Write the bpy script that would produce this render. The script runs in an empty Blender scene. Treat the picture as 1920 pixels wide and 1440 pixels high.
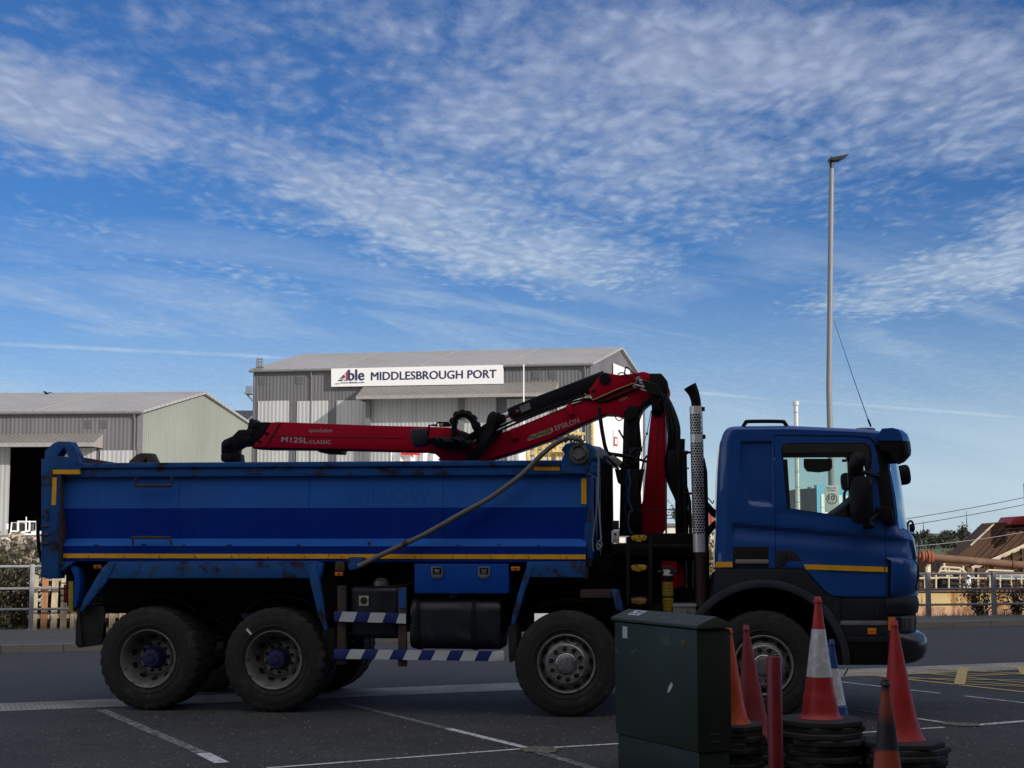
import bpy, bmesh, math, random
from mathutils import Vector, Matrix, noise
from mathutils.geometry import tessellate_polygon
R = math.radians
scene = bpy.context.scene

# ------------------------------------------------------------------ camera
F = 2800.0
PITCH = math.atan2(278.0, F)
CAM_H = 1.83
cam_data = bpy.data.cameras.new('camera')
cam = bpy.data.objects.new('camera', cam_data)
scene.collection.objects.link(cam)
cam.location = (0, 0, CAM_H)
cam.rotation_euler = (R(90) + PITCH, 0, 0)
cam_data.sensor_width = 36.0
cam_data.lens = 36.0 * F / 1920.0
cam_data.clip_start = 0.1
cam_data.clip_end = 20000
scene.camera = cam

# ------------------------------------------------------------------ sky and sun
SUN_EL, SUN_AZ = R(21), R(130)        # azimuth clockwise from +Y
sun_dir = Vector((math.sin(SUN_AZ) * math.cos(SUN_EL), math.cos(SUN_AZ) * math.cos(SUN_EL), math.sin(SUN_EL)))
sl = bpy.data.lights.new('sun', 'SUN')
sl.energy = 4.2
sl.angle = R(0.53)
sl.color = (1.0, 0.93, 0.84)
sun = bpy.data.objects.new('sun', sl)
scene.collection.objects.link(sun)
sun.rotation_euler = (-sun_dir).to_track_quat('-Z', 'Y').to_euler()
sun.location = (30, -30, 60)

def ray(px, py):
    a, b = (px - 960) / F, (720 - py) / F
    c, s = math.cos(PITCH), math.sin(PITCH)
    return Vector((a, c - s * b, s + c * b))

world = bpy.data.worlds.new('World')
scene.world = world
world.use_nodes = True
wt = world.node_tree
wt.nodes.clear()
def wn(t, **k):
    n = wt.nodes.new(t)
    for a, b in k.items(): setattr(n, a, b)
    return n
def wset(sock, v):
    if isinstance(v, (int, float)): sock.default_value = v
    else: wt.links.new(v, sock)
def wm(op, a, b=0.0, c=0.0, clamp=False):
    n = wn('ShaderNodeMath', operation=op, use_clamp=clamp)
    for i, v in enumerate((a, b, c)): wset(n.inputs[i], v)
    return n.outputs[0]
def wmap(v, a, b, c=0.0, d=1.0, smooth=True):
    n = wn('ShaderNodeMapRange', interpolation_type='SMOOTHSTEP' if smooth else 'LINEAR')
    wset(n.inputs[0], v)
    for i, x in enumerate((a, b, c, d)): n.inputs[i + 1].default_value = x
    return n.outputs[0]
sky = wn('ShaderNodeTexSky', sky_type='NISHITA', sun_disc=False)
sky.sun_elevation = SUN_EL
sky.sun_rotation = SUN_AZ
sky.altitude = 0
sky.air_density = 0.9
sky.dust_density = 0.0
sky.ozone_density = 6.0
hsv = wn('ShaderNodeHueSaturation')
hsv.inputs['Saturation'].default_value = 1.12
hsv.inputs['Value'].default_value = 1.0
wt.links.new(sky.outputs[0], hsv.inputs['Color'])
tc = wn('ShaderNodeTexCoord')
sep = wn('ShaderNodeSeparateXYZ')
wt.links.new(tc.outputs['Generated'], sep.inputs[0])
X, Y, Z = sep.outputs
Zc = wm('MAXIMUM', Z, 0.012)
PX, PY = wm('DIVIDE', X, Zc), wm('DIVIDE', Y, Zc)       # the cloud deck seen in perspective
Yc = wm('MAXIMUM', Y, 0.05)
A, E = wm('DIVIDE', X, Yc), wm('DIVIDE', Z, Yc)           # azimuth and elevation tangents
def comb(a, b, c=0.0):
    n = wn('ShaderNodeCombineXYZ')
    wset(n.inputs[0], a); wset(n.inputs[1], b); wset(n.inputs[2], c)
    return n.outputs[0]
def wnoise(vec, scale, detail=5.0, rough=0.55, dist=0.0, kind='FBM'):
    n = wn('ShaderNodeTexNoise')
    try: n.noise_type = kind
    except Exception: pass
    wt.links.new(vec, n.inputs['Vector'])
    n.inputs['Scale'].default_value = scale
    n.inputs['Detail'].default_value = detail
    n.inputs['Roughness'].default_value = rough
    n.inputs['Distortion'].default_value = dist
    return n.outputs['Fac']
deck = comb(wm('ADD', PX, wm('MULTIPLY', PY, 0.10)), wm('SUBTRACT', wm('MULTIPLY', PY, 0.50), wm('MULTIPLY', PX, 0.20)))
n_small = wnoise(deck, 17.0, 9.0, 0.70, 0.1)
def wcells(vec, scale):
    nw = wn('ShaderNodeTexNoise'); wt.links.new(vec, nw.inputs['Vector']); nw.inputs['Scale'].default_value = 3.5; nw.inputs['Detail'].default_value = 3
    mv = wn('ShaderNodeVectorMath', operation='SCALE'); wt.links.new(nw.outputs['Color'], mv.inputs[0]); mv.inputs['Scale'].default_value = 0.35
    ad = wn('ShaderNodeVectorMath', operation='ADD'); wt.links.new(vec, ad.inputs[0]); wt.links.new(mv.outputs[0], ad.inputs[1])
    v = wn('ShaderNodeTexVoronoi', feature='SMOOTH_F1'); wt.links.new(ad.outputs[0], v.inputs['Vector'])
    v.inputs['Scale'].default_value = scale; v.inputs['Smoothness'].default_value = 0.6
    return v.outputs['Distance']
cells = wcells(deck, 17.0)
n_mid = wnoise(deck, 3.2, 5.0, 0.55, 0.3)
n_big = wnoise(deck, 0.55, 4.0, 0.5)
warp = wm('MULTIPLY', wm('SUBTRACT', n_mid, 0.5), 0.030)
A2 = wm('ADD', A, warp)
E2 = wm('ADD', E, wm('MULTIPLY', warp, 0.7))
blobs = [  # centre px, radius px, tilt deg (screen, + = right end lower), strength: banks of cloud in the part of the sky in view
    (60, 190, 330, 105, 14, 0.98), (430, 285, 330, 80, 14, 0.72), (300, 40, 480, 75, 0, 0.46),
    (800, 400, 420, 105, 13, 0.90), (960, 470, 330, 75, 7, 0.92), (1100, 250, 560, 170, 8, 0.80),
    (1340, 110, 560, 145, 0, 0.92), (900, 50, 460, 90, 0, 0.62), (1800, 150, 460, 160, 0, 0.86),
    (1720, 258, 260, 40, 5, 0.42), (1840, 505, 330, 66, -12, 0.90), (1950, 440, 160, 90, 0, 0.80),
    (160, 450, 300, 70, 6, 0.44), (470, 530, 260, 60, 14, 0.46), (620, 170, 330, 110, 10, 0.50), (150, 90, 300, 80, 0, .45)]
cover = None
for bx, by, rx, ry, tilt, st in blobs:
    d = ray(bx, by)
    ca, ce = d.x / d.y, d.z / d.y
    t = R(tilt)
    da = wm('SUBTRACT', A2, ca); de = wm('SUBTRACT', E2, ce)
    u = wm('SUBTRACT', wm('MULTIPLY', da, math.cos(t) * F / rx), wm('MULTIPLY', de, math.sin(t) * F / rx))
    v = wm('ADD', wm('MULTIPLY', da, math.sin(t) * F / ry), wm('MULTIPLY', de, math.cos(t) * F / ry))
    r2 = wm('ADD', wm('MULTIPLY', u, u), wm('MULTIPLY', v, v))
    g = wm('MULTIPLY', wm('EXPONENT', wm('MULTIPLY', wm('POWER', r2, 1.35), -0.62)), st)
    cover = g if cover is None else wm('MAXIMUM', cover, g)
front = wm('MULTIPLY', wmap(Y, 0.1, 0.35), wmap(E, 0.62, 0.42))   # above and behind the frame, fuller cloud is added to lighten the shade
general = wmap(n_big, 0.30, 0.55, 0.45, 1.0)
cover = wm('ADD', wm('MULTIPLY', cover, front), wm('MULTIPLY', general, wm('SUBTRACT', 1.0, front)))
tex = wm('ADD', wm('MULTIPLY', wm('SUBTRACT', n_small, 0.5), 1.0), wm('MULTIPLY', wm('SUBTRACT', n_mid, 0.5), 0.80))
tex = wm('ADD', tex, wm('MULTIPLY', wm('SUBTRACT', 0.42, cells), 0.36))
dens = wm('MULTIPLY', wmap(wm('ADD', cover, tex), 0.13, 1.22, 0.0, 0.86), wmap(E, 0.025, 0.085))
# thin high veil and condensation trails
veilv = comb(wm('MULTIPLY', A, 2.2), wm('MULTIPLY', wm('ADD', E, wm('MULTIPLY', A, 0.18)), 16.0))
veil_n = wnoise(veilv, 1.6, 6.0, 0.6, 0.5)
veil_band = wm('MULTIPLY', wmap(E, 0.02, 0.06), wmap(E, 0.26, 0.13))
veil = wm('MULTIPLY', wmap(veil_n, 0.36, 0.70, 0.0, 0.62), veil_band)
def trail(x0, y0, x1, y1, w0, st, soft=0.5):
    d0, d1 = ray(x0, y0), ray(x1, y1)
    a0, e0, a1, e1 = d0.x / d0.y, d0.z / d0.y, d1.x / d1.y, d1.z / d1.y
    sl_ = (e1 - e0) / (a1 - a0)
    line = wm('ADD', wm('MULTIPLY', wm('SUBTRACT', A, a0), sl_), e0)
    dist = wm('ABSOLUTE', wm('SUBTRACT', wm('ADD', E, wm('MULTIPLY', warp, 0.02)), line))
    m = wm('EXPONENT', wm('MULTIPLY', wm('POWER', wm('MULTIPLY', dist, F / w0), 2.0), -1.0))
    lim = wm('MULTIPLY', wmap(A, a0 - 0.01, a0 + 0.02), wmap(A, a1 + 0.02, a1 - 0.03))
    br = wmap(veil_n, 0.35, 0.6, 0.55, 1.0)
    return wm('MULTIPLY', wm('MULTIPLY', wm('MULTIPLY', m, lim), br), st)
trails = wm('MAXIMUM', trail(-40, 643, 560, 672, 6, 0.8), trail(1270, 734, 1960, 786, 7, 0.8))
trails = wm('MAXIMUM', trails, trail(330, 585, 1000, 690, 24, 0.42))
trails = wm('MAXIMUM', trails, trail(-60, 610, 300, 640, 14, 0.3))
trails = wm('MAXIMUM', trails, trail(1260, 700, 1960, 715, 12, 0.2))
lowhaze = wm('ADD', wm('MULTIPLY', wmap(E, 0.20, 0.0, 0.0, 0.72), wmap(veil_n, 0.25, 0.7, 0.82, 1.25)), 0.03)
alpha = wm('MAXIMUM', dens, wm('MAXIMUM', wm('MAXIMUM', veil, trails), lowhaze))
ccol = wn('ShaderNodeMix', data_type='RGBA')
wset(ccol.inputs['Factor'], wmap(E, 0.05, 0.34))
ccol.inputs['A'].default_value = (9.2, 11.4, 13.2, 1)
ccol.inputs['B'].default_value = (6.4, 7.5, 10.2, 1)
shade = wn('ShaderNodeMix', data_type='RGBA', blend_type='MULTIPLY')
shade.inputs['Factor'].default_value = 1.0
wt.links.new(ccol.outputs['Result'], shade.inputs['A'])
sh = wm('ADD', 1.0, wm('MULTIPLY', wm('SUBTRACT', wmap(cells, 0.15, 0.6, 1.06, 0.93), 1.0), wmap(E, 0.04, 0.10)))
wt.links.new(comb(sh, sh, sh), shade.inputs['B'])
mixs = wn('ShaderNodeMix', data_type='RGBA')
wset(mixs.inputs['Factor'], alpha)
tint = wn('ShaderNodeMix', data_type='RGBA', blend_type='MULTIPLY')
tint.inputs['Factor'].default_value = 1.0
wt.links.new(hsv.outputs[0], tint.inputs['A'])
tint.inputs['B'].default_value = (1.22, 1.33, 1.56, 1)
wt.links.new(tint.outputs['Result'], mixs.inputs['A'])
# brighter cloud on the unseen sun side and overhead, added to lift the shade
fill_cloud = wn('ShaderNodeMix', data_type='RGBA')
wset(fill_cloud.inputs['Factor'], wm('MAXIMUM', wmap(Y, 0.12, -0.35), wm('MULTIPLY', wmap(Z, 0.5, 0.8), 0.45)))
wt.links.new(shade.outputs['Result'], fill_cloud.inputs['A'])
fill_cloud.inputs['B'].default_value = (18.5, 17.6, 16.8, 1)
wt.links.new(fill_cloud.outputs['Result'], mixs.inputs['B'])
bg = wn('ShaderNodeBackground')
bg.inputs['Strength'].default_value = 0.06
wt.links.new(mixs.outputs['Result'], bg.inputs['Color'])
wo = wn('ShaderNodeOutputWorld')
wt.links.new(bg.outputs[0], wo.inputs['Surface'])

scene.view_settings.view_transform = 'Standard'
scene.view_settings.look = 'None'
scene.view_settings.exposure = 0.0
scene.view_settings.gamma = 1.0
scene.view_settings.use_curve_mapping = False
scene.cycles.max_bounces = 8
scene.cycles.transparent_max_bounces = 24

# ------------------------------------------------------------------ materials
MATS = {}
def pmat(name, col, rough=0.5, metal=0.0, var=0.12, vs=3.0, dirt=None, bump=None, coat=0.0, spec=0.5,
         stretch=(1, 1, 1), rvar=0.12, emit=None, dirt2=None, streak=None):
    """procedural paint: colour, gentle noise variation, optional dirt/rust patches (colour, amount 0..1, scale, stretch)"""
    if name in MATS: return MATS[name]
    m = bpy.data.materials.new(name); m.use_nodes = True
    nt = m.node_tree; b = nt.nodes['Principled BSDF']
    def new(t, **k):
        n = nt.nodes.new(t)
        for x, y in k.items(): setattr(n, x, y)
        return n
    tcn = new('ShaderNodeTexCoord')
    def nz(scale, st=(1, 1, 1), detail=6, rgh=0.6):
        mp = new('ShaderNodeMapping'); mp.inputs['Scale'].default_value = st
        nt.links.new(tcn.outputs['Object'], mp.inputs['Vector'])
        n = new('ShaderNodeTexNoise'); n.inputs['Scale'].default_value = scale
        n.inputs['Detail'].default_value = detail; n.inputs['Roughness'].default_value = rgh
        nt.links.new(mp.outputs[0], n.inputs['Vector'])
        return n.outputs['Fac']
    def rng(v, a, b_, c, d):
        n = new('ShaderNodeMapRange'); nt.links.new(v, n.inputs[0])
        for i, x in enumerate((a, b_, c, d)): n.inputs[i + 1].default_value = x
        return n.outputs[0]
    f = nz(vs, stretch)
    mix = new('ShaderNodeMix', data_type='RGBA')
    nt.links.new(rng(f, 0.3, 0.7, 0.0, 1.0), mix.inputs['Factor'])
    mix.inputs['A'].default_value = [c * (1 - var) for c in col] + [1]
    mix.inputs['B'].default_value = [min(1, c * (1 + var)) for c in col] + [1]
    out = mix.outputs['Result']
    rsock = rng(f, 0.3, 0.7, max(0.02, rough - rvar), min(1, rough + rvar))
    if streak:   # run-down dust: long thin vertical smears, (colour, amount, scale)
        g = nz(streak[2], (1, 1, .06), 7, .7); fac = rng(g, .48, .75, 0.0, streak[1])
        mx = new('ShaderNodeMix', data_type='RGBA'); nt.links.new(fac, mx.inputs['Factor']); nt.links.new(out, mx.inputs['A'])
        mx.inputs['B'].default_value = list(streak[0]) + [1]; out = mx.outputs['Result']
    for dd in (dirt, dirt2):
        if not dd: continue
        dcol, amt, dsc = dd[:3]; dst = dd[3] if len(dd) > 3 else (1, 1, 1)
        g = nz(dsc, dst, 8, 0.68)
        th = 0.72 - 0.44 * amt
        fac = rng(g, th - 0.03, th + 0.05, 0.0, 0.9)
        mx = new('ShaderNodeMix', data_type='RGBA')
        nt.links.new(fac, mx.inputs['Factor']); nt.links.new(out, mx.inputs['A'])
        mx.inputs['B'].default_value = list(dcol) + [1]
        out = mx.outputs['Result']
        rm = new('ShaderNodeMix'); nt.links.new(fac, rm.inputs['Factor'])
        nt.links.new(rsock, rm.inputs['A']); rm.inputs['B'].default_value = 0.9
        rsock = rm.outputs['Result']
    nt.links.new(out, b.inputs['Base Color'])
    nt.links.new(rsock, b.inputs['Roughness'])
    b.inputs['Metallic'].default_value = metal
    b.inputs['Specular IOR Level'].default_value = spec
    b.inputs['Coat Weight'].default_value = coat
    b.inputs['Coat Roughness'].default_value = 0.08
    if bump:
        bn = new('ShaderNodeBump'); bn.inputs['Strength'].default_value = bump[1]
        bn.inputs['Distance'].default_value = bump[2] if len(bump) > 2 else 0.01
        nt.links.new(nz(bump[0]), bn.inputs['Height'])
        nt.links.new(bn.outputs[0], b.inputs['Normal'])
    if emit:
        b.inputs['Emission Color'].default_value = list(emit[0]) + [1]
        b.inputs['Emission Strength'].default_value = emit[1]
    MATS[name] = m
    return m

def corrugated(name, col, pitch=0.33, depth=0.5, var=0.10, streak=0.12, rough=0.55, rust=None, panels=0.0):
    """profiled steel cladding: vertical ribs by bump on the object's x+y, streaks and faded sheets"""
    m = bpy.data.materials.new(name); m.use_nodes = True
    nt = m.node_tree; b = nt.nodes['Principled BSDF']; b.inputs['Roughness'].default_value = rough
    def new(t, **k):
        n = nt.nodes.new(t)
        for x, y in k.items(): setattr(n, x, y)
        return n
    def L(a, b_): nt.links.new(a, b_)
    def M(op, a, c=0.0):
        n = new('ShaderNodeMath', operation=op)
        for i, v in enumerate((a, c)):
            if isinstance(v, (int, float)): n.inputs[i].default_value = v
            else: L(v, n.inputs[i])
        return n.outputs[0]
    tcn = new('ShaderNodeTexCoord'); sp = new('ShaderNodeSeparateXYZ'); L(tcn.outputs['Object'], sp.inputs[0])
    s = M('ADD', sp.outputs[0], sp.outputs[1])
    wv = M('SINE', M('MULTIPLY', s, 2 * math.pi / pitch))
    bn = new('ShaderNodeBump'); bn.inputs['Strength'].default_value = depth; bn.inputs['Distance'].default_value = pitch * 0.15
    L(wv, bn.inputs['Height']); L(bn.outputs[0], b.inputs['Normal'])
    cb = new('ShaderNodeCombineXYZ'); L(s, cb.inputs[0]); L(M('MULTIPLY', sp.outputs[2], 0.06), cb.inputs[1])
    n1 = new('ShaderNodeTexNoise'); n1.inputs['Scale'].default_value = 1.3; n1.inputs['Detail'].default_value = 7
    n1.inputs['Roughness'].default_value = 0.7; L(cb.outputs[0], n1.inputs['Vector'])
    n2 = new('ShaderNodeTexNoise'); n2.inputs['Scale'].default_value = 0.15; n2.inputs['Detail'].default_value = 4
    L(tcn.outputs['Object'], n2.inputs['Vector'])
    sheet = new('ShaderNodeTexWhiteNoise', noise_dimensions='1D'); L(M('FLOOR', M('DIVIDE', s, 1.0)), sheet.inputs['W'])
    t = M('ADD', M('MULTIPLY', M('SUBTRACT', n1.outputs['Fac'], 0.5), streak * 5), M('MULTIPLY', M('SUBTRACT', n2.outputs['Fac'], 0.5), var * 4))
    t = M('ADD', t, M('MULTIPLY', M('SUBTRACT', sheet.outputs[0], 0.5), panels))
    t = M('ADD', t, M('MULTIPLY', wv, 0.10))
    val = M('ADD', 1.0, t)
    mx = new('ShaderNodeMix', data_type='RGBA', blend_type='MULTIPLY'); mx.inputs['Factor'].default_value = 1
    mx.inputs['A'].default_value = list(col) + [1]
    c3 = new('ShaderNodeCombineXYZ')
    for i in range(3): L(val, c3.inputs[i])
    L(c3.outputs[0], mx.inputs['B'])
    out = mx.outputs['Result']
    if rust:
        r = new('ShaderNodeMapRange'); L(n1.outputs['Fac'], r.inputs[0])
        r.inputs[1].default_value = 0.68 - 0.3 * rust[1]; r.inputs[2].default_value = 0.80 - 0.3 * rust[1]
        r.inputs[3].default_value = 0; r.inputs[4].default_value = 0.8
        m2 = new('ShaderNodeMix', data_type='RGBA'); L(r.outputs[0], m2.inputs['Factor']); L(out, m2.inputs['A'])
        m2.inputs['B'].default_value = list(rust[0]) + [1]; out = m2.outputs['Result']
    L(out, b.inputs['Base Color'])
    MATS[name] = m
    return m

def glassmat(name, tint, refl=0.04, rough=0.0, veil=0.0):
    m = bpy.data.materials.new(name); m.use_nodes = True
    nt = m.node_tree; nt.nodes.clear()
    o = nt.nodes.new('ShaderNodeOutputMaterial')
    tr = nt.nodes.new('ShaderNodeBsdfTransparent'); tr.inputs[0].default_value = list(tint) + [1]
    gl = nt.nodes.new('ShaderNodeBsdfGlossy'); gl.inputs['Roughness'].default_value = rough
    df = nt.nodes.new('ShaderNodeBsdfDiffuse'); df.inputs[0].default_value = (0.5, 0.52, 0.5, 1)
    fr = nt.nodes.new('ShaderNodeFresnel'); fr.inputs[0].default_value = 1.5
    ml = nt.nodes.new('ShaderNodeMath'); ml.operation = 'MULTIPLY_ADD'
    ml.inputs[1].default_value = 1.2; ml.inputs[2].default_value = refl
    nt.links.new(fr.outputs[0], ml.inputs[0])
    m0 = nt.nodes.new('ShaderNodeMixShader'); m0.inputs[0].default_value = veil
    nt.links.new(tr.outputs[0], m0.inputs[1]); nt.links.new(df.outputs[0], m0.inputs[2])
    mx = nt.nodes.new('ShaderNodeMixShader')
    nt.links.new(ml.outputs[0], mx.inputs[0]); nt.links.new(m0.outputs[0], mx.inputs[1]); nt.links.new(gl.outputs[0], mx.inputs[2])
    nt.links.new(mx.outputs[0], o.inputs['Surface'])
    MATS[name] = m
    return m

# ------------------------------------------------------------------ mesh helpers
class MB:
    def __init__(s): s.v = []; s.f = []
    def add(s, vs, fs, M=None):
        o = len(s.v)
        s.v += [tuple(M @ Vector(p)) if M else tuple(p) for p in vs]
        s.f += [tuple(i + o for i in f) for f in fs]
        return s
    def box(s, x0, x1, y0, y1, z0, z1, M=None):
        return s.add([(x0, y0, z0), (x1, y0, z0), (x1, y1, z0), (x0, y1, z0), (x0, y0, z1), (x1, y0, z1), (x1, y1, z1), (x0, y1, z1)],
                     [(0, 3, 2, 1), (4, 5, 6, 7), (0, 1, 5, 4), (1, 2, 6, 5), (2, 3, 7, 6), (3, 0, 4, 7)], M)
    def prism(s, pts, y0, y1, holes=(), M=None):
        """outline in (x, z), swept from y0 to y1"""
        loops = [list(pts)] + [list(h) for h in holes]
        flat = [p for l in loops for p in l]; n = len(flat)
        tris = tessellate_polygon([[Vector((p[0], p[1], 0)) for p in l] for l in loops])
        vs = [(p[0], y0, p[1]) for p in flat] + [(p[0], y1, p[1]) for p in flat]
        fs = [tuple(t) for t in tris] + [tuple(n + i for i in reversed(t)) for t in tris]
        k = 0
        for l in loops:
            m = len(l)
            for i in range(m):
                a, b = k + i, k + (i + 1) % m
                fs.append((a, b, b + n, a + n))
            k += m
        return s.add(vs, fs, M)
    def tube(s, pts, r, n=8, caps=True, M=None):
        pts = [Vector(p) for p in pts]
        rs = r if isinstance(r, (list, tuple)) else [r] * len(pts)
        vs = []; fs = []; up = None
        for i, p in enumerate(pts):
            t = (pts[min(i + 1, len(pts) - 1)] - pts[max(i - 1, 0)]).normalized()
            if up is None:
                up = t.orthogonal().normalized()
            up = (up - t * up.dot(t))
            up = up.normalized() if up.length > 1e-6 else t.orthogonal().normalized()
            sd = t.cross(up)
            for k in range(n):
                a = 2 * math.pi * k / n
                vs.append(p + (up * math.cos(a) + sd * math.sin(a)) * rs[i])
        for i in range(len(pts) - 1):
            for k in range(n):
                k2 = (k + 1) % n
                fs.append((i * n + k, i * n + k2, (i + 1) * n + k2, (i + 1) * n + k))
        if caps:
            fs.append(tuple(range(n - 1, -1, -1))); fs.append(tuple(range(len(vs) - n, len(vs))))
        return s.add(vs, fs, M)
    def lathe(s, prof, M=None, n=48, mod=None, close=False, caps=True):
        """profile (axial, radius) round the local y axis; mod(i_profile, k) -> radius change"""
        vs = []; fs = []
        for i, (a, r) in enumerate(prof):
            for k in range(n):
                t = 2 * math.pi * k / n
                rr = r + (mod(i, k) if mod else 0)
                vs.append((rr * math.cos(t), a, rr * math.sin(t)))
        m = len(prof)
        for i in range(m - 1 + (1 if close else 0)):
            j = (i + 1) % m
            for k in range(n):
                k2 = (k + 1) % n
                fs.append((i * n + k, i * n + k2, j * n + k2, j * n + k))
        if not close and caps:
            if prof[0][1] > 1e-4: fs.append(tuple(range(n)))
            if prof[-1][1] > 1e-4: fs.append(tuple(range((m - 1) * n + n - 1, (m - 1) * n - 1, -1)))
        return s.add(vs, fs, M)
    def build(s, name, mat, parent=None, bevel=0.0, smooth=38, weld=True, loc=None, rot=None, segs=2):
        me = bpy.data.meshes.new(name)
        me.from_pydata(s.v, [], s.f)
        bm = bmesh.new(); bm.from_mesh(me)
        if weld: bmesh.ops.remove_doubles(bm, verts=bm.verts, dist=1e-5)
        bmesh.ops.recalc_face_normals(bm, faces=bm.faces)
        if bevel > 0:
            bmesh.ops.dissolve_limit(bm, angle_limit=R(0.5), verts=bm.verts, edges=bm.edges)
            es = [e for e in bm.edges if len(e.link_faces) == 2 and e.calc_face_angle(0) > R(28)]
            if es: bmesh.ops.bevel(bm, geom=es, offset=bevel, segments=segs, profile=0.6, affect='EDGES', clamp_overlap=True)
        if smooth:
            for f in bm.faces: f.smooth = True
            for e in bm.edges:
                if len(e.link_faces) != 2 or e.calc_face_angle(0) > R(smooth): e.smooth = False
        bm.to_mesh(me); bm.free()
        for mm in (mat if isinstance(mat, (list, tuple)) else [mat]): me.materials.append(mm)
        o = bpy.data.objects.new(name, me); scene.collection.objects.link(o)
        if parent is not None: o.parent = parent
        if loc is not None: o.location = loc
        if rot is not None: o.rotation_euler = rot
        return o

def tag(o, label=None, cat=None, group=None, kind=None):
    if label: o['label'] = label
    if cat: o['category'] = cat
    if group: o['group'] = group
    if kind: o['kind'] = kind
    return o
def thing(name, label, cat, loc=(0, 0, 0), rz=0.0, group=None):
    o = bpy.data.objects.new(name, None); scene.collection.objects.link(o)
    o.location = loc; o.rotation_euler = (0, 0, rz); o.empty_display_size = 0.2
    return tag(o, label, cat, group)
def struct(name, mb, mat, **k):
    return tag(mb.build(name, mat, **k), kind='structure')
def copy_tree(o, parent=None):
    c = o.copy(); scene.collection.objects.link(c); c.parent = parent
    for ch in list(o.children): copy_tree(ch, c)
    return c

def W(px, py, Yd):
    d = ray(px, py); return Vector((0, 0, CAM_H)) + d * (Yd / d.y)
def G(px, py, z=0.0):
    d = ray(px, py); return Vector((0, 0, CAM_H)) + d * ((z - CAM_H) / d.z)

def text_mesh(name, s, origin, xv, yv, width, height, mat, parent=None, bold=0.0, depth=0.0015, shear=0.0, spacing=1.0):
    """letters standing on a surface: origin = lower left, xv/yv unit vectors along and up the surface"""
    cu = bpy.data.curves.new(name, 'FONT'); cu.body = s; cu.size = 1.0; cu.shear = shear
    cu.space_character = spacing; cu.fill_mode = 'BOTH'; cu.resolution_u = 3
    t = bpy.data.objects.new(name, cu); scene.collection.objects.link(t)
    dg = bpy.context.evaluated_depsgraph_get(); dg.update()
    me = bpy.data.meshes.new_from_object(t.evaluated_get(dg))
    bpy.data.objects.remove(t); bpy.data.curves.remove(cu)
    if bold > 0:   # heavier strokes: the same letters again a hair to each side, each a fraction lower
        bm = bmesh.new(); bm.from_mesh(me)
        for k, (dx, dy) in enumerate(((-bold, 0), (bold, 0), (0, -bold * .5), (0, bold * .5))):
            g = bmesh.ops.duplicate(bm, geom=list(bm.verts)[:len(me.vertices)] + list(bm.edges)[:len(me.edges)] + list(bm.faces)[:len(me.polygons)])
            for v in g['geom']:
                if isinstance(v, bmesh.types.BMVert): v.co.x += dx; v.co.y += dy; v.co.z -= .0012 * (k + 1)
            bm.verts.ensure_lookup_table(); bm.edges.ensure_lookup_table(); bm.faces.ensure_lookup_table()
        bm.to_mesh(me); bm.free()
    xs = [v.co.x for v in me.vertices]; ys = [v.co.y for v in me.vertices]
    x0, x1, y0, y1 = min(xs), max(xs), min(ys), max(ys)
    xv = Vector(xv).normalized(); yv = Vector(yv).normalized(); nv = xv.cross(yv)
    for v in me.vertices:
        a = (v.co.x - x0) / (x1 - x0) * width; b = (v.co.y - y0) / (y1 - y0) * height
        v.co = Vector(origin) + xv * a + yv * b + nv * (depth + v.co.z * .1)
    me.materials.clear(); me.materials.append(mat); me.name = name
    o = bpy.data.objects.new(name, me); scene.collection.objects.link(o)
    if parent is not None: o.parent = parent
    return o
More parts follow.
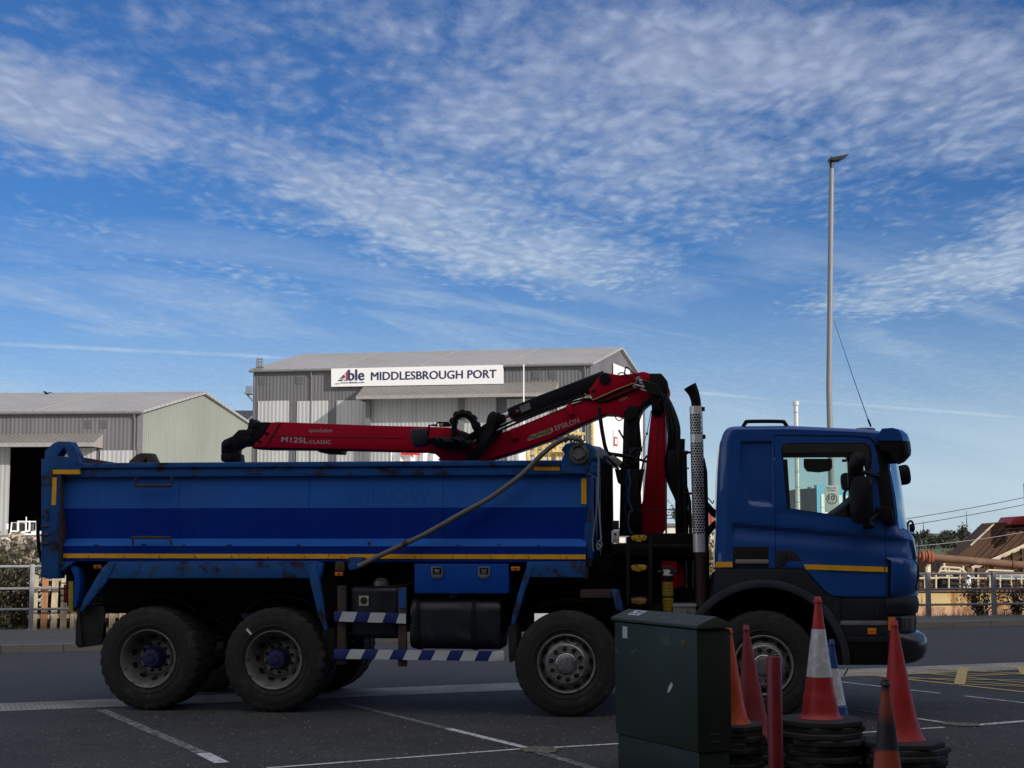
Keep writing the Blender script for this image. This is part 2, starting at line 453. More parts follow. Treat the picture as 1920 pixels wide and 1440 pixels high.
# ================================================================== SETTING
random.seed(7)
def ground_mat(name, c1, c2, sc, specks=None, rough=0.9, bumpd=0.004, stain=0.25, cracks=False):
    m = bpy.data.materials.new(name); m.use_nodes = True
    nt = m.node_tree; b = nt.nodes['Principled BSDF']
    tcn = nt.nodes.new('ShaderNodeTexCoord')
    def nz(s_, det=4, ro=0.6):
        n = nt.nodes.new('ShaderNodeTexNoise'); n.inputs['Scale'].default_value = s_
        n.inputs['Detail'].default_value = det; n.inputs['Roughness'].default_value = ro
        nt.links.new(tcn.outputs['Object'], n.inputs['Vector']); return n.outputs['Fac']
    def rng(v, a, b_, c=0.0, d=1.0):
        n = nt.nodes.new('ShaderNodeMapRange'); nt.links.new(v, n.inputs[0])
        for i, x in enumerate((a, b_, c, d)): n.inputs[i + 1].default_value = x
        return n.outputs[0]
    def mix(f, a, bcol, blend='MIX'):
        n = nt.nodes.new('ShaderNodeMix'); n.data_type = 'RGBA'; n.blend_type = blend
        nt.links.new(f, n.inputs['Factor']) if not isinstance(f, float) else setattr(n.inputs['Factor'], 'default_value', f)
        for k, v in (('A', a), ('B', bcol)):
            if isinstance(v, tuple): n.inputs[k].default_value = list(v) + [1]
            else: nt.links.new(v, n.inputs[k])
        return n.outputs['Result']
    fine = nz(sc, 4, 0.85)
    base = mix(rng(fine, 0.36, 0.64), c1, c2)
    big = nz(0.35, 6, 0.6)
    dark = tuple(x * (1 - stain) for x in (1, 1, 1))
    base = mix(rng(big, 0.35, 0.65), base, mix(1.0, base, dark, 'MULTIPLY'))
    base = mix(rng(nz(2.2, 8, 0.7), 0.60, 0.72, 0, 0.5), base, mix(1.0, base, (0.72, 0.72, 0.74), 'MULTIPLY'))
    if specks:
        vo = nt.nodes.new('ShaderNodeTexVoronoi'); vo.inputs['Scale'].default_value = specks[1]
        nt.links.new(tcn.outputs['Object'], vo.inputs['Vector'])
        wnz = nt.nodes.new('ShaderNodeSeparateColor'); nt.links.new(vo.outputs['Color'], wnz.inputs[0])
        pick = rng(wnz.outputs[0], specks[2], specks[2] + 0.02)
        dot = rng(vo.outputs['Distance'], 0.30, 0.16)
        mm = nt.nodes.new('ShaderNodeMath'); mm.operation = 'MULTIPLY'
        nt.links.new(pick, mm.inputs[0]); nt.links.new(dot, mm.inputs[1])
        base = mix(mm.outputs[0], base, specks[0])
    if cracks:
        wv = nt.nodes.new('ShaderNodeTexNoise'); wv.inputs['Scale'].default_value = 1.6; wv.inputs['Detail'].default_value = 5
        nt.links.new(tcn.outputs['Object'], wv.inputs['Vector'])
        sc_ = nt.nodes.new('ShaderNodeVectorMath'); sc_.operation = 'SCALE'; sc_.inputs['Scale'].default_value = 0.9; nt.links.new(wv.outputs['Color'], sc_.inputs[0])
        ad = nt.nodes.new('ShaderNodeVectorMath'); nt.links.new(tcn.outputs['Object'], ad.inputs[0]); nt.links.new(sc_.outputs[0], ad.inputs[1])
        ve = nt.nodes.new('ShaderNodeTexVoronoi'); ve.feature = 'DISTANCE_TO_EDGE'; ve.inputs['Scale'].default_value = 0.42; nt.links.new(ad.outputs[0], ve.inputs['Vector'])
        ln = rng(ve.outputs['Distance'], 0.012, 0.003, 0, .8)
        lm = nt.nodes.new('ShaderNodeMath'); lm.operation = 'MULTIPLY'; nt.links.new(ln, lm.inputs[0]); nt.links.new(rng(nz(0.5, 3), 0.46, 0.60), lm.inputs[1])
        base = mix(lm.outputs[0], base, (0.012, 0.012, 0.012))
        oil = rng(nz(0.9, 3, .45), 0.66, 0.74, 0, .75); base = mix(oil, base, (0.012, 0.012, 0.013))
        track = rng(nz(1.1, 7, .75), 0.42, 0.66, 0, .35); base = mix(track, base, (0.085, 0.083, 0.080))
    nt.links.new(base, b.inputs['Base Color']); b.inputs['Roughness'].default_value = rough
    bn = nt.nodes.new('ShaderNodeBump'); bn.inputs['Strength'].default_value = 0.6; bn.inputs['Distance'].default_value = bumpd
    nt.links.new(fine, bn.inputs['Height']); nt.links.new(bn.outputs[0], b.inputs['Normal'])
    MATS[name] = m
    return m
m_tarmac = ground_mat('tarmac_dark', (0.010, 0.010, 0.0105), (0.072, 0.070, 0.069), 42, ((0.34, 0.33, 0.31), 30, 0.90), stain=0.38, cracks=True)
m_road = ground_mat('tarmac_worn', (0.038, 0.038, 0.040), (0.076, 0.075, 0.078), 60, ((0.30, 0.3, 0.3), 30, 0.95), stain=0.2)
m_pave = ground_mat('pavement_tarmac', (0.085, 0.085, 0.080), (0.13, 0.13, 0.12), 45, ((0.3, 0.3, 0.28), 25, 0.93))
m_kerb = ground_mat('kerb_concrete', (0.17, 0.155, 0.135), (0.28, 0.255, 0.215), 30)
m_yard = ground_mat('yard_concrete', (0.42, 0.40, 0.36), (0.60, 0.57, 0.50), 2)
m_bank = ground_mat('far_land', (0.05, 0.07, 0.025), (0.12, 0.13, 0.06), 0.6)

# one sheet of ground with the river basin left open on the right beyond the fence
mb = MB()
mb.add([(-2500, -600, 0), (2500, -600, 0), (2500, 20, 0), (60, 30.0, 0), (8, 32.2, 0), (4.5, 32.6, 0), (4.5, 60, 0), (22, 90, 0), (46, 190, 0), (46, 6000, 0), (-2500, 6000, 0)],
       [(0, 1, 2, 3, 4, 5, 6, 7, 8, 9, 10)])
struct('ground', mb, m_yard, smooth=0)
mb = MB(); mb.add([(-200, 10, -5.2), (1500, 10, -5.2), (1500, 640, -5.2), (-200, 640, -5.2)], [(0, 1, 2, 3)])
m_water = pmat('river_water', (0.03, 0.04, 0.04), 0.12, bump=(0.8, 0.4, 0.2))
struct('water', mb, m_water, smooth=0)
mb = MB()   # quay face
qp = [(2500, 20), (60, 30.0), (8, 32.2), (4.5, 32.6), (4.5, 60), (22, 90), (46, 190), (46, 600)]
for a, b in zip(qp, qp[1:]):
    mb.add([(a[0], a[1], -6), (b[0], b[1], -6), (b[0], b[1], -0.004), (a[0], a[1], -0.004)], [(0, 1, 2, 3)])
struct('quay_wall', mb, m_kerb, smooth=0)

# carriageways: dark parking tarmac, the tiled channel band, worn far lane, kerb, pavement
bandA, bandB = G(0, 1336), G(1920, 1257)      # near edge of the band
bandC, bandD = G(0, 1321), G(1920, 1243)      # far edge
def ext(a, b, k0, k1):
    d = (b - a).normalized(); return a - d * k0, b + d * k1
A0, A1 = ext(bandA, bandB, 60, 28); B0, B1 = ext(bandC, bandD, 60, 28)
KL, KR = G(70, 1209, 0.12), G(1830, 1164, 0.12)
K0, K1 = ext(KL, KR, 60, 60)
def sheet(name, pts, z, mat):
    m = MB(); m.add([(p[0], p[1], z) for p in pts], [tuple(range(len(pts)))])
    return struct(name, m, mat, smooth=0)
sheet('road_near', [(-60, -12), (110, -12), A1, A0], 0.008, m_tarmac)
FL, FR = W(60, 1100, 26.7), W(1740, 1100, 30.8)       # guard rail line
FL.z = FR.z = 0; fd = (FR - FL).normalized(); fn = Vector((-fd.y, fd.x, 0))
K0.z = 0; KB = Vector((KR.x, KR.y, 0)) + (K1 - K0).normalized() * 0.9; KB.z = 0; KC = KB + fd * 34
sheet('road_far_lane', [B0, B1, KC, KB, K0], 0.008, m_road)
# tiled band with a small block pattern
def band_mat():
    m = bpy.data.materials.new('channel_blocks'); m.use_nodes = True
    nt = m.node_tree; b = nt.nodes['Principled BSDF']; b.inputs['Roughness'].default_value = 0.9
    tcn = nt.nodes.new('ShaderNodeTexCoord'); mp = nt.nodes.new('ShaderNodeMapping')
    mp.inputs['Rotation'].default_value = (0, 0, -math.atan2(bandB.y - bandA.y, bandB.x - bandA.x))
    nt.links.new(tcn.outputs['Object'], mp.inputs[0])
    br = nt.nodes.new('ShaderNodeTexBrick'); br.inputs['Scale'].default_value = 5.0
    br.inputs['Color1'].default_value = (0.46, 0.44, 0.40, 1); br.inputs['Color2'].default_value = (0.34, 0.325, 0.29, 1)
    br.inputs['Mortar'].default_value = (0.12, 0.11, 0.10, 1); br.inputs['Mortar Size'].default_value = 0.03
    nt.links.new(mp.outputs[0], br.inputs['Vector'])
    n = nt.nodes.new('ShaderNodeTexNoise'); n.inputs['Scale'].default_value = 1.5; n.inputs['Detail'].default_value = 6
    nt.links.new(tcn.outputs['Object'], n.inputs['Vector'])
    r = nt.nodes.new('ShaderNodeMapRange'); nt.links.new(n.outputs['Fac'], r.inputs[0])
    for i, x in enumerate((0.3, 0.7, 0.65, 1.15)): r.inputs[i + 1].default_value = x
    c3 = nt.nodes.new('ShaderNodeCombineXYZ')
    for i in range(3): nt.links.new(r.outputs[0], c3.inputs[i])
    mx = nt.nodes.new('ShaderNodeMix'); mx.data_type = 'RGBA'; mx.blend_type = 'MULTIPLY'; mx.inputs['Factor'].default_value = 1
    nt.links.new(br.outputs[0], mx.inputs['A']); nt.links.new(c3.outputs[0], mx.inputs['B'])
    nt.links.new(mx.outputs['Result'], b.inputs['Base Color'])
    return m
sheet('road_channel_band', [A0, A1, B1, B0], 0.012, band_mat())
mb = MB()
for (ka, kb) in ((K0, KB), (KB, KC)):
    kd = (kb - ka); kd.z = 0; L = kd.length; kd.normalize(); kn = Vector((-kd.y, kd.x, 0)); t = 0.0
    while t < L:
        a = ka + kd * t; b = ka + kd * min(t + 0.905, L)
        pts = [a, b, b + kn * 0.13, a + kn * 0.13]; h = 0.12 + random.uniform(-0.003, 0.003)
        lo = [(p.x, p.y, 0.0) for p in pts]; hi = [(p.x, p.y, h) for p in pts]
        for i in (0, 1): hi[i] = (hi[i][0] + kn.x * .015, hi[i][1] + kn.y * .015, h)
        mb.add(lo + hi, [(0, 3, 2, 1), (4, 5, 6, 7), (0, 1, 5, 4), (1, 2, 6, 5), (2, 3, 7, 6), (3, 0, 4, 7)])
        t += 0.915
struct('kerb', mb, m_kerb, smooth=0, weld=False)
kn0 = Vector((-(KB - K0).normalized().y, (KB - K0).normalized().x, 0))
pv = [K0 + kn0 * .13, KB + fn * .13, KC + fn * .13, KC + fn * 2.2, FR + fn * .25 + fd * 1, FL + fn * .25, FL + fn * .25 - fd * 50]
mb = MB(); n = len(pv)
mb.add([(p.x, p.y, 0.11) for p in pv] + [(p.x, p.y, -0.3) for p in pv], [tuple(range(n))] + [(i, i + n, (i + 1) % n + n, (i + 1) % n) for i in range(n)])
pvo = mb
struct('pavement', mb, m_pave, smooth=0)

# road markings
def paint_mat(name, col, wear):
    m = bpy.data.materials.new(name); m.use_nodes = True
    nt = m.node_tree; b = nt.nodes['Principled BSDF']; b.inputs['Roughness'].default_value = 0.8
    tcn = nt.nodes.new('ShaderNodeTexCoord')
    n = nt.nodes.new('ShaderNodeTexNoise'); n.inputs['Scale'].default_value = 22; n.inputs['Detail'].default_value = 8; n.inputs['Roughness'].default_value = 0.75
    nt.links.new(tcn.outputs['Object'], n.inputs['Vector'])
    r = nt.nodes.new('ShaderNodeMapRange'); nt.links.new(n.outputs['Fac'], r.inputs[0])
    th = 0.30 + 0.4 * wear
    for i, x in enumerate((th - 0.06, th + 0.08, 0.0, 1.0)): r.inputs[i + 1].default_value = x
    mx = nt.nodes.new('ShaderNodeMix'); mx.data_type = 'RGBA'; nt.links.new(r.outputs[0], mx.inputs['Factor'])
    mx.inputs['A'].default_value = (0.045, 0.045, 0.048, 1); mx.inputs['B'].default_value = list(col) + [1]
    nt.links.new(mx.outputs['Result'], b.inputs['Base Color'])
    return m
m_line = paint_mat('white_line_paint', (0.66, 0.66, 0.66), 0.30)
m_line_worn = paint_mat('white_line_worn', (0.30, 0.30, 0.30), 0.50)
m_yel = paint_mat('yellow_line_paint', (0.50, 0.38, 0.14), 0.18)
def strip(mb, pts, w, z):
    g = [G(*p) for p in pts]
    for a, b in zip(g, g[1:]):
        d = (b - a).normalized(); n = Vector((-d.y, d.x, 0)) * w / 2
        mb.add([(a - n)[:2] + (z,), (b - n)[:2] + (z,), (b + n)[:2] + (z,), (a + n)[:2] + (z,)], [(0, 1, 2, 3)])
def s2(mb, pts, w, z=0.013):
    g = [G(*p) for p in pts]
    for a, b in zip(g, g[1:]):
        d = (b - a).normalized(); n = Vector((-d.y, d.x, 0)) * w / 2
        q = [a - n, b - n, b + n, a + n]
        mb.add([(p.x, p.y, z) for p in q], [(0, 1, 2, 3)])
mb = MB()
s2(mb, [(380, 1415), (416, 1433)], 0.12)
s2(mb, [(500, 1443), (975, 1407)], 0.055); s2(mb, [(1005, 1406), (1160, 1397), (1330, 1386)], 0.055)
s2(mb, [(842, 1369), (985, 1404)], 0.085)
s2(mb, [(1716, 1349), (1812, 1363)], 0.07); s2(mb, [(1812, 1363), (1990, 1349)], 0.09)
s2(mb, [(1600, 1377), (1770, 1366)], 0.06)
s2(mb, [(1574, 1280), (1763, 1302)], 0.05, ); s2(mb, [(1810, 1307), (1990, 1328)], 0.05)
struct('road_marking_white', mb, m_line, smooth=0)
mb = MB()
s2(mb, [(190, 1333), (380, 1415)], 0.11, 0.0125); s2(mb, [(640, 1319), (842, 1369)], 0.09, 0.0125)
s2(mb, [(1010, 1413), (1140, 1452)], 0.10, 0.0125); s2(mb, [(1592, 1331), (1716, 1349)], 0.05, 0.0125)
s2(mb, [(1240, 1262), (1560, 1256)], 0.05, 0.0165)
struct('road_marking_worn', mb, m_line_worn, smooth=0)
mb = MB()
yl = [[(1588, 1262), (1990, 1247)], [(1588, 1263), (1990, 1307)], [(1610, 1264), (1912, 1266)], [(1650, 1269), (1912, 1253)],
      [(1680, 1259), (1990, 1289)], [(1640, 1268), (1990, 1292)], [(1812, 1270), (1990, 1262)], [(1700, 1274), (1990, 1279)],
      [(1812, 1285), (1990, 1293)], [(1740, 1257), (1990, 1268)]]
for i, l in enumerate(yl): s2(mb, l, 0.085 if i < 2 else 0.06, 0.0130 + i * 0.0006)
s2(mb, [(1806, 1255), (1799, 1286)], 0.13, 0.0200); s2(mb, [(1914, 1252), (1925, 1268)], 0.13, 0.0206)
struct('road_marking_yellow_box', mb, m_yel, smooth=0)
mb = MB(); c = G(1012, 1408)
pp = []
for k in range(14):
    a = 2 * math.pi * k / 14; rr = random.uniform(0.75, 1.15)
    pp.append((c.x + 0.20 * rr * math.cos(a), c.y + 0.22 * rr * math.sin(a), 0.016))
mb.add(pp, [tuple(range(14))])
c = G(1805, 1361); pp = []
for k in range(14):
    a = 2 * math.pi * k / 14; rr = random.uniform(0.6, 1.2)
    pp.append((c.x + 0.22 * rr * math.cos(a), c.y + 0.16 * rr * math.sin(a), 0.0165))
mb.add(pp, [tuple(range(14))])
struct('road_patch', mb, paint_mat('sand_patch', (0.21, 0.185, 0.135), 0.42), smooth=0)

# ------------------------------------------------------------------ far land and trees across the river
def land(name, xs, ys, zf, mat):
    mb = MB(); nx, ny = len(xs), len(ys)
    vs = [(x, y, zf(x, y)) for y in ys for x in xs]
    fs = [(j * nx + i, j * nx + i + 1, (j + 1) * nx + i + 1, (j + 1) * nx + i) for j in range(ny - 1) for i in range(nx - 1)]
    mb.add(vs, fs); return struct(name, mb, mat)
def bankz(x, y):
    t = min(1, max(0, (y - 395) / 150.0))
    return -5.6 + 2.6 * t + 1.2 * noise.noise(Vector((x * .03, y * .03, 0))) * t
land('riverbank_hill', [46 + i * 6 for i in range(60)] + [600, 1500, 3000], [380 + i * 8 for i in range(26)] + [700, 1200, 6000], bankz, m_bank)

def leaf_cloud(mb, c, rx, ry, rz, n, size, seed, lumps=7):
    rnd = random.Random(seed); c = Vector(c)
    L = [(Vector((rnd.uniform(-.6, .6) * rx, rnd.uniform(-.6, .6) * ry, rnd.uniform(-.7, .75) * rz)), rnd.uniform(.35, .6)) for _ in range(lumps)]
    for i in range(n):
        lc, lr = rnd.choice(L)
        d = Vector((rnd.gauss(0, 1), rnd.gauss(0, 1), rnd.gauss(0, 1))).normalized() * (rnd.random() ** 0.4)
        p = c + lc + Vector((d.x * rx * lr, d.y * ry * lr, d.z * rz * lr))
        a = Vector((rnd.gauss(0, 1), rnd.gauss(0, 1), rnd.gauss(0, 1))).normalized()
        b = a.orthogonal().normalized(); b = (b + a.cross(b) * rnd.uniform(-1, 1)).normalized()
        s_ = size * rnd.uniform(.6, 1.3); w = a.cross(b).normalized()
        mb.add([p - b * s_, p + w * s_ * .5, p + b * s_, p - w * s_ * .5], [(0, 1, 2, 3)])
def leaf_mat(name, c1, c2, sc=4.0):
    m = bpy.data.materials.new(name); m.use_nodes = True
    nt = m.node_tree; b = nt.nodes['Principled BSDF']; b.inputs['Roughness'].default_value = 0.7
    g = nt.nodes.new('ShaderNodeNewGeometry'); r = nt.nodes.new('ShaderNodeMix'); r.data_type = 'RGBA'
    nt.links.new(g.outputs['Random Per Island'], r.inputs['Factor'])
    r.inputs['A'].default_value = list(c1) + [1]; r.inputs['B'].default_value = list(c2) + [1]
    nt.links.new(r.outputs['Result'], b.inputs['Base Color'])
    MATS[name] = m
    return m
m_wood = leaf_mat('far_wood_leaves', (0.008, 0.012, 0.007), (0.055, 0.055, 0.035))
mb = MB()
rnd = random.Random(3)
for i in range(110):
    x = 95 + i * 1.75 + rnd.uniform(-2, 2); y = 520 + rnd.uniform(-14, 30)
    h = rnd.uniform(2.0, 2.7) + (.9 if 1785 < 960 + x / y * F < 1835 else 0)
    leaf_cloud(mb, (x, y, -3.4 + h), 2.7, 2.7, h * 1.15, 260, 0.5, i, 6)
tag(mb.build('far_wood', m_wood, weld=False, smooth=0), kind='stuff')
# light scrub on the bank
mb = MB()
for i in range(50):
    x = 95 + rnd.uniform(0, 190); y = rnd.uniform(400, 500)
    leaf_cloud(mb, (x, y, bankz(x, y) + 0.3), 2.6, 2.0, 0.8, 40, 0.4, 100 + i, 4)
tag(mb.build('bank_scrub', leaf_mat('scrub_leaves', (0.05, 0.07, 0.02), (0.14, 0.15, 0.06)), weld=False, smooth=0), kind='stuff')

# ------------------------------------------------------------------ sheds
m_grey = corrugated('cladding_grey', (0.135, 0.128, 0.138), 0.36, 0.3, panels=0.16, streak=0.16, rust=((0.16, 0.10, 0.07), .12))
m_grey2 = corrugated('cladding_bluegrey', (0.115, 0.115, 0.124), 0.36, 0.3, panels=0.16, streak=0.16, rust=((0.15, 0.10, 0.08), .08))
m_green = corrugated('cladding_palegreen', (0.235, 0.255, 0.226), 0.4, 0.2, streak=0.05)
m_panel = corrugated('cladding_offwhite', (0.40, 0.41, 0.41), 0.40, 0.28, streak=0.14, panels=.08)
m_white = corrugated('cladding_white', (0.80, 0.80, 0.78), 1.2, 0.2, streak=0.03)
m_roof = corrugated('roof_sheet', (0.31, 0.305, 0.30), 0.9, 0.2, streak=0.08, rough=0.7)
m_canopy = corrugated('canopy_sheet', (0.20, 0.19, 0.175), 0.5, 0.5, streak=0.12)
m_trim = pmat('shed_trim', (0.16, 0.16, 0.17), 0.6)
m_trimw = pmat('shed_trim_pale', (0.30, 0.28, 0.27), 0.6)
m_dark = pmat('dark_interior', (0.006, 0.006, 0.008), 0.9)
m_shedwin = pmat('shed_window_glass', (0.085, 0.095, 0.092), 0.6)
m_signw = pmat('sign_white', (0.78, 0.78, 0.78), 0.4, var=0.03)
m_navy = pmat('sign_navy', (0.012, 0.018, 0.075), 0.5)
m_redink = pmat('sign_red', (0.45, 0.015, 0.02), 0.5)

m_seam = pmat('roof_seam_grey', (0.24, 0.24, 0.235), 0.7)
class Shed:
    """gabled shed. local frame: x along the front (0 = left corner), y into the depth, z up"""
    def __init__(s, name, label, FLc, FRc, BRc, eave, ridge, wallm, gablem, roofm, doors=(), mats=None):
        s.e = eave; s.r = ridge
        fx = (FRc - FLc); s.w = fx.length; s.ang = math.atan2(fx.y, fx.x)
        g = BRc - FRc
        M = Matrix.Rotation(-s.ang, 3, 'Z'); gl = M @ g; s.g = Vector((gl.x, gl.y, 0))
        s.root = thing(name, label, 'building', (FLc.x, FLc.y, 0), s.ang)
        s.FL = FLc
        mb = MB()
        # front wall with openings (x0, x1, z1 from the ground) -> real holes
        edges = sorted(doors); x = 0.0
        for (a, b, top) in edges:
            mb.box(x, a, 0, 0.25, 0, eave); mb.box(a, b, 0, 0.25, top, eave); x = b
        mb.box(x, s.w, 0, 0.25, 0, eave)
        mb.build('wall', wallm, s.root, smooth=0, weld=False)
        q = s.g; mid = q * 0.5; t = 0.12
        def gable(ox, mat):
            m = MB(); p = [Vector((ox, 0.25, 0)), Vector((ox, 0, 0)) + q, Vector((ox, 0, eave)) + q, Vector((ox, 0, ridge)) + mid, Vector((ox, 0.25, eave))]
            m.add([tuple(v) for v in p] + [(v.x - .2, v.y, v.z) for v in p], [(0, 1, 2, 3, 4), (9, 8, 7, 6, 5), (0, 5, 6, 1), (1, 6, 7, 2), (2, 7, 8, 3), (3, 8, 9, 4), (4, 9, 5, 0)])
            return m.build('gable_wall', mat, s.root, smooth=0)
        gable(s.w, gablem); gable(0.2, wallm)
        m = MB(); a = Vector((0, 0, eave)) + q; b = Vector((s.w, 0, eave)) + q
        m.add([(q.x, q.y, 0), (s.w + q.x, q.y, 0), tuple(b), tuple(a)], [(0, 1, 2, 3)]); m.build('rear_wall', wallm, s.root, smooth=0)
        m = MB(); o = 0.35
        for (p0, p1) in ((Vector((0, -0.3, eave - .05)), mid + Vector((0, 0, ridge + .12))), (mid + Vector((0, 0, ridge + .12)), q + Vector((0, 0.3, eave - .05)))):
            v = [p0 + Vector((-o, 0, 0)), p0 + Vector((s.w + o, 0, 0)), p1 + Vector((s.w + o, 0, 0)), p1 + Vector((-o, 0, 0))]
            m.add([tuple(x_) for x_ in v] + [(x_.x, x_.y, x_.z + .22) for x_ in v], [(0, 3, 2, 1), (4, 5, 6, 7), (0, 1, 5, 4), (1, 2, 6, 5), (2, 3, 7, 6), (3, 0, 4, 7)])
        s.roof = m.build('roof', roofm, s.root, smooth=0, weld=False)
        m = MB(); k = 0  # joints of the roof sheets, standing a little proud
        n = max(3, int(s.w / 8.5))
        for i in range(1, n):
            x0 = s.w * i / n
            p0 = Vector((x0, -0.3, eave + .19)); p1 = mid + Vector((x0, 0, ridge + .36))
            m = MB(); m.tube([p0, p1], 0.07, 5); m.build('roof_seam', m_seam, s.roof)
        m = MB(); m.tube([(-.3, -.42, eave - .02), (s.w + .3, -.42, eave - .02)], .13, 8); m.build('gutter', m_trim, s.root)
        for fx_ in (.18, .5, .985):
            m = MB(); m.tube([(s.w * fx_, -.40, eave - .05), (s.w * fx_, -.12, eave - .6), (s.w * fx_, -.12, .1)], .07, 6); m.build('downpipe', m_trim, s.root)
    def loc(s, px, py=None, y=0.0):
        """x (and z) on the front plane, y metres in front of it, of a picture point"""
        d = ray(px, py if py is not None else 800)
        c, sn = math.cos(s.ang), math.sin(s.ang)
        nrm = Vector((-sn, c, 0)); off = s.FL + nrm * y
        t = (off - Vector((0, 0, CAM_H))).dot(nrm) / d.dot(nrm)
        P = Vector((0, 0, CAM_H)) + d * t; r = P - s.FL
        return r.x * c + r.y * sn, P.z
def rect_on(shed, mb, x0, y0, x1, y1, proud, thick=0.06):
    a, za = shed.loc(x0, y0, -proud); b, zb = shed.loc(x1, y1, -proud)
    mb.box(min(a, b), max(a, b), -proud, -proud + thick, min(za, zb), max(za, zb)); return mb

# left shed -----------------------------------------------------------------
c1 = W(-330, 800, 131.5); c2 = W(263, 773, 129.5); c3 = W(478, 805, 150.5)
for c_ in (c1, c2, c3): c_.z = 0
e1 = W(263, 773.5, 129.5).z; r1 = W(380, 741, 140).z
sA = Shed('shed', 'long low grey shed with pale green gable and wide dark doorway at far left', c1, c2, c3, e1, r1, m_grey, m_green, m_roof,
          doors=[(0, 0, 0)] if False else [])
# rebuild its front wall with a true opening
for ch in list(sA.root.children):
    if ch.name.startswith('wall'): bpy.data.objects.remove(ch)
dx0, _ = sA.loc(13, 900); dx1, dz = sA.loc(96, 838)
dx1b, _ = sA.loc(175, 900)
mb = MB(); mb.box(0, dx0, 0, .25, 0, sA.e); mb.box(dx0, dx1, 0, .25, dz, sA.e); mb.box(dx1, sA.w, 0, .25, 0, sA.e)
mb.build('wall', m_grey, sA.root, smooth=0, weld=False)
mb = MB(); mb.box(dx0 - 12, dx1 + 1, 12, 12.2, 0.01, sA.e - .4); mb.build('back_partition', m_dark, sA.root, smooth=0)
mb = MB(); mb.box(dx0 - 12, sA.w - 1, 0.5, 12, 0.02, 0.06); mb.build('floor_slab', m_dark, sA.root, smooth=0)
mb = MB()  # sliding door leaf at the left, panels to the right of the doorway
rect_on(sA, mb, -120, 839, 12.5, 1030, 0.30, .15); mb.build('sliding_door', m_panel, sA.root, smooth=0, weld=False)
mb = MB(); rect_on(sA, mb, 92, 840, 174, 1030, 0.32, .15); mb.build('sliding_door', m_panel, sA.root, smooth=0)
mb = MB(); rect_on(sA, mb, 188, 844.5, 249, 1030, 0.10, .08); mb.build('wall_panel', m_panel, sA.root, smooth=0)
mb = MB(); rect_on(sA, mb, 258, 774, 262.5, 1000, 0.08, .1); mb.build('corner_flashing', m_trim, sA.root, smooth=0)
for (x0, x1) in ((159, 173), (187, 202)):
    w_ = MB(); rect_on(sA, w_, x0, 787, x1, 803, 0.05, .06); wo_ = w_.build('window', m_trim, sA.root, smooth=0)
    p_ = MB(); rect_on(sA, p_, x0 + 1, 788, x1 - 1, 802, 0.07, .03); p_.build('pane', m_shedwin, wo_, smooth=0)
def canopy(shed, px0, px1, ytop, ybot, yfas, out, mat, fas):
    x0, zt = shed.loc(px0, ytop, -0.02); x1, _ = shed.loc(px1, ytop, -0.02)
    _, zb = shed.loc(px0, ybot, -out); _, zf = shed.loc(px0, yfas, -out)
    m = MB(); th = .08
    m.add([(x0, 0, zt), (x1, 0, zt), (x1, -out, zb), (x0, -out, zb), (x0, 0, zt - th), (x1, 0, zt - th), (x1, -out, zb - th), (x0, -out, zb - th)],
          [(0, 1, 2, 3), (7, 6, 5, 4), (0, 4, 5, 1), (1, 5, 6, 2), (2, 6, 7, 3), (3, 7, 4, 0)])
    c_ = m.build('canopy', mat, shed.root, smooth=0)
    m = MB(); m.box(x0, x1, -out - .10, -out - .005, zf, zb)
    m.build('fascia', fas, c_, smooth=0)
    for xx in (x0, x1 - .1):
        m = MB(); m.add([(xx, 0, zt - th), (xx, -out, zb - th), (xx, -out, zf), (xx, 0, zf), (xx + .1, 0, zt - th), (xx + .1, -out, zb - th), (xx + .1, -out, zf), (xx + .1, 0, zf)],
              [(0, 1, 2, 3), (7, 6, 5, 4), (0, 4, 5, 1), (1, 5, 6, 2), (2, 6, 7, 3), (3, 7, 4, 0)])
        m.build('canopy_end', fas, c_, smooth=0)
canopy(sA, -120, 193, 814, 831, 838.5, 2.4, m_canopy, m_trimw)

# middle hangar --------------------------------------------------------------
h1 = W(475, 697, 149.9); h2 = W(1107, 683, 143.7); h3 = W(1209, 725, 166.0)
eB = (h1.z + h2.z) / 2
for c_ in (h1, h2, h3): c_.z = 0
rB = W(1162, 657, 155).z
sB = Shed('hangar', 'tall grey hangar with white name board, canopy and white lower panels, standing behind the crane', h1, h2, h3, eB, rB, m_grey2, m_grey, m_roof)
mb = MB(); rect_on(sB, mb, 484, 752, 538, 1010, .1, .08); mb.build('wall_panel', m_panel, sB.root, smooth=0)
for (a, b, t) in ((557, 612, 752), (631, 685, 751), (950, 1030, 748), (1045, 1092, 748)):
    mb = MB(); rect_on(sB, mb, a, t, b, 1010, .1, .08); mb.build('wall_panel', m_panel, sB.root, smooth=0)
mb = MB(); rect_on(sB, mb, 692, 748, 858, 1010, .35, .15); mb.build('sliding_door', m_panel, sB.root, smooth=0)
mb = MB(); rect_on(sB, mb, 870, 746, 930, 1010, .20, .15); mb.build('sliding_door', m_panel, sB.root, smooth=0)
mb = MB(); rect_on(sB, mb, 685.5, 750, 691.5, 1010, .9, .9); mb.build('door_post', m_trim, sB.root, smooth=0); mb = MB(); rect_on(sB, mb, 859, 745, 869, 1010, .5, .5); mb.build('door_post', m_trim, sB.root, smooth=0)
canopy(sB, 684, 1047, 722, 742, 748.5, 3.0, m_canopy, m_trimw)
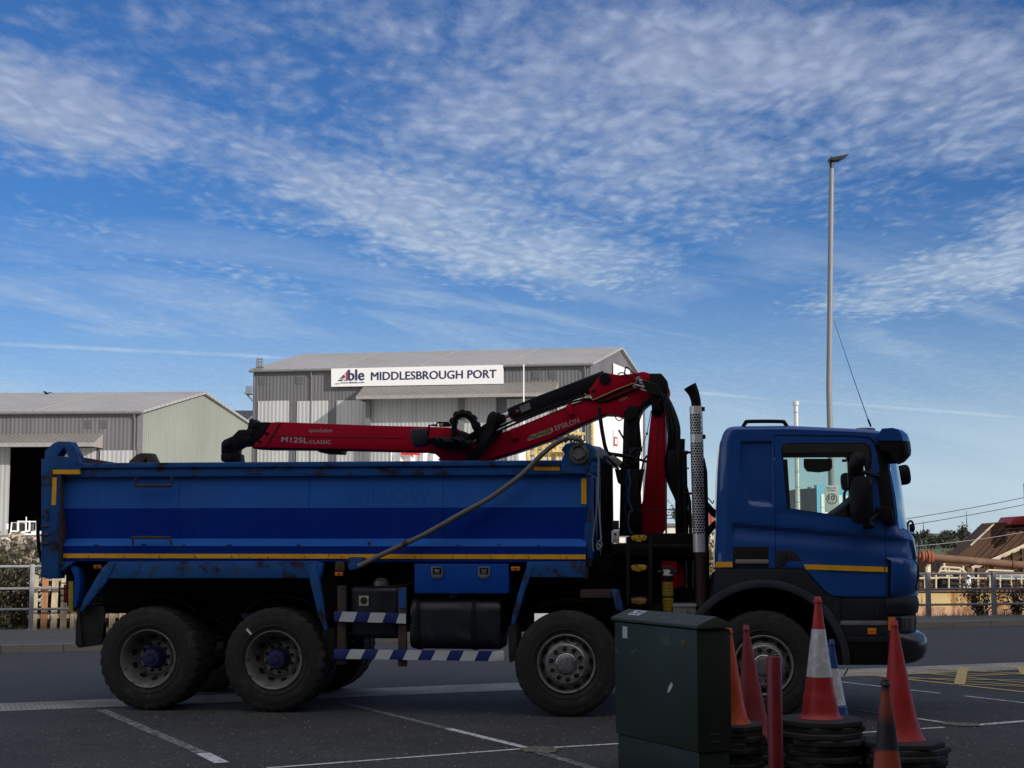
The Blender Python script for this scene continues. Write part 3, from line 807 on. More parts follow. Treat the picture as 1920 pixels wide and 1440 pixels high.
for (x0, x1, y0) in ((485, 498, 706), (555, 569, 705), (998, 1014, 696), (1028, 1043, 695)):
    w_ = MB(); rect_on(sB, w_, x0, y0, x1, y0 + 15, .05, .06); wo_ = w_.build('window', m_trim, sB.root, smooth=0)
    p_ = MB(); rect_on(sB, p_, x0 + 1, y0 + 1, x1 - 1, y0 + 14, .08, .03); p_.build('pane', m_shedwin, wo_, smooth=0)
# white gable cladding
q = sB.g
def gpt(px, py, out=0.06):
    """point on the right gable wall"""
    base = sB.root.matrix_world if False else None
    c, sn = math.cos(sB.ang), math.sin(sB.ang)
    rot = Matrix.Rotation(sB.ang, 3, 'Z')
    P0_ = sB.FL + rot @ Vector((sB.w, 0, 0)); dv = (rot @ q).normalized(); n = Vector((dv.y, -dv.x, 0))
    P0_ = P0_ + n * out
    d = ray(px, py); t = (P0_ - Vector((0, 0, CAM_H))).dot(n) / d.dot(n)
    P = Vector((0, 0, CAM_H)) + d * t
    return Matrix.Rotation(-sB.ang, 3, 'Z') @ (P - sB.FL)
def gquad(pts, name, mat, out=0.06, par=None, th=0.05):
    v = [gpt(x, y, out) for x, y in pts]; v2 = [gpt(x, y, out - th) for x, y in pts]; n = len(v)
    m = MB(); m.add([tuple(a) for a in v + v2], [tuple(range(n)), tuple(range(2 * n - 1, n - 1, -1))] + [(i, i + n, (i + 1) % n + n, (i + 1) % n) for i in range(n)])
    return m.build(name, mat, par or sB.root, smooth=0)
gquad([(1112, 760), (1205, 752), (1205, 990), (1112, 990)], 'wall_panel', m_white)
gquad([(1150, 681), (1181, 694), (1181, 742), (1150, 738)], 'gable_board', m_white, 0.12)
pb = gquad([(1150, 806), (1163, 807), (1163, 838), (1150, 838)], 'poster', m_signw, 0.14)
gquad([(1151.5, 819), (1158, 820), (1158, 836), (1151.5, 836)], 'poster_border', m_redink, 0.18, pb, .03)
gquad([(1153, 822), (1157, 822.5), (1157, 833), (1153, 833)], 'poster_centre', m_signw, 0.20, pb, .03)

# name board on the hangar front: a sign of its own
sg = thing('sign', 'long white name board reading MIDDLESBROUGH PORT on the grey hangar', 'sign', sB.root.location, sB.ang)
OUT = 0.55
def sp(px, py, o=OUT):
    a, z = sB.loc(px, py, -o); return Vector((a, -o, z))
TL, TR, BL, BR = sp(621, 691), sp(943, 684), sp(621, 725), sp(943, 719.5)
mb = MB(); b4 = [BL, BR, TR, TL]
mb.add([tuple(p) for p in b4] + [(p.x, p.y + .35, p.z) for p in b4], [(0, 1, 2, 3), (7, 6, 5, 4), (0, 4, 5, 1), (1, 5, 6, 2), (2, 6, 7, 3), (3, 7, 4, 0)])
mb.build('board', m_signw, sg, smooth=0)
def sgtext(nm, s, a, b, htpx, mat, bold=0.0, **k):
    p0, p1 = sp(*a, o=OUT + .02), sp(*b, o=OUT + .02); x = p1 - p0; sc = x.length / math.hypot(b[0] - a[0], b[1] - a[1])
    xv = x.normalized(); yv = Vector((-xv.z, 0, xv.x))
    text_mesh(nm, s, p0, xv, yv, x.length, htpx * sc, mat, sg, bold, 0.01, **k)
sgtext('lettering', 'MIDDLESBROUGH PORT', (695.5, 713.2), (931, 708.7), 15.5, m_navy, 0.022)
sgtext('company_lettering', 'ble', (652.5, 714), (683.5, 713.2), 20.5, m_navy, 0.03)
sgtext('web_lettering', 'www.ableuk.com', (638.5, 719.3), (683, 718.2), 3.4, m_navy, 0.02)
def sgpoly(name, pts, mat, o, par=sg):
    v = [sp(x, y, o) for x, y in pts]; n = len(v)
    m = MB(); m.add([tuple(p) for p in v] + [(p.x, p.y + .01, p.z) for p in v], [tuple(range(n)), tuple(range(2 * n - 1, n - 1, -1))])
    return m.build(name, mat, par, smooth=0, weld=False)
em = sgpoly('emblem', [(632.5, 714.8), (651.8, 694.5), (651.8, 714.2)], m_navy, OUT + .012)
for i, (pts, mt) in enumerate([
    ([(648.2, 698), (650.8, 696), (650.8, 714.3), (648.2, 714.3)], m_redink),
    ([(641, 706.8), (651.5, 704.6), (651.5, 707.4), (638.5, 709)], m_redink),
    ([(644.3, 702.6), (645.6, 701.2), (648, 703.6), (648, 705.2)], m_signw),
    ([(636.2, 711.6), (648.2, 708.2), (648.2, 709.6), (634.8, 713)], m_signw),
    ([(641, 714.4), (644, 714.3), (648, 710.6), (645.4, 710.8)], m_signw),
    ([(647.3, 699), (648.1, 698.2), (648.1, 714.3), (647.3, 714.3)], m_signw),
    ([(626.5, 720.4), (629, 718.8), (637, 718.4), (637, 720.1)], m_trimw),
    ([(685.0, 717.6), (685.6, 717.5), (685.6, 717.6), (685, 717.7)], m_navy)]):
    sgpoly('emblem_stripe', pts, mt, OUT + .02 + i * .003, em)
# roof ladder and side platform at the hangar's left end
mb = MB()
def hp(px, py, o=0.4): a, z = sB.loc(px, py, -o); return (a, -o, z)
for x in (481.5, 485.5, 491): mb.tube([hp(x, 694), hp(x + .8, 672.5)], .09, 5)
for y in (673, 679, 686): mb.tube([hp(481.5, y), hp(491.5, y)], .07, 5)
mb.tube([hp(480, 688), hp(494, 688)], .12, 5)
mb.build('roof_ladder', m_trim, sB.root)
mb = MB()
for x in (461.8, 466, 470): mb.tube([hp(x, 737), hp(x, 725)], .07, 5)
for y in (725, 729, 733): mb.tube([hp(461.5, y), hp(474, y)], .05, 5)
mb.box(hp(461, 738)[0], hp(474, 738)[0], -.9, .2, hp(461, 739.5)[2], hp(461, 737)[2])
mb.tube([hp(463, 739), hp(474, 752)], .09, 5)
mb.build('side_platform', m_trim, sB.root)

# dark roof between the two sheds
d1 = W(380, 790, 185); d2 = W(560, 790, 185); d3 = W(560, 790, 210)
for c_ in (d1, d2, d3): c_.z = 0
d2 = d1 + Vector((13, 0, 0)); d3 = d2 + Vector((2, 20, 0))
m_roofd = corrugated('roof_sheet_dark', (0.045, 0.047, 0.055), 0.9, 0.2)
Shed('shed', 'low shed with dark slate coloured roof glimpsed between the two grey sheds', d1, d2, d3, W(440, 808, 185).z, W(440, 774.5, 195).z, m_roofd, m_roofd, m_roofd)

# big building behind the camera that keeps the car park in shade
m_brick = pmat('rear_building_brick', (0.20, 0.13, 0.10), 0.85, bump=(8, .4))
ang = R(15)
rb = thing('building', 'tall brick warehouse across the car park, behind the viewer', 'building', (-35, -16.4, 0), ang)
mb = MB(); mb.box(0, 150, -16, 0, 0, 16.3); mb.build('wall', m_brick, rb, smooth=0)
mb = MB(); mb.box(-.4, 150.4, -16.4, .4, 16.3, 16.9); mb.build('roof', m_roof, rb, smooth=0)
wm_ = MB()
wproto = None
for i in range(24):
    for j in range(3):
        if wproto is None:
            m = MB(); m.box(0, 2.2, 0, .06, 0, 2.0); wproto = m.build('window', m_trimw, rb, smooth=0)
            m = MB(); m.box(.08, 2.12, .06, .08, .08, 1.92); m.build('pane', m_shedwin, wproto, smooth=0)
            wproto.location = (3 + i * 6.1, 0.0, 2 + j * 4.8)
        elif i % 2 == 0:
            c = copy_tree(wproto, rb); c.location = (3 + i * 6.1, 0.0, 2 + j * 4.8)
# ================================================================== BACKGROUND THINGS
m_galv = pmat('galvanised_steel', (0.30, 0.31, 0.33), 0.55, 0.3, var=0.15, vs=6)
m_galvd = pmat('galvanised_rail_dull', (0.17, 0.18, 0.20), 0.6, 0.2, var=0.2, vs=6)
m_cream = pmat('cream_paint', (0.62, 0.56, 0.40), 0.6, dirt=((0.22, 0.09, 0.03), 0.25, 2.0))
m_black = pmat('black_metal', (0.012, 0.013, 0.016), 0.5)

def fence(name, label, px_posts, px0, px1, rails_px, top_px, base_px, mat, pw=0.075):
    """tubular guard rail on the line FL-FR: posts and three rails"""
    def on(px, py):
        d = ray(px, py); n = Vector((-fd.y, fd.x, 0)); t = (FL - Vector((0, 0, CAM_H))).dot(n) / d.dot(n)
        return Vector((0, 0, CAM_H)) + d * t
    o = on(px_posts[0], base_px); root = thing(name, label, 'fence', (o.x, o.y, 0), math.atan2(fd.y, fd.x))
    def lx(px): p = on(px, 1100); return (p - Vector((o.x, o.y, 0))).dot(fd)
    zt = on(px_posts[0], top_px).z; zb = 0.105
    for px in px_posts:
        mb = MB(); x = lx(px); mb.box(x - pw / 2, x + pw / 2, -.04, .04, zb, zt); mb.box(x - .09, x + .09, -.09, .09, zb, zb + .012)
        mb.build('post', mat, root, bevel=.006)
    for py in rails_px:
        z = on(px_posts[0], py).z; mb = MB(); mb.tube([(lx(px0), 0, z), (lx(px1), 0, z)], .024, 10); mb.build('rail', mat, root)
fence('guard_rail', 'grey tubular guard rail left of the truck, in front of the wooden pickets', [60, -75, 195, 330, 465, 600, 735, 870], -260, 905, [1062, 1103.5, 1142.5], 1058, 1171, m_galv)
fence('guard_rail', 'dark grey tubular guard rail right of the truck, in front of the yellow barge', [1740, 1863, 1617, 1986, 1494, 2110], 1400, 2200, [1076, 1105, 1134], 1073, 1153, m_galvd, .085)

m_twig = pmat('twig_bark', (0.03, 0.022, 0.015), 0.9, var=0.3)
# wooden pickets behind the left guard rail
m_picket = pmat('weathered_wood', (0.46, 0.38, 0.26), 0.85, var=0.35, vs=2.5, stretch=(3, 3, .5), dirt=((0.10, 0.08, 0.05), 0.3, 4, (3, 3, .6)))
m_picketd = pmat('stained_wood', (0.35, 0.17, 0.08), 0.85, var=0.2, dirt=((0.12, 0.09, 0.06), 0.3, 4))
pA = FL + fn * 1.0 + fd * 0.0
pf = thing('picket_fence', 'weathered pale wooden paling fence behind the grey guard rail', 'fence', (pA.x, pA.y, 0), math.atan2(fd.y, fd.x))
rnd = random.Random(5)
def plx(px):
    d = ray(px, 1100); n = Vector((-fd.y, fd.x, 0)); t = (pA - Vector((0, 0, CAM_H))).dot(n) / d.dot(n)
    return (Vector((0, 0, CAM_H)) + d * t - pA).dot(fd)
x = plx(59)
k = 0
while x < plx(930):
    h = rnd.uniform(1.03, 1.08) + (0.16 if k == 1 else 0)
    w = 0.112; lean = rnd.uniform(-.02, .02)
    mb = MB(); mb.prism([(x, 0.0), (x + w, 0.0), (x + w + lean, h - .03), (x + w / 2 + lean, h), (x + lean, h - .03)], 0, .03)
    mb.build('picket', m_picketd if k == 1 else m_picket, pf)
    x += 0.174; k += 1
hg = thing('hedge', 'dark dense hedge seen through the gaps of the wooden paling fence', 'hedge', (pA.x, pA.y, 0), math.atan2(fd.y, fd.x))
mb = MB(); rnh = random.Random(77)
for i in range(5200):
    xh = rnh.uniform(plx(-160), plx(935)); p = Vector((xh, rnh.uniform(.35, .9), (rnh.uniform(.02, 1.0) ** .9) * (1 if xh > plx(70) else .55))); a = Vector((rnh.gauss(0, 1), rnh.gauss(0, 1), rnh.gauss(0, 1))).normalized(); b = a.orthogonal().normalized(); w = a.cross(b); s_ = rnh.uniform(.03, .06)
    mb.add([p - b * s_, p + w * s_ * .6, p + b * s_, p - w * s_ * .6], [(0, 1, 2, 3)])
mb.build('foliage', leaf_mat('hedge_leaves', (0.006, 0.010, 0.005), (0.02, 0.03, 0.012)), hg, weld=False, smooth=0)
mb = MB(); mb.box(plx(75), plx(935), .55, .7, 0, .92); mb.box(plx(-160), plx(74), .55, .7, 0, .45); mb.build('stem', m_twig, hg, smooth=0, weld=False)
mb = MB(); mb.box(plx(55), plx(930), .032, .09, .25, .34); mb.box(plx(55), plx(930), .032, .09, .75, .84); mb.build('cross_rail', m_picket, pf, smooth=0, weld=False)

# twiggy shrubs
m_twig = pmat('twig_bark', (0.075, 0.055, 0.035), 0.9, var=0.3)
m_twigl = leaf_mat('shrub_leaves_dry', (0.025, 0.028, 0.011), (0.10, 0.09, 0.04))
m_leafd = leaf_mat('shrub_leaves_dark', (0.015, 0.030, 0.012), (0.06, 0.075, 0.03))
m_leafr = leaf_mat('shrub_leaves_purple', (0.02, 0.012, 0.014), (0.07, 0.05, 0.03))
def shrub(label, base, h, spread, n_stem, n_leaf, size, mat, seed, lean=0.0, leafz=(.3, 1.0), group=None, twigr=.010):
    rnd = random.Random(seed)
    root = thing('shrub', label, 'shrub', tuple(base), 0, group)
    tips = []; mb = MB()
    for i in range(n_stem):
        a = rnd.uniform(0, 2 * math.pi); r = spread * rnd.uniform(.3, 1); hh = h * rnd.uniform(.65, 1.0)
        p = Vector((rnd.uniform(-.1, .1), rnd.uniform(-.1, .1), 0)); pts = [p.copy()]
        e = Vector((math.cos(a) * r + lean * hh, math.sin(a) * r * .7, hh))
        for s_ in range(1, 6):
            t = s_ / 5; pts.append(Vector((e.x * t ** 1.3, e.y * t ** 1.3, e.z * t)) + Vector((rnd.gauss(0, .02), rnd.gauss(0, .02), 0)) * h)
        mb.tube(pts, [twigr * (1 - .75 * k / 5) for k in range(6)], 4)
        tips += pts[2:]
        for b_ in range(4):
            q0 = rnd.choice(pts[1:5]); q1 = q0 + Vector((rnd.gauss(0, .16), rnd.gauss(0, .12), rnd.uniform(.02, .22))) * h
            mb.tube([q0, (q0 + q1) / 2 + Vector((0, 0, .02)), q1], [twigr * .5, twigr * .35, twigr * .15], 4); tips += [q1, (q0 + q1) / 2]
    mb.build('stem', m_twig, root, weld=False)
    mb = MB()
    for i in range(n_leaf):
        p = rnd.choice(tips) + Vector((rnd.gauss(0, .05), rnd.gauss(0, .05), rnd.gauss(0, .05))) * h
        if p.z < h * leafz[0]: continue
        a = Vector((rnd.gauss(0, 1), rnd.gauss(0, 1), rnd.gauss(0, .6))).normalized(); b = a.orthogonal().normalized()
        b = (b + a.cross(b) * rnd.uniform(-1, 1)).normalized(); w = a.cross(b).normalized(); s_ = size * rnd.uniform(.6, 1.4)
        mb.add([p - b * s_, p + w * s_ * .45, p + b * s_, p - w * s_ * .45], [(0, 1, 2, 3)])
    mb.build('foliage', mat, root, weld=False, smooth=0)
    return root
g0 = W(18, 1100, 28.2); g0.z = 0
shrub('dense twiggy shrub behind the left guard rail, at the photo edge', g0, 1.62, .75, 70, 1700, .045, m_twigl, 11, .02, (.05, 1))
g0 = W(-45, 1100, 28.6); g0.z = 0
shrub('dry brown shrub behind the guard rail, cut by the left edge of the photo', g0, 1.7, .8, 60, 1500, .045, m_twigl, 12, .02, (.05, 1))
g0 = W(52, 1100, 28.0); g0.z = 0
shrub('thin bare shrub between the dense shrub and the first wooden picket', g0, 1.25, .35, 26, 500, .028, m_twigl, 13, -.1, (.05, 1))
g0 = W(1836, 1100, 32.0); g0.z = -.1
shrub('leafy dark shrub in front of the yellow barge, beside the second quay rail post', g0, 1.05, .6, 26, 800, .034, m_leafr, 21, .0, (.12, 1))
g0 = W(1903, 1100, 32.1); g0.z = -.1
shrub('leafy dark shrub in front of the yellow barge, nearest the right edge', g0, .95, .5, 22, 650, .034, m_leafr, 22, .05, (.12, 1))
g0 = W(1333, 1100, 34); g0.z = 0
shrub('green shrub with orange tips seen in the gap behind the truck cab', g0, 2.1, .8, 34, 2200, .045, leaf_mat('shrub_leaves_autumn', (0.10, 0.13, 0.03), (0.28, 0.13, 0.05)), 23, 0, (.05, 1))
g0 = W(1262, 1100, 44); g0.z = 0
shrub('small wispy shrub on the rooftop terrace behind the crane column', W(1268, 985, 60), 1.0, .5, 12, 260, .05, m_leafd, 24)
# grass along the fence foot
def tufts(mb, pts, n, h, seed):
    rnd = random.Random(seed)
    for (a, b, w) in pts:
        for i in range(n):
            p = a + (b - a) * rnd.random() + fn * rnd.uniform(-w, w); hh = h * rnd.uniform(.3, 1.2)
            d = Vector((rnd.gauss(0, .35), rnd.gauss(0, .35), 1)).normalized(); s_ = Vector((rnd.uniform(-1, 1), rnd.uniform(-1, 1), 0)).normalized() * .012
            mb.add([p - s_, p + s_, p + d * hh], [(0, 1, 2)])
mb = MB()
e0 = FR + fn * .35 - fd * 5.0; e1 = FR + fn * .35 + fd * 6; e0.z = e1.z = .02
tufts(mb, [(e0, e1, .22)], 3200, .16, 1)
s0 = FL + fn * .5 - fd * 1.5; s1 = FL + fn * .5 + fd * 3; s0.z = s1.z = .02
tufts(mb, [(s0, s1, .25)], 900, .13, 2)
tag(mb.build('grass', leaf_mat('grass_blades', (0.05, 0.07, 0.02), (0.16, 0.16, 0.06)), weld=False, smooth=0), kind='stuff')
mb = MB(); vs = [e0 - fn * .35, e1 - fn * .35, e1 + fn * 1.3, e0 + fn * 1.3]
mb.add([(p.x, p.y, .015) for p in vs], [(0, 1, 2, 3)]); struct('verge', mb, m_bank, smooth=0)

# scrap and rubble heap behind the left fence
m_scrap = leaf_mat('scrap_pieces', (0.03, 0.025, 0.018), (0.42, 0.36, 0.28))
mb = MB(); rnd = random.Random(9)
for i in range(1100):
    px = rnd.uniform(-60, 110); Yd = rnd.uniform(60, 66)
    top = 1012 + 8 * math.sin(px * .13) + 6 * math.sin(px * .31 + 1)
    P = W(px, rnd.uniform(top, 1078), Yd)
    M = Matrix.Translation(P) @ Matrix.Rotation(rnd.uniform(0, 6), 4, 'Z') @ Matrix.Rotation(rnd.uniform(-1.5, 1.5), 4, 'X') @ Matrix.Rotation(rnd.uniform(-.9, .9), 4, 'Y')
    a, b, c = rnd.uniform(.04, .34), rnd.uniform(.03, .14), rnd.uniform(.02, .08)
    mb.box(-a, a, -b, b, -c, c, M)
tag(mb.build('scrap_heap', m_scrap, weld=False, smooth=0), kind='stuff')
m_sp = pmat('scrap_core', (0.10, 0.085, 0.065), 0.9, var=0.4)
mb = MB(); pts = [W(px, 1016 + 7 * math.sin(px * .13), 66) for px in range(-100, 125, 12)]
vs = []; 
for p in pts: vs += [(p.x, p.y, p.z), (p.x, p.y - 6, -.5), (p.x, p.y + 5, -.5)]
fs = []
for i in range(len(pts) - 1): fs += [(i * 3, i * 3 + 1, i * 3 + 4, i * 3 + 3), (i * 3, i * 3 + 3, i * 3 + 5, i * 3 + 2)]
mb.add(vs, fs); tag(mb.build('rubble_mound', m_sp), kind='stuff')
# white yard wall seen behind pickets / under the truck
m_wall = pmat('whitewashed_wall', (0.70, 0.68, 0.62), 0.8, dirt=((0.3, 0.25, 0.2), .3, .6))
wl = thing('wall', 'low whitewashed yard wall seen in the gaps behind and under the truck', 'wall', tuple(W(700, 1000, 78) * 1), 0)
wl.location.z = 0
mb = MB(); mb.box(-20, 16.5, 0, .3, 0, 1.6); mb.build('wall_face', m_wall, wl, smooth=0)
mb = MB(); mb.box(-20.1, 16.6, -.06, .36, 1.6, 1.7); mb.build('coping', m_kerb, wl, smooth=0)

# white loader cab in front of the dark doorway
m_vw = pmat('vehicle_white', (0.78, 0.78, 0.75), 0.45)
m_vglass = pmat('vehicle_glass_dark', (0.02, 0.025, 0.025), 0.15)
def VP(px, py, Yd=96): return W(px, py, Yd)
vb = VP(36, 1008); vr = thing('loader', 'small white yard loader with framed cab windows in front of the dark doorway', 'vehicle', (vb.x, vb.y, 0))
def vl(px, py, dy=0): p = VP(px, py); return (p.x - vb.x, dy, p.z)
def frame2(mb, pts, r, dys=(0, 1.4)):
    for dy in dys:
        q = [vl(x, y, dy) for x, y in pts]; mb.tube(q + [q[0]], r, 5)
mb = MB(); frame2(mb, [(19, 1006), (22, 980), (33, 980), (33, 1004)], .055); frame2(mb, [(34, 1000), (34, 978), (55.5, 978), (55, 995)], .08)
for a, b in (((20, 996), (33, 996)), ((48.5, 978), (48.5, 996))):
    mb.tube([vl(*a), vl(*b)], .055, 5)
mb.tube([vl(49, 978), vl(49.3, 969)], .04, 5)
mb.build('cab_frame', m_vw, vr)
mb = MB(); a = vl(20, 980); b = vl(55, 1000); mb.box(a[0] + .1, b[0] - .1, .15, 1.3, b[2], a[2] - .05); mb.build('cab_glass', m_vglass, vr, smooth=0)
mb = MB(); a = vl(18, 1000); b = vl(56, 1012); mb.box(a[0], b[0], -.3, 1.9, b[2], a[2]); mb.box(b[0], b[0] + 1.3, .1, 1.5, .8, a[2] + .15); mb.build('chassis', m_vw, vr, bevel=.08)
for (px, dy) in ((22, -.45), (52, -.45), (22, 1.5), (52, 1.5)):
    mb = MB(); x = vl(px, 1000)[0]; mb.lathe([(0, .2), (0, .62), (.06, .68), (.36, .68), (.42, .62), (.42, .2)], Matrix.Translation((x, dy, .68)), 20); mb.build('wheel', m_black, vr)
mb = MB(); a = vl(14.5, 982); mb.box(a[0], a[0] + .12, -.3, -.2, a[2] - .35, a[2]); mb.build('mirror', m_vw, vr)

# white banner with a red logo plate in front of the hangar door
ban = thing('banner', 'white tarpaulin banner with a red square logo, hung in front of the hangar door', 'banner', tuple(W(775, 860, 110)))
def bl_(px, py, dy=0): p = W(px, py, 110); o = W(775, 860, 110); return (p.x - o.x, dy, p.z - o.z)
mb = MB(); nn = 26; vs = []
for i in range(nn + 1):
    px = 732 + (832 - 732) * i / nn; w_ = .18 * math.sin(i * 1.1) + .1 * math.sin(i * 2.3)
    vs += [bl_(px, 842, w_), bl_(px, 905, w_ * 1.6)]
mb.add(vs, [(2 * i, 2 * i + 2, 2 * i + 3, 2 * i + 1) for i in range(nn)]); mb.build('cloth', m_signw, ban)
mb = MB(); a, b = bl_(753, 845), bl_(787.5, 853.7); mb.box(a[0], b[0], -.42, -.38, b[2], a[2]); pl = mb.build('logo_plate', pmat('logo_red', (.55, .02, .015), .5), ban, smooth=0)
mb = MB()
for (x0, x1) in ((757, 767.5), (770, 781)): a, b = bl_(x0, 845.2), bl_(x1, 849.5); mb.box(a[0], b[0], -.45, -.43, b[2], a[2])
mb.build('logo_lettering', m_signw, pl, smooth=0, weld=False)
mb = MB()
for x_ in (732, 832): a = bl_(x_, 840); mb.tube([(a[0], .1, a[2]), (a[0], .1, -W(775, 860, 110).z)], .07, 6)
mb.build('banner_post', m_galv, ban)

# yellow steel framework in front of the hangar (seen under the crane boom)
m_ystl = pmat('yellow_steel', (0.60, 0.46, 0.18), 0.6, var=.2, dirt=((0.25, 0.12, 0.04), .3, 1))
fwk = thing('scaffold', 'yellow and cream steel framework standing in front of the hangar corner', 'scaffold', tuple(W(1040, 860, 100)))
fwk.location.z = 0; ox = fwk.location.x
def fl_(px, py, dy=0): p = W(px, py, 100); return Vector((p.x - ox, dy, p.z))
mb = MB(); rnd = random.Random(4)
for px in (978, 990, 1004, 1018, 1030, 1044, 1058, 1070, 1082, 1095):
    for dy in (0, 2.5):
        mb.tube([fl_(px, 800 + rnd.uniform(0, 34), dy), Vector((fl_(px, 900).x, dy, 0))], .11 if dy == 0 else .08, 6)
for py in (814, 836, 848, 880):
    mb.tube([fl_(1000, py), fl_(1097, py + rnd.uniform(-1, 1))], .10, 6); mb.tube([fl_(976, py + 3, 2.5), fl_(1090, py + 3, 2.5)], .07, 6)
for (a, b) in (((1018, 858), (1044, 822)), ((1044, 858), (1070, 838)), ((1070, 838), (1095, 858)), ((1082, 806), (1100, 850))): mb.tube([fl_(*a), fl_(*b)], .10, 6)
mb.build('frame', m_ystl, fwk)
mb = MB(); mb.box(fl_(1035, 846).x, fl_(1095, 846).x, -.6, 2.6, fl_(0, 848).z, fl_(0, 845).z); mb.box(fl_(1012, 826).x, fl_(1052, 826).x, -.2, 2.2, fl_(0, 828).z, fl_(0, 825).z)
mb.build('platform', m_ystl, fwk, smooth=0, weld=False)
mb = MB(); mb.box(fl_(972, 842).x, fl_(986, 842).x, -1, 1, 0, fl_(0, 836).z); mb.build('tank_panel', m_signw, fwk, smooth=0)
mb = MB(); mb.tube([fl_(1117, 775, 4), Vector((fl_(1117, 900).x, 4, 0))], .10, 6)
for py in range(780, 900, 8): mb.tube([fl_(1114, py, 4), fl_(1120, py, 4)], .07, 5)
mb.build('ladder_mast', m_ystl, fwk)

# slim white pole in front of the hangar
fp = thing('flagpole', 'slim white pole in front of the hangar, right of the name board', 'pole', tuple(W(982, 860, 132))); fp.location.z = 0
mb = MB(); p = W(982, 686, 132); mb.tube([(0, 0, 0), (0, 0, p.z * .5), (0, 0, p.z)], [.10, .085, .05], 8); mb.build('pole', m_vw, fp)
mb = MB(); mb.lathe([(-.08, .0), (-.05, .07), (.05, .07), (.08, 0)], Matrix.Translation((0, 0, p.z + .05)) @ Matrix.Rotation(R(90), 4, 'X'), 8); mb.build('finial', m_vw, fp)

# street lamp
m_lampg = pmat('lamp_post_paint', (0.235, 0.245, 0.255), 0.5, var=.06)
m_lamph = pmat('lamp_head_dark', (0.012, 0.015, 0.015), 0.45)
lb = W(1561, 1000, 33.0); lb.z = 0
lamp = thing('street_lamp', 'tall grey street lamp with dark flat head rising behind the truck cab', 'street lamp', tuple(lb))
lt = W(1559, 316, 33.0)
mb = MB(); mb.tube([(0, 0, 0), (0, 0, 1.5), (0, 0, 1.52), (-.01, 0, 5), (lt.x - lb.x, 0, lt.z)], [.10, .10, .068, .064, .056], 20); mb.build('pole', m_lampg, lamp)
mb = MB(); zt = lt.z; xx = lt.x - lb.x
mb.tube([(xx, 0, zt - .01), (xx, 0, zt + .17)], .040, 14)
mb.tube([(xx, 0, zt + .10), (xx + .0, 0, zt + .20)], .052, 14)
mb.build('spigot', m_lamph, lamp)
M = Matrix.Translation((xx, 0, zt + .19)) @ Matrix.Rotation(R(-14), 4, 'Y')
mb = MB(); mb.prism([(-.06, -.01), (.05, -.045), (.18, -.055), (.25, -.035), (.38, .012), (.40, .024), (.36, .032), (.12, .040), (.03, .045), (-.05, .04), (-.07, .02)], -.11, .11, M=M)
mb.build('lamp_head', m_lamph, lamp, bevel=.012)
mb = MB(); mb.prism([(.12, -.063), (.34, -.008), (.34, -.012), (.12, -.067)], -.08, .08, M=M); mb.build('lens', m_shedwin, lamp)
mb = MB(); mb.lathe([(-.02, .02), (.02, .02), (.03, .012)], M @ Matrix.Translation((.02, 0, .055)) @ Matrix.Rotation(R(90), 4, 'X'), 12); mb.build('photocell', m_lamph, lamp)
# speed sign on the lamp post, seen through the cab windows
sgn = thing('speed_sign', 'white speed limit sign with a 10 in a circle, on the street lamp post', 'sign', (lb.x, lb.y - .13, 0))
def q10(px, py): p = W(px, py, 32.87); return (p.x - lb.x, p.z)
a = q10(1545.5, 910); b = q10(1574, 960)
mb = MB(); mb.box(a[0], b[0], -.004, .004, b[1], a[1]); mb.build('plate', pmat('sign_plate_grey', (.50, .52, .52), .4, var=.03), sgn, bevel=.002)
m_ink = pmat('sign_ink', (0.05, 0.06, 0.07), 0.6)
cx, cz = q10(1559.5, 935.5); rr = 10.2 / F * 33
mb = MB(); nn = 48
ring = [(cx + rr * math.cos(2 * math.pi * k / nn), cz + rr * math.sin(2 * math.pi * k / nn)) for k in range(nn)]
hole = [(cx + rr * .84 * math.cos(2 * math.pi * k / nn), cz + rr * .84 * math.sin(2 * math.pi * k / nn)) for k in range(nn)]
mb.prism(ring, -.007, -.005, [hole]); mb.build('ring', m_ink, sgn, smooth=0)
def stext(s, x, y, wpx, hpx, nm, bold=.03):
    p = q10(x, y); text_mesh(nm, s, (p[0], -.0055, p[1]), (1, 0, 0), (0, 0, 1), wpx / F * 33, hpx / F * 33, m_ink, sgn, bold)
stext('10', 1553, 938.5, 12.5, 10, 'number', .04); stext('mph', 1556, 942.6, 7, 2.6, 'unit_lettering', .02)
stext('Riverside', 1550.5, 916.3, 18, 3.2, 'lettering', .02); stext('Stadium', 1551.5, 920.8, 15, 3.0, 'lettering', .02)
mb = MB()
for z in (a[1] - .12, b[1] + .1): mb.box(-.08, .08, .004, .03, z - .015, z + .015); 
mb.build('bracket', m_galv, sgn, smooth=0, weld=False)

# grey and light blue works building + flues seen through the cab
m_lblue = pmat('cladding_light_blue', (0.16, 0.42, 0.60), 0.5)
wb = W(1491, 1000, 200); we = W(1533, 1000, 194); wz = W(1491, 917.5, 200).z
mw = thing('building', 'grey and light blue works building seen through the cab windows', 'building', (wb.x, wb.y, 0))
x1 = we.x - wb.x; y1 = we.y - wb.y
mb = MB(); mb.add([(0, 0, 0), (x1, y1, 0), (x1, y1, wz), (0, 0, wz), (1, 15, 0), (x1 + 7.5, 6, 0), (x1 + 7.5, 6, wz), (1, 15, wz)],
       [(0, 1, 2, 3), (3, 2, 6, 7), (4, 0, 3, 7), (5, 4, 7, 6)]); mb.build('wall', m_grey, mw, smooth=0)
bxv = Vector((7.5, 6 - y1, 0)).normalized(); nv = Vector((bxv.y, -bxv.x, 0))
mb = MB(); p0 = Vector((x1, y1, 0)); e = Vector((x1 + 7.5, 6, 0))
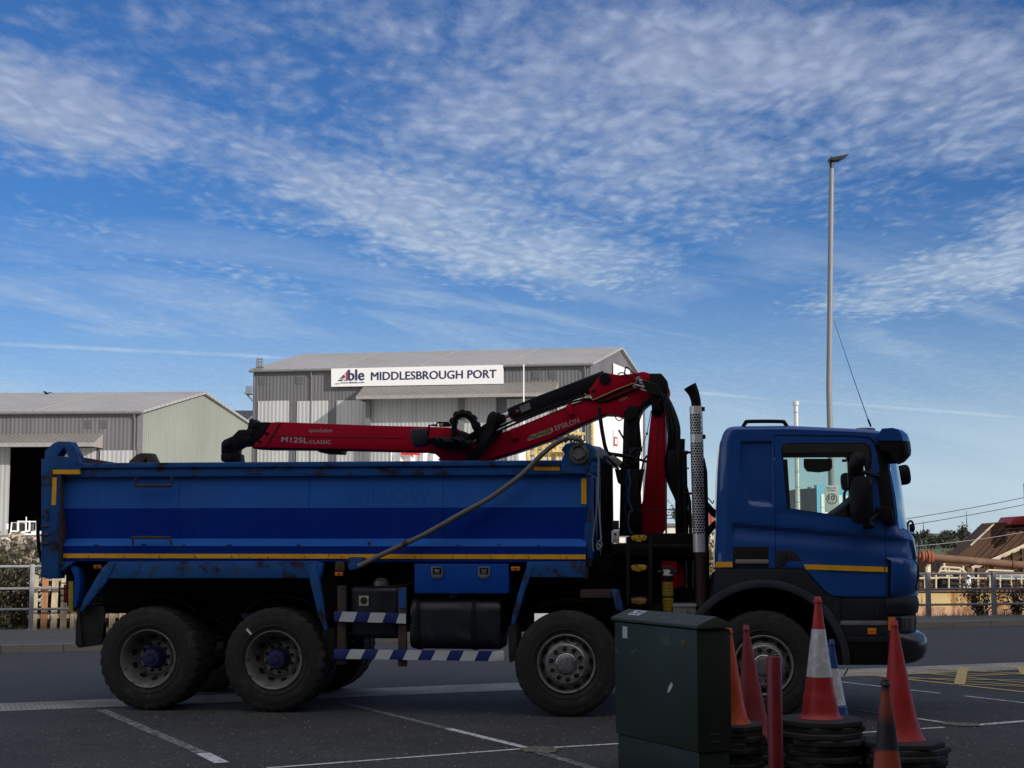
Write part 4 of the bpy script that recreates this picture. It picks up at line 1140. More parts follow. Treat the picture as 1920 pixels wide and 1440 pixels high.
mb.add([tuple(p0), tuple(e), tuple(e + Vector((0, 0, wz + .5))), tuple(p0 + Vector((0, 0, wz + .5)))], [(0, 1, 2, 3)]); mb.build('side_wall', m_lblue, mw, smooth=0)
for k in range(3):
    a = p0 + bxv * (1.3 + k * 4.3) + nv * .1; b = a + bxv * 3.6; zz = W(1533, 926, 194).z
    mb = MB(); mb.add([(a.x, a.y, .2), (b.x, b.y, .2), (b.x, b.y, zz), (a.x, a.y, zz)], [(0, 1, 2, 3)])
    for j in range(1, 4): mb.tube([(a.x + nv.x * .05, a.y + nv.y * .05, zz * j / 4), (b.x + nv.x * .05, b.y + nv.y * .05, zz * j / 4)], .05, 4)
    mb.build('panel_door', m_cream if False else m_signw, mw, smooth=0, weld=False)
for (a, b) in ((1501, 1506), (1514.5, 1519.5)):
    xa = W(a, 925, 198).x - wb.x; xb = W(b, 925, 198).x - wb.x
    mb = MB(); yy = (xa / x1) * y1 - .05; mb.box(xa, xb, yy - .06, yy, W(a, 930, 198).z, W(a, 921, 198).z); mb.build('window', m_shedwin, mw, smooth=0)
rnd = random.Random(8)
for k in range(5): mb = MB(); x_ = x1 - .5 + k * .9; mb.box(x_, x_ + .4, y1 + 3, y1 + 3.6, wz, wz + rnd.uniform(.2, .5)); mb.build('roof_vent', m_trim, mw, smooth=0)
m_silver = pmat('flue_steel', (0.62, 0.62, 0.60), 0.35, 0.6, var=.05)
fb = W(1497, 1000, 170); fl2 = thing('chimney', 'silver steel flue pipe with a flared cap rising behind the cab roof', 'chimney', (fb.x, fb.y, 0))
zt = W(1496, 757, 170).z
mb = MB(); mb.tube([(0, 0, 0), (0, 0, zt)], .27, 18); mb.build('pipe', m_silver, fl2)
mb = MB(); mb.lathe([(-.25, .28), (-.15, .38), (.25, .38), (.3, .30)], Matrix.Translation((0, 0, zt)) @ Matrix.Rotation(R(90), 4, 'X'), 18); mb.build('cap', m_silver, fl2)
mb = MB()
for k in range(8): mb.lathe([(-.06, .27), (-.05, .30), (.05, .30), (.06, .27)], Matrix.Translation((0, 0, zt - 1 - k * 1.7)) @ Matrix.Rotation(R(90), 4, 'X'), 18)
mb.build('band', m_galv, fl2, weld=False)

# terrace building with railing between column and exhaust; red container; white shed wall slices
tz = W(1250, 987, 60)
tb = thing('building', 'low flat-roofed building with a thin roof railing, glimpsed right of the crane column', 'building', (tz.x - 1.2, 60, 0))
mb = MB(); mb.box(0, 3.2, 0, 6, 0, tz.z); mb.build('wall', m_wall, tb, smooth=0)
mb = MB(); mb.box(-.1, 3.3, -.1, 6.1, tz.z, tz.z + .12); mb.build('roof', m_trim, tb, smooth=0)
mb = MB(); hz = W(1250, 966, 60).z
for i in range(7): mb.tube([(.1 + i * .5, 0, tz.z + .1), (.1 + i * .5, 0, hz)], .022, 5)
for z in (hz, (hz + tz.z) / 2 + .1): mb.tube([(.1, 0, z), (3.1, 0, z)], .022, 5)
mb.build('railing', m_trim, tb, weld=False)
ca = W(1322, 1005, 75); cbx = W(1345, 962, 75)
ct = thing('container', 'red steel container stacked high behind the truck cab gap', 'container', (ca.x, 75, 0))
m_cred = corrugated('container_red', (0.42, 0.07, 0.05), .3, .6)
mb = MB(); mb.box(0, 2.4, 0, 6, ca.z, cbx.z); mb.build('body', m_cred, ct, smooth=0)
mb = MB(); mb.box(-.03, .1, -.03, .1, ca.z, cbx.z + .02); mb.box(2.3, 2.43, -.03, .1, ca.z, cbx.z + .02); mb.box(-.03, 2.43, -.04, .1, cbx.z - .05, cbx.z + .08); mb.build('corner_frame', m_cred, ct, smooth=0, weld=False)
mb = MB(); mb.box(-.3, 2.8, .2, 6, 0, ca.z - .01); mb.build('stand', m_wall, ct, smooth=0)

# ------------------------------------------------------------------ barge with dredging ladder, right
def hull_mat():
    m = pmat('hull_yellow_rusty', (0.60, 0.45, 0.20), 0.7, var=.15, vs=1.2, dirt=((0.30, 0.12, 0.03), .50, 1.3, (1.8, 1.8, .22)), dirt2=((0.70, 0.62, 0.42), .30, .7, (1.2, 1.2, .5)))
    return m
m_hull = hull_mat()
m_hullp = pmat('hull_boot_top', (0.55, 0.32, 0.20), 0.75, var=.2, vs=1.0, dirt=((0.22, 0.10, 0.05), .45, 1.6, (1.5, 1.5, .5)), dirt2=((0.62, 0.48, 0.28), .3, 1.1))
m_rust = pmat('rust_brown', (0.085, 0.040, 0.022), 0.85, var=.4, vs=1.5, dirt=((0.22, 0.12, 0.06), .25, 1.2, (1, 1, .3)))
m_rustd = pmat('rust_worn_rib', (0.11, 0.06, 0.035), .85, var=.35, vs=2)
m_rustp = pmat('rusty_pipe', (0.16, 0.085, 0.052), 0.75, var=.25, vs=2, dirt=((0.24, 0.15, 0.10), .3, 3))
YB = 46.0
bb = W(1700, 1107, YB)
barge = thing('barge', 'rusty yellow dredging barge moored at the quay with a sloping brown chute and pipes', 'boat', (bb.x, YB, -5.2), 0)
bz0 = -5.2
def bq(px, py, dy=0.0):
    p = W(px, py, YB + dy); return (p.x - bb.x, dy, p.z - bz0)
x0, _, zdk = bq(1560, 1108); x1 = bq(2080, 1108)[0]; zm = bq(1800, 1138)[2]
mb = MB(); mb.box(x0, x1, 0, 9, zm, zdk); hu = mb.build('hull', m_hull, barge, smooth=0)
mb = MB(); mb.box(x0, x1, -.02, 9.02, -.6, zm - .003); mb.build('painted_hull_bottom', m_hullp, barge, smooth=0)
mb = MB(); mb.box(x0, x1, -.08, 0.3, zdk - .02, zdk + .07); mb.build('rubbing_strake', m_rustp, barge, smooth=0)
mb = MB()
def rl(a, b, r=.032, dy=.4): mb.tube([bq(*a, dy), bq(*b, dy)], r, 6)
rl((1600, 1078), (1760, 1076)); rl((1760, 1076), (1765, 1063)); rl((1765, 1063), (1800, 1065)); rl((1800, 1065), (1812, 1075)); rl((1762, 1070.5), (1802, 1072))
rl((1812, 1075), (1880, 1077)); rl((1847, 1075), (1853, 1069)); rl((1853, 1069), (1900, 1071)); rl((1600, 1085), (1760, 1084)); rl((1880, 1077), (2000, 1080)); rl((1760, 1083), (2000, 1087), .025)
for px in list(range(1608, 1770, 21)) + [1779, 1800, 1815, 1834, 1856, 1875, 1896, 1915, 1935]: rl((px, 1066 if 1762 < px < 1805 else 1077), (px, 1107), .028)
rl((1600, 1104), (2000, 1106), .03)
mb.build('deck_railing', m_cream, barge)
for (q0, q1) in (((1763, 1105), (1803, 1082)), ((1868, 1106), (1893, 1086))):
    mb = MB(); a = bq(*q0, .8); b = bq(*q1, .8); mb.box(a[0], b[0], .8, 2.2, a[2], b[2]); mb.build('deck_opening', m_black, barge, smooth=0)
mb = MB(); a = bq(1812, 1108, .3); b = bq(1820, 1079, .3); mb.box(a[0], b[0], .25, .4, a[2], b[2]); c = bq(1816, 1083.5, .2); mb.build('vent_box', m_signw, barge, bevel=.03)
mb = MB(); mb.lathe([(0, 0.0), (0, .045), (.04, .045)], Matrix.Translation((c[0], .2, c[2])), 16); mb.build('vent_hole', m_black, barge)
mb = MB(); mb.box(x0, x1, 1.2, 5, zdk, bq(1700, 1075, 1.2)[2] - .25); mb.build('deck_house', m_rust, barge, smooth=0)
mb = MB(); a = bq(1560, 1108, 6); b = bq(1812, 1052, 6); mb.box(a[0], b[0], 6, 8.5, zdk, b[2]); a2 = bq(1775, 1048, 6); mb.box(a[0] + 1, a2[0], 6.3, 8, b[2], bq(1775, 1046, 6)[2]); mb.build('spoil_hopper', m_rustd, barge, smooth=0, weld=False)
# pipe
mb = MB(); mb.tube([bq(1748, 1045, 1), bq(1905, 1059, 1), bq(2090, 1066, 1)], 7.2 / F * 47, 20); pp_ = mb.build('pipe', m_rustp, barge)
mb = MB()
for px in (1899,): 
    c = bq(px, 1058.5, 1); mb.lathe([(-.03, .10), (-.03, .145), (.03, .145), (.03, .1)], Matrix.Translation(c) @ Matrix.Rotation(R(90), 4, 'Z'), 20)
mb.build('flange', m_rust, pp_)
mb = MB()
for k, px in enumerate((1724, 1730, 1736, 1741, 1747)):
    c = bq(px, 1043 + k * .5, 1); r_ = (.13, .18, .16, .20, .19)[k]
    mb.lathe([(-.035, .05), (-.035, r_), (.035, r_), (.035, .05)], Matrix.Translation(c) @ Matrix.Rotation(R(90), 4, 'Z'), 20)
mb.tube([bq(1700, 1042, 1), bq(1750, 1045, 1)], .09, 12)
mb.build('coupling', pmat('rust_orange', (0.30, 0.09, 0.05), .8, var=.3), barge, weld=False)
# sloping chute
mb = MB(); pts = [(1770, 1056), (1800, 1038), (1830, 1016), (1866, 981), (1905, 978), (2060, 972), (2060, 1075), (1760, 1080)]
pl_ = [(bq(x, y, 3)[0], bq(x, y, 3)[2]) for x, y in pts]; mb.prism(pl_, 3, 4.4); ch_ = mb.build('chute', m_rust, barge, smooth=0)
mb = MB(); mb.tube([bq(1820, 1022.5, 2.9), bq(1864, 982, 2.9)], .03, 6); mb.build('edge_rail', m_cream, ch_)
mb = MB(); rnd = random.Random(2)
for k in range(7):
    x_ = 1885 + k * 13; a = bq(x_, 985, 2.98); b = bq(x_ - 62, 1050, 2.98); mb = MB(); mb.tube([a, b], .025 + .02 * (k % 2), 5); mb.build('rib', m_rustd, ch_)
# yellow stiffened frame
pts = [(1822, 1068), (1868, 1050), (1925, 1024), (2060, 975), (2060, 1078), (1822, 1078)]
mb = MB(); pl_ = [(bq(x, y, 2.0)[0], bq(x, y, 2.0)[2]) for x, y in pts]; mb.prism(pl_, 2.0, 2.3); fr_ = mb.build('side_frame', m_hull, barge, smooth=0)
mb = MB(); mb.tube([bq(1822, 1066, 1.9), bq(1868, 1048, 1.9), bq(1925, 1022, 1.9), bq(2060, 973, 1.9)], .07, 6)
mb.build('frame_flange', m_cream, fr_)
mb = MB()
for px, yt in ((1846, 1060), (1864, 1052), (1882, 1044), (1900, 1036), (1917, 1028), (1935, 1022), (1955, 1015)):
    mb.box(bq(px - 1.3, yt, 1.8)[0], bq(px + 1.3, yt, 1.8)[0], 1.8, 1.99, bq(px, 1078, 1.8)[2], bq(px, yt, 1.8)[2])
for a, b in (((1864, 1075), (1900, 1052)), ((1900, 1052), (1935, 1030)), ((1895, 1076), (1925, 1048))): mb.tube([bq(*a, 1.85), bq(*b, 1.85)], .05, 5)
mb.build('stiffener', m_rust, fr_, smooth=0, weld=False)
# red machinery box on the chute
mb = MB(); pts = [(1876, 984), (1885, 970), (1925, 967), (2060, 962), (2060, 984)]
pl_ = [(bq(x, y, 3.5)[0], bq(x, y, 3.5)[2]) for x, y in pts]; mb.prism(pl_, 2.6, 4)
mb.build('machine_housing', pmat('machine_red', (.30, .02, .02), .5), barge, bevel=.03)
mb = MB(); a = bq(1924, 1000, 2.4); b = bq(1929, 906, 2.4); mb.box(a[0], b[0], 2.2, 2.5, a[2], b[2]); mb.build('mast', m_navy, barge, smooth=0)
rnd = random.Random(55)
for k in range(26):
    px = rnd.uniform(1700, 1925); y0 = rnd.uniform(1050, 1088) if px < 1830 else rnd.uniform(1064, 1090); dy = rnd.uniform(.9, 1.15); mb = MB()
    c = Vector(bq(px, y0, dy)); kind = k % 3
    if kind == 0: mb.box(c.x - rnd.uniform(.05, .2), c.x + rnd.uniform(.05, .2), dy, dy + .3, zdk, c.z)
    elif kind == 1: e = Vector(bq(px + rnd.uniform(-40, 40), rnd.uniform(1075, 1100), dy)); mb.tube([c, c.lerp(e, .5) - Vector((0, 0, .08)), e], rnd.uniform(.015, .05), 6)
    else: mb.tube([Vector((c.x, dy, zdk)), c], rnd.uniform(.03, .07), 8)
    mb.build('deck_gear', (m_rustd, m_rust, m_rustp, m_cream, m_black)[rnd.randrange(5)], barge)
# cables to the barge
def cable(label, pts, Yd, r, mat=m_black, sag=.0):
    P = [W(x, y, Yd) for x, y in pts]; o = P[0]
    q = []
    for i in range(len(P) - 1):
        for k in range(8): t = k / 8; v = P[i].lerp(P[i + 1], t); q.append(v - o - Vector((0, 0, sag * 4 * t * (1 - t))))
    q.append(P[-1] - o)
    mb = MB(); mb.tube(q, r, 5); c = mb.build('cable', mat); c.location = o
    return tag(c, label, 'cable')
cable('upper dark overhead cable rising to the right above the river', [(1560, 992), (1985, 919)], 62, .014, sag=.12)
cable('lower dark overhead cable rising to the right above the river', [(1560, 1005), (1985, 933)], 62, .014, sag=.10)
cable('pale mooring cable crossing in front of the brown chute', [(1655, 1028), (1985, 985)], 42, .010, m_galv, sag=.10)
cable('thin dark cable running down to the barge chute', [(1735, 1011), (1880, 992), (1985, 983)], 42, .006, sag=.02)
for (px, yt, yb, lab) in ((1732, 978, 1008, 'thin lattice mast on the far bank, nearest the cab'), (1813, 958, 998, 'taller thin lattice mast above the far wood')):
    p = W(px, yb, 560); q_ = W(px, yt, 560)
    ms = thing('mast', lab, 'mast', (p.x, p.y, -1.2))
    mb = MB()
    for dx, dy in ((-.35, -.2), (.35, -.2), (0, .4)): mb.tube([(dx, dy, 0), (0, 0, q_.z + 1.2)], .10, 4)
    n = 14
    for k in range(n): z = (q_.z + 1.2) * k / n; s_ = .35 * (1 - k / n); mb.tube([(-s_, 0, z), (s_, 0, z + (q_.z + 1.2) / n)], .06, 4)
    mb.build('lattice', m_galvd, ms, weld=False)
# gull
gb = W(88, 738, 120); bird = MB()
bird.add([(-.62, 0, .10), (-.30, -.1, .17), (0, -.12, .04), (.30, -.1, .17), (.62, 0, .06), (.30, .14, .14), (0, .15, .02), (-.30, .14, .14)], [(0, 1, 7), (1, 2, 6, 7), (2, 3, 5, 6), (3, 4, 5)])
bird.tube([(-.05, -.30, .0), (0, -.18, .01), (0, 0, 0), (0, .2, 0), (.02, .36, .02)], [.02, .05, .075, .05, .015], 8)
b_ = bird.build('bird', m_black); b_.location = gb; b_.rotation_euler = (0, 0, R(60)); tag(b_, 'small dark seabird flying above the long grey shed', 'bird')
# ================================================================== THE TRUCK
# local frame: u along the truck (front +), v into the depth from the near side, w up
YAW = R(7.2)
tA = W(275, 1232, 15.55)
UH = Vector((math.cos(YAW), -math.sin(YAW), 0)); VH = Vector((math.sin(YAW), math.cos(YAW), 0))
TO = Vector((tA.x, tA.y, 0.008))
truck = thing('tipper_truck', 'blue eight wheel tipper truck with red folding crane behind its cab', 'truck', tuple(TO), -YAW)
CC = Vector((0, 0, CAM_H))
def T(px, py, v=0.0):
    d = ray(px, py); t = (v - (CC - TO).dot(VH)) / d.dot(VH); P = CC + d * t - TO
    return (P.dot(UH), P.z)
def T3(px, py, v=0.0): a = T(px, py, v); return (a[0], v, a[1])
def TP(pts, v=0.0): return [T(x, y, v) for x, y in pts]
def pxm(v=0.0, px=800):   # metres per source pixel at depth v
    a, b = T(px, 1000, v), T(px + 10, 1000, v); return (b[0] - a[0]) / 10

RUSTC = (0.030, 0.018, 0.012)
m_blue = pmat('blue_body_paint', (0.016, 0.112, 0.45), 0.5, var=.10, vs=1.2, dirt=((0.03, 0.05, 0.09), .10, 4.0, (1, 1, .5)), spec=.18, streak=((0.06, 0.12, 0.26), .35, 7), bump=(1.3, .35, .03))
m_blue_shaded = pmat('blue_paint_shaded', (0.003, 0.038, 0.33), 0.5, var=.08, vs=1.2, spec=.12, dirt=((0.02, 0.035, 0.07), .05, 3, (1, 1, .3)), streak=((0.02, 0.06, 0.20), .35, 7))  # body blue darkened, shade painted in for the down-tilted faces
m_bluer = pmat('blue_paint_rusting', (0.014, 0.088, 0.30), 0.55, var=.22, vs=2.5, dirt=(RUSTC, .38, 3.6), dirt2=((0.04, 0.07, 0.11), .32, 6), spec=.2)
m_bluerail = pmat('blue_rail_paint', (0.013, 0.084, 0.30), 0.55, var=.18, vs=2.5, dirt=(RUSTC, .40, 4.0, (1, 1, 2.0)), dirt2=((0.035, 0.06, 0.09), .25, 7), spec=.2)
m_bluep = pmat('blue_plain_paint', (0.004, 0.066, 0.36), 0.45, var=.05, vs=2, spec=.2)
m_cab = pmat('cab_blue_metallic', (0.007, 0.066, 0.29), 0.34, var=.06, vs=1.0, coat=0.6, spec=.3, rvar=.05, dirt=((0.03, 0.045, 0.07), .12, 5, (1, 1, .6)), streak=((0.03, 0.07, 0.18), .30, 9), bump=(1.6, .12, .02))
m_red = pmat('crane_red', (0.39, 0.002, 0.021), 0.5, var=.10, vs=2, dirt=((0.05, 0.008, 0.009), .14, 4), spec=.12)
m_yt = pmat('reflective_tape', (0.85, 0.42, 0.012), 0.45, var=.10, vs=9, dirt=((0.14, 0.07, 0.02), .12, 12), emit=None)
m_blk = pmat('black_steel', (0.0045, 0.005, 0.0065), 0.6, var=.3, vs=4, spec=.2)
m_plas = pmat('grey_plastic', (0.014, 0.018, 0.025), 0.6, var=.15, vs=3, dirt=((0.03, 0.03, 0.035), .12, 5), spec=.25)
m_rubber = pmat('tyre_rubber', (0.017, 0.0165, 0.017), 0.85, var=.25, vs=4, dirt=((0.048, 0.044, 0.040), .32, 3), dirt2=((0.010, 0.010, 0.011), .3, 5))
m_tread = pmat('tyre_tread', (0.012, 0.012, 0.012), 0.9, var=.25, vs=8)
m_rim = pmat('rim_silver_dirty', (0.20, 0.20, 0.19), 0.5, 0.35, var=.25, vs=6, dirt=((0.06, 0.05, 0.04), .30, 8))
m_alu = pmat('polished_aluminium', (0.50, 0.50, 0.50), 0.28, 0.9, var=.15, vs=8, dirt=((0.16, 0.15, 0.14), .2, 10))
m_hub = pmat('hub_blue', (0.010, 0.018, 0.095), 0.5, var=.4, vs=14, dirt=((0.008, 0.010, 0.02), .35, 14))
m_nut = pmat('wheel_nut', (0.015, 0.016, 0.016), 0.5)
m_chalk = pmat('chalk_white', (0.72, 0.72, 0.70), 0.6, var=.05)
m_chrome = pmat('chrome_guard', (0.78, 0.78, 0.76), 0.32, 0.35, var=.10, vs=4, dirt=((0.10, 0.07, 0.05), .20, 6, (1, 1, .4)))
m_hole = pmat('hole_black', (0.003, 0.003, 0.003), 0.9)
m_hose = pmat('rubber_hose', (0.005, 0.005, 0.006), 0.6, spec=.25)
m_arm = pmat('sheet_arm_grey', (0.14, 0.135, 0.125), 0.65, var=.2, vs=5, dirt=((0.16, 0.06, 0.03), .10, 6))
m_amber = pmat('amber_lens', (0.85, 0.22, 0.01), 0.25, var=.05, spec=.7)
m_tank = pmat('tank_navy', (0.010, 0.014, 0.022), 0.42, var=.2, vs=3, dirt=((0.03, 0.03, 0.03), .25, 5))
m_stw = pmat('stripe_white', (0.52, 0.57, 0.60), 0.5, var=.10, vs=6)
m_stb = pmat('stripe_blue', (0.010, 0.025, 0.16), 0.45)
m_grip = pmat('yellow_grip_plate', (0.55, 0.30, 0.03), 0.7, var=.35, vs=25, dirt=((0.06, 0.035, 0.01), .42, 22))
m_rustst = pmat('rusty_step_steel', (0.065, 0.040, 0.028), 0.85, var=.4, vs=5, dirt=((0.012, 0.03, 0.08), .35, 4))
m_frame = pmat('dark_chassis', (0.008, 0.009, 0.012), 0.7, var=.3, vs=3, spec=.2)
m_letter = pmat('decal_silver', (0.42, 0.42, 0.40), 0.5, var=.1, vs=20)
m_gold = pmat('decal_sand', (0.42, 0.32, 0.15), 0.5, var=.1, vs=20)
m_seat = pmat('seat_fabric', (0.02, 0.022, 0.026), 0.9)
g_cab = glassmat('cab_glass', (0.95, 1.0, 0.97), 0.02, veil=0.015)
g_wind = glassmat('windscreen_glass', (0.70, 0.82, 0.80), 0.55)

def plate(name, pts, v0, v1, mat, parent, bevel=.006, holes=(), ref=None):
    r = v0 if ref is None else ref
    mb = MB(); mb.prism(TP(pts, r), v0, v1, [TP(h, r) for h in holes]); return mb.build(name, mat, parent, bevel=bevel)
def pbox(name, x0, y0, x1, y1, v0, v1, mat, parent, bevel=.006):
    return plate(name, [(x0, y1), (x1, y1), (x1, y0), (x0, y0)], v0, v1, mat, parent, bevel)
def ptube(name, pts, r, mat, parent, v=None, n=8, smooth_pts=0):
    P = [Vector(T3(*p) if len(p) == 3 else T3(p[0], p[1], v)) for p in pts]
    if smooth_pts:
        Q = []; n_ = len(P)
        for i in range(n_ - 1):
            p0, p1, p2, p3 = P[max(i - 1, 0)], P[i], P[i + 1], P[min(i + 2, n_ - 1)]
            for k in range(smooth_pts):
                t = k / smooth_pts
                Q.append(0.5 * ((2 * p1) + (p2 - p0) * t + (2 * p0 - 5 * p1 + 4 * p2 - p3) * t * t + (3 * p1 - p0 - 3 * p2 + p3) * t ** 3))
        Q.append(P[-1]); P = Q
    mb = MB(); mb.tube(P, r if not isinstance(r, (list, tuple)) or len(r) == len(P) else [r[0] + (r[-1] - r[0]) * i / (len(P) - 1) for i in range(len(P))], n)
    return mb.build(name, mat, parent)
def ttext(name, s, a, b, htpx, v, mat, parent, bold=0.0, shear=0.0, spacing=1.0):
    p0, p1 = Vector(T3(*a, v)), Vector(T3(*b, v)); x = p1 - p0
    xv = x.normalized(); yv = Vector((-xv.z, 0, xv.x))
    return text_mesh(name, s, p0, xv, yv, x.length, htpx * x.length / math.hypot(b[0] - a[0], b[1] - a[1]), mat, parent, bold, 0.0015, shear, spacing)

# ------------------------------------------------------------------ chassis and underside
VW = 2.5
ch = MB()
for v0 in (.82, 1.60):
    ch.prism(TP([(150, 1086), (1590, 1086), (1590, 1150), (150, 1150)], v0), v0, v0 + .08)
for x in (165, 400, 640, 800, 990, 1180, 1300, 1560): ch.prism(TP([(x, 1105), (x + 12, 1105), (x + 12, 1142), (x, 1142)], .9), .9, 1.6)
chassis = ch.build('chassis', m_frame, truck, bevel=.0, weld=False)
mb = MB(); mb.prism(TP([(120, 1056), (1096, 1056), (1096, 1096), (120, 1096)], .5), .55, 2.0); mb.prism(TP([(630, 1060), (1000, 1060), (1000, 1185), (630, 1185)], .7), .72, .80); mb.build('bed_subframe', m_blk, truck, weld=False)
mb = MB(); mb.prism(TP([(1145, 1035), (1330, 1035), (1330, 1190), (1145, 1190)], .75), .75, 1.9); mb.build('gearbox', m_blk, truck)
mb = MB(); mb.prism(TP([(1345, 1090), (1600, 1090), (1600, 1220), (1345, 1220)], .75), .75, 1.8); mb.build('engine_block', m_blk, truck)
def axle(px, py):
    u, w = T(px, py, 0.0); m = MB()
    m.tube([(u, .55, w), (u, 1.0, w), (u, 1.15, w), (u, 1.35, w), (u, 1.5, w), (u, 1.95, w)], [.09, .09, .19, .19, .09, .09], 14)
    for v_ in (.85, 1.63):
        for k in range(5): L_ = .62 - k * .11; m.box(u - L_, u + L_, v_ - .04, v_ + .04, w + .10 + k * .018, w + .116 + k * .018) if k < 4 else None
    m.build('axle', m_frame, truck, weld=False)

# ------------------------------------------------------------------ wheels
def tyre_mesh(R_, rim, width, v0, drive):
    """lathe profile from the near bead over the tread to the far bead"""
    N = 180
    sw = [(0.035, rim), (0.012, rim + .012), (0.0, rim + .05), (-.004, rim + .055), (-.004, rim + .06), (0.000, rim + .066), (-.006, rim + .11), (-.002, R_ - .085), (.002, R_ - .078), (.002, R_ - .070), (.010, R_ - .035), (.022, R_ - .012)]
    tr = [(.030, R_ - .004), (.055, R_), (.075, R_)]
    ribs = []
    nrib = 4; x = .075; seg = (width - .15) / nrib
    for i in range(nrib):
        ribs += [(x + .002, R_ - .012), (x + .010, R_ - .012), (x + .012, R_), (x + seg, R_)]; x += seg
    prof = sw + tr + ribs + [(width - a, r) for a, r in reversed(tr + [])][1:] + [(width - a, r) for a, r in reversed(sw)]
    ns = len(sw)
    def mod(i, k):
        a, r = prof[i]
        if r > R_ - .02:
            blk = (k + (3 if (.4 * width < a < .6 * width) else 0)) % 6
            edge = a < .05 or a > width - .05
            if blk in (0,) or (edge and blk in (0, 1)): return -.013 if drive else -.007
        return 0
    return [(a + v0, r) for a, r in prof], N, mod
def ring_of(o, r, y, n=10):
    for k in range(n):
        a = 2 * math.pi * (k + .5) / n; c = o if k == 0 else o.copy()
        if k: scene.collection.objects.link(c); c.parent = o.parent
        c.location = (r * math.cos(a), y, r * math.sin(a))
def wheel(px, py, Rw, kind, far=False, group='wheels of the truck'):
    u, w0 = T(px, py, .02); w = Rw
    root = bpy.data.objects.new('wheel', None); scene.collection.objects.link(root); root.parent = truck
    root.location = (u, .02 if not far else VW - .02, w); root.rotation_euler = (0, random.uniform(-.4, .4), R(180) if far else 0)
    rim = .288 if kind != 'front' else .283
    prof, N, mod = tyre_mesh(Rw, rim, .295, 0, kind != 'front')
    mb = MB(); mb.lathe(prof, None, N, mod, close=True); ty = mb.build('tyre', m_rubber, root, smooth=30)
    if kind != 'front':
        prof, N, mod = tyre_mesh(Rw, rim, .29, .335, True); mb = MB(); mb.lathe(prof, None, N, mod, close=True); mb.build('tyre', m_rubber, root, smooth=30)
        mb = MB()
        mb.lathe([(.030, rim + .006), (.006, rim + .010), (-.002, rim + .004), (.004, rim - .004), (.03, rim - .012), (.05, rim - .028), (.115, rim - .032), (.14, rim - .048), (.17, rim - .066), (.215, .195), (.235, .172), (.24, .165), (.24, .10), (.30, .10)], None, 64, caps=False)
        rm = mb.build('rim', m_rim, root, weld=False)
        mb = MB(); mb.lathe([(.232, .105), (.228, .112), (.228, .166), (.236, .170)], None, 48); fl = mb.build('flange', pmat('hub_flange', (.46, .47, .44), .5, .2, var=.3, vs=10, dirt=((.10, .10, .05), .35, 9)), root)
        mb = MB(); mb.lathe([(.024, .019), (.018, .019), (.016, .015), (-.012, .014), (-.02, .008)], None, 6); ring_of(mb.build('wheel_nut', m_nut, root), .141, .205)
        mb = MB()
        for k in range(10):   # black discs on the dish, painting the dark of the hand holes
            a = 2 * math.pi * k / 10; c = Vector((.222 * math.cos(a), .176, .222 * math.sin(a)))
            t = Vector((-math.sin(a), 0, math.cos(a))); rdir = Vector((math.cos(a), 0, math.sin(a))); sl_ = (rdir * .55 + Vector((0, -.84, 0))).normalized()
            nn_ = t.cross(sl_); nn_ = nn_ if nn_.y < 0 else -nn_
            vs = [c + nn_ * .008 + t * .036 * math.cos(q * math.pi / 8) + sl_ * .029 * math.sin(q * math.pi / 8) for q in range(16)]
            mb = MB(); mb.add(vs + [v + Vector((0, .02, 0)) for v in vs], [tuple(range(16))] + [(q, (q + 1) % 16, (q + 1) % 16 + 16, q + 16) for q in range(16)])
            if not far: mb.build('hand_hole', m_hole, root, weld=False, smooth=0)
        mb = MB(); mb.lathe([(.235, .118), (.20, .118), (.195, .105), (.15, .102), (.10, .098), (.075, .088), (.068, .070), (.068, .045), (.055, .040), (.055, 0.0)], None, 40); hb = mb.build('hub', m_hub, root)
        mb = MB()
        for k in range(10):
            a = 2 * math.pi * k / 10; mb.lathe([(.02, .010), (-.008, .010), (-.010, .006)], Matrix.Translation((.082 * math.cos(a), .075, .082 * math.sin(a))), 6)
        mb.build('hub_bolts', m_hub, root, weld=False)
    else:
        mb = MB(); mb.lathe([(.030, rim + .006), (.004, rim + .010), (-.004, rim + .002), (.006, rim - .010), (.06, rim - .020), (.075, rim - .028), (.078, .262), (.060, .245), (.040, .225), (.022, .208), (.018, .190), (.018, .0)], None, 72, caps=False); rm = mb.build('rim', m_rim, root)
        mb = MB(); mb.lathe([(.018, .195), (-.006, .194), (-.012, .188), (-.012, .110), (-.004, .104), (-.004, 0)], None, 72); rg = mb.build('trim_ring', m_alu, root)
        mb = MB(); mb.lathe([(.0, .023), (.0, .0)], None, 20); ring_of(mb.build('nut_recess', m_hole, root), .151, -.0135)
        mb = MB(); mb.lathe([(.002, .029), (-.006, .0285), (-.007, .025), (.002, .0225)], None, 20, caps=False); ring_of(mb.build('nut_ring', m_alu, root), .151, -.0135)
        mb = MB(); mb.lathe([(-.0145, .013), (-.019, .012), (-.021, .008), (-.021, 0)], None, 6); ring_of(mb.build('wheel_nut', m_nut, root), .151, 0)
        mb = MB(); mb.lathe([(-.008, .106), (-.022, .104), (-.026, .098), (-.016, .092), (-.034, .088), (-.040, .070), (-.043, .035), (-.043, 0)], None, 56); cp = mb.build('centre_cap', m_alu, root)
        text_mesh('cap_lettering', 'SCANIA', (-.068, -.0432, -.013), (1, 0, 0), (0, 0, 1), .136, .026, m_rim, root, .01, .003)
        mb = MB()
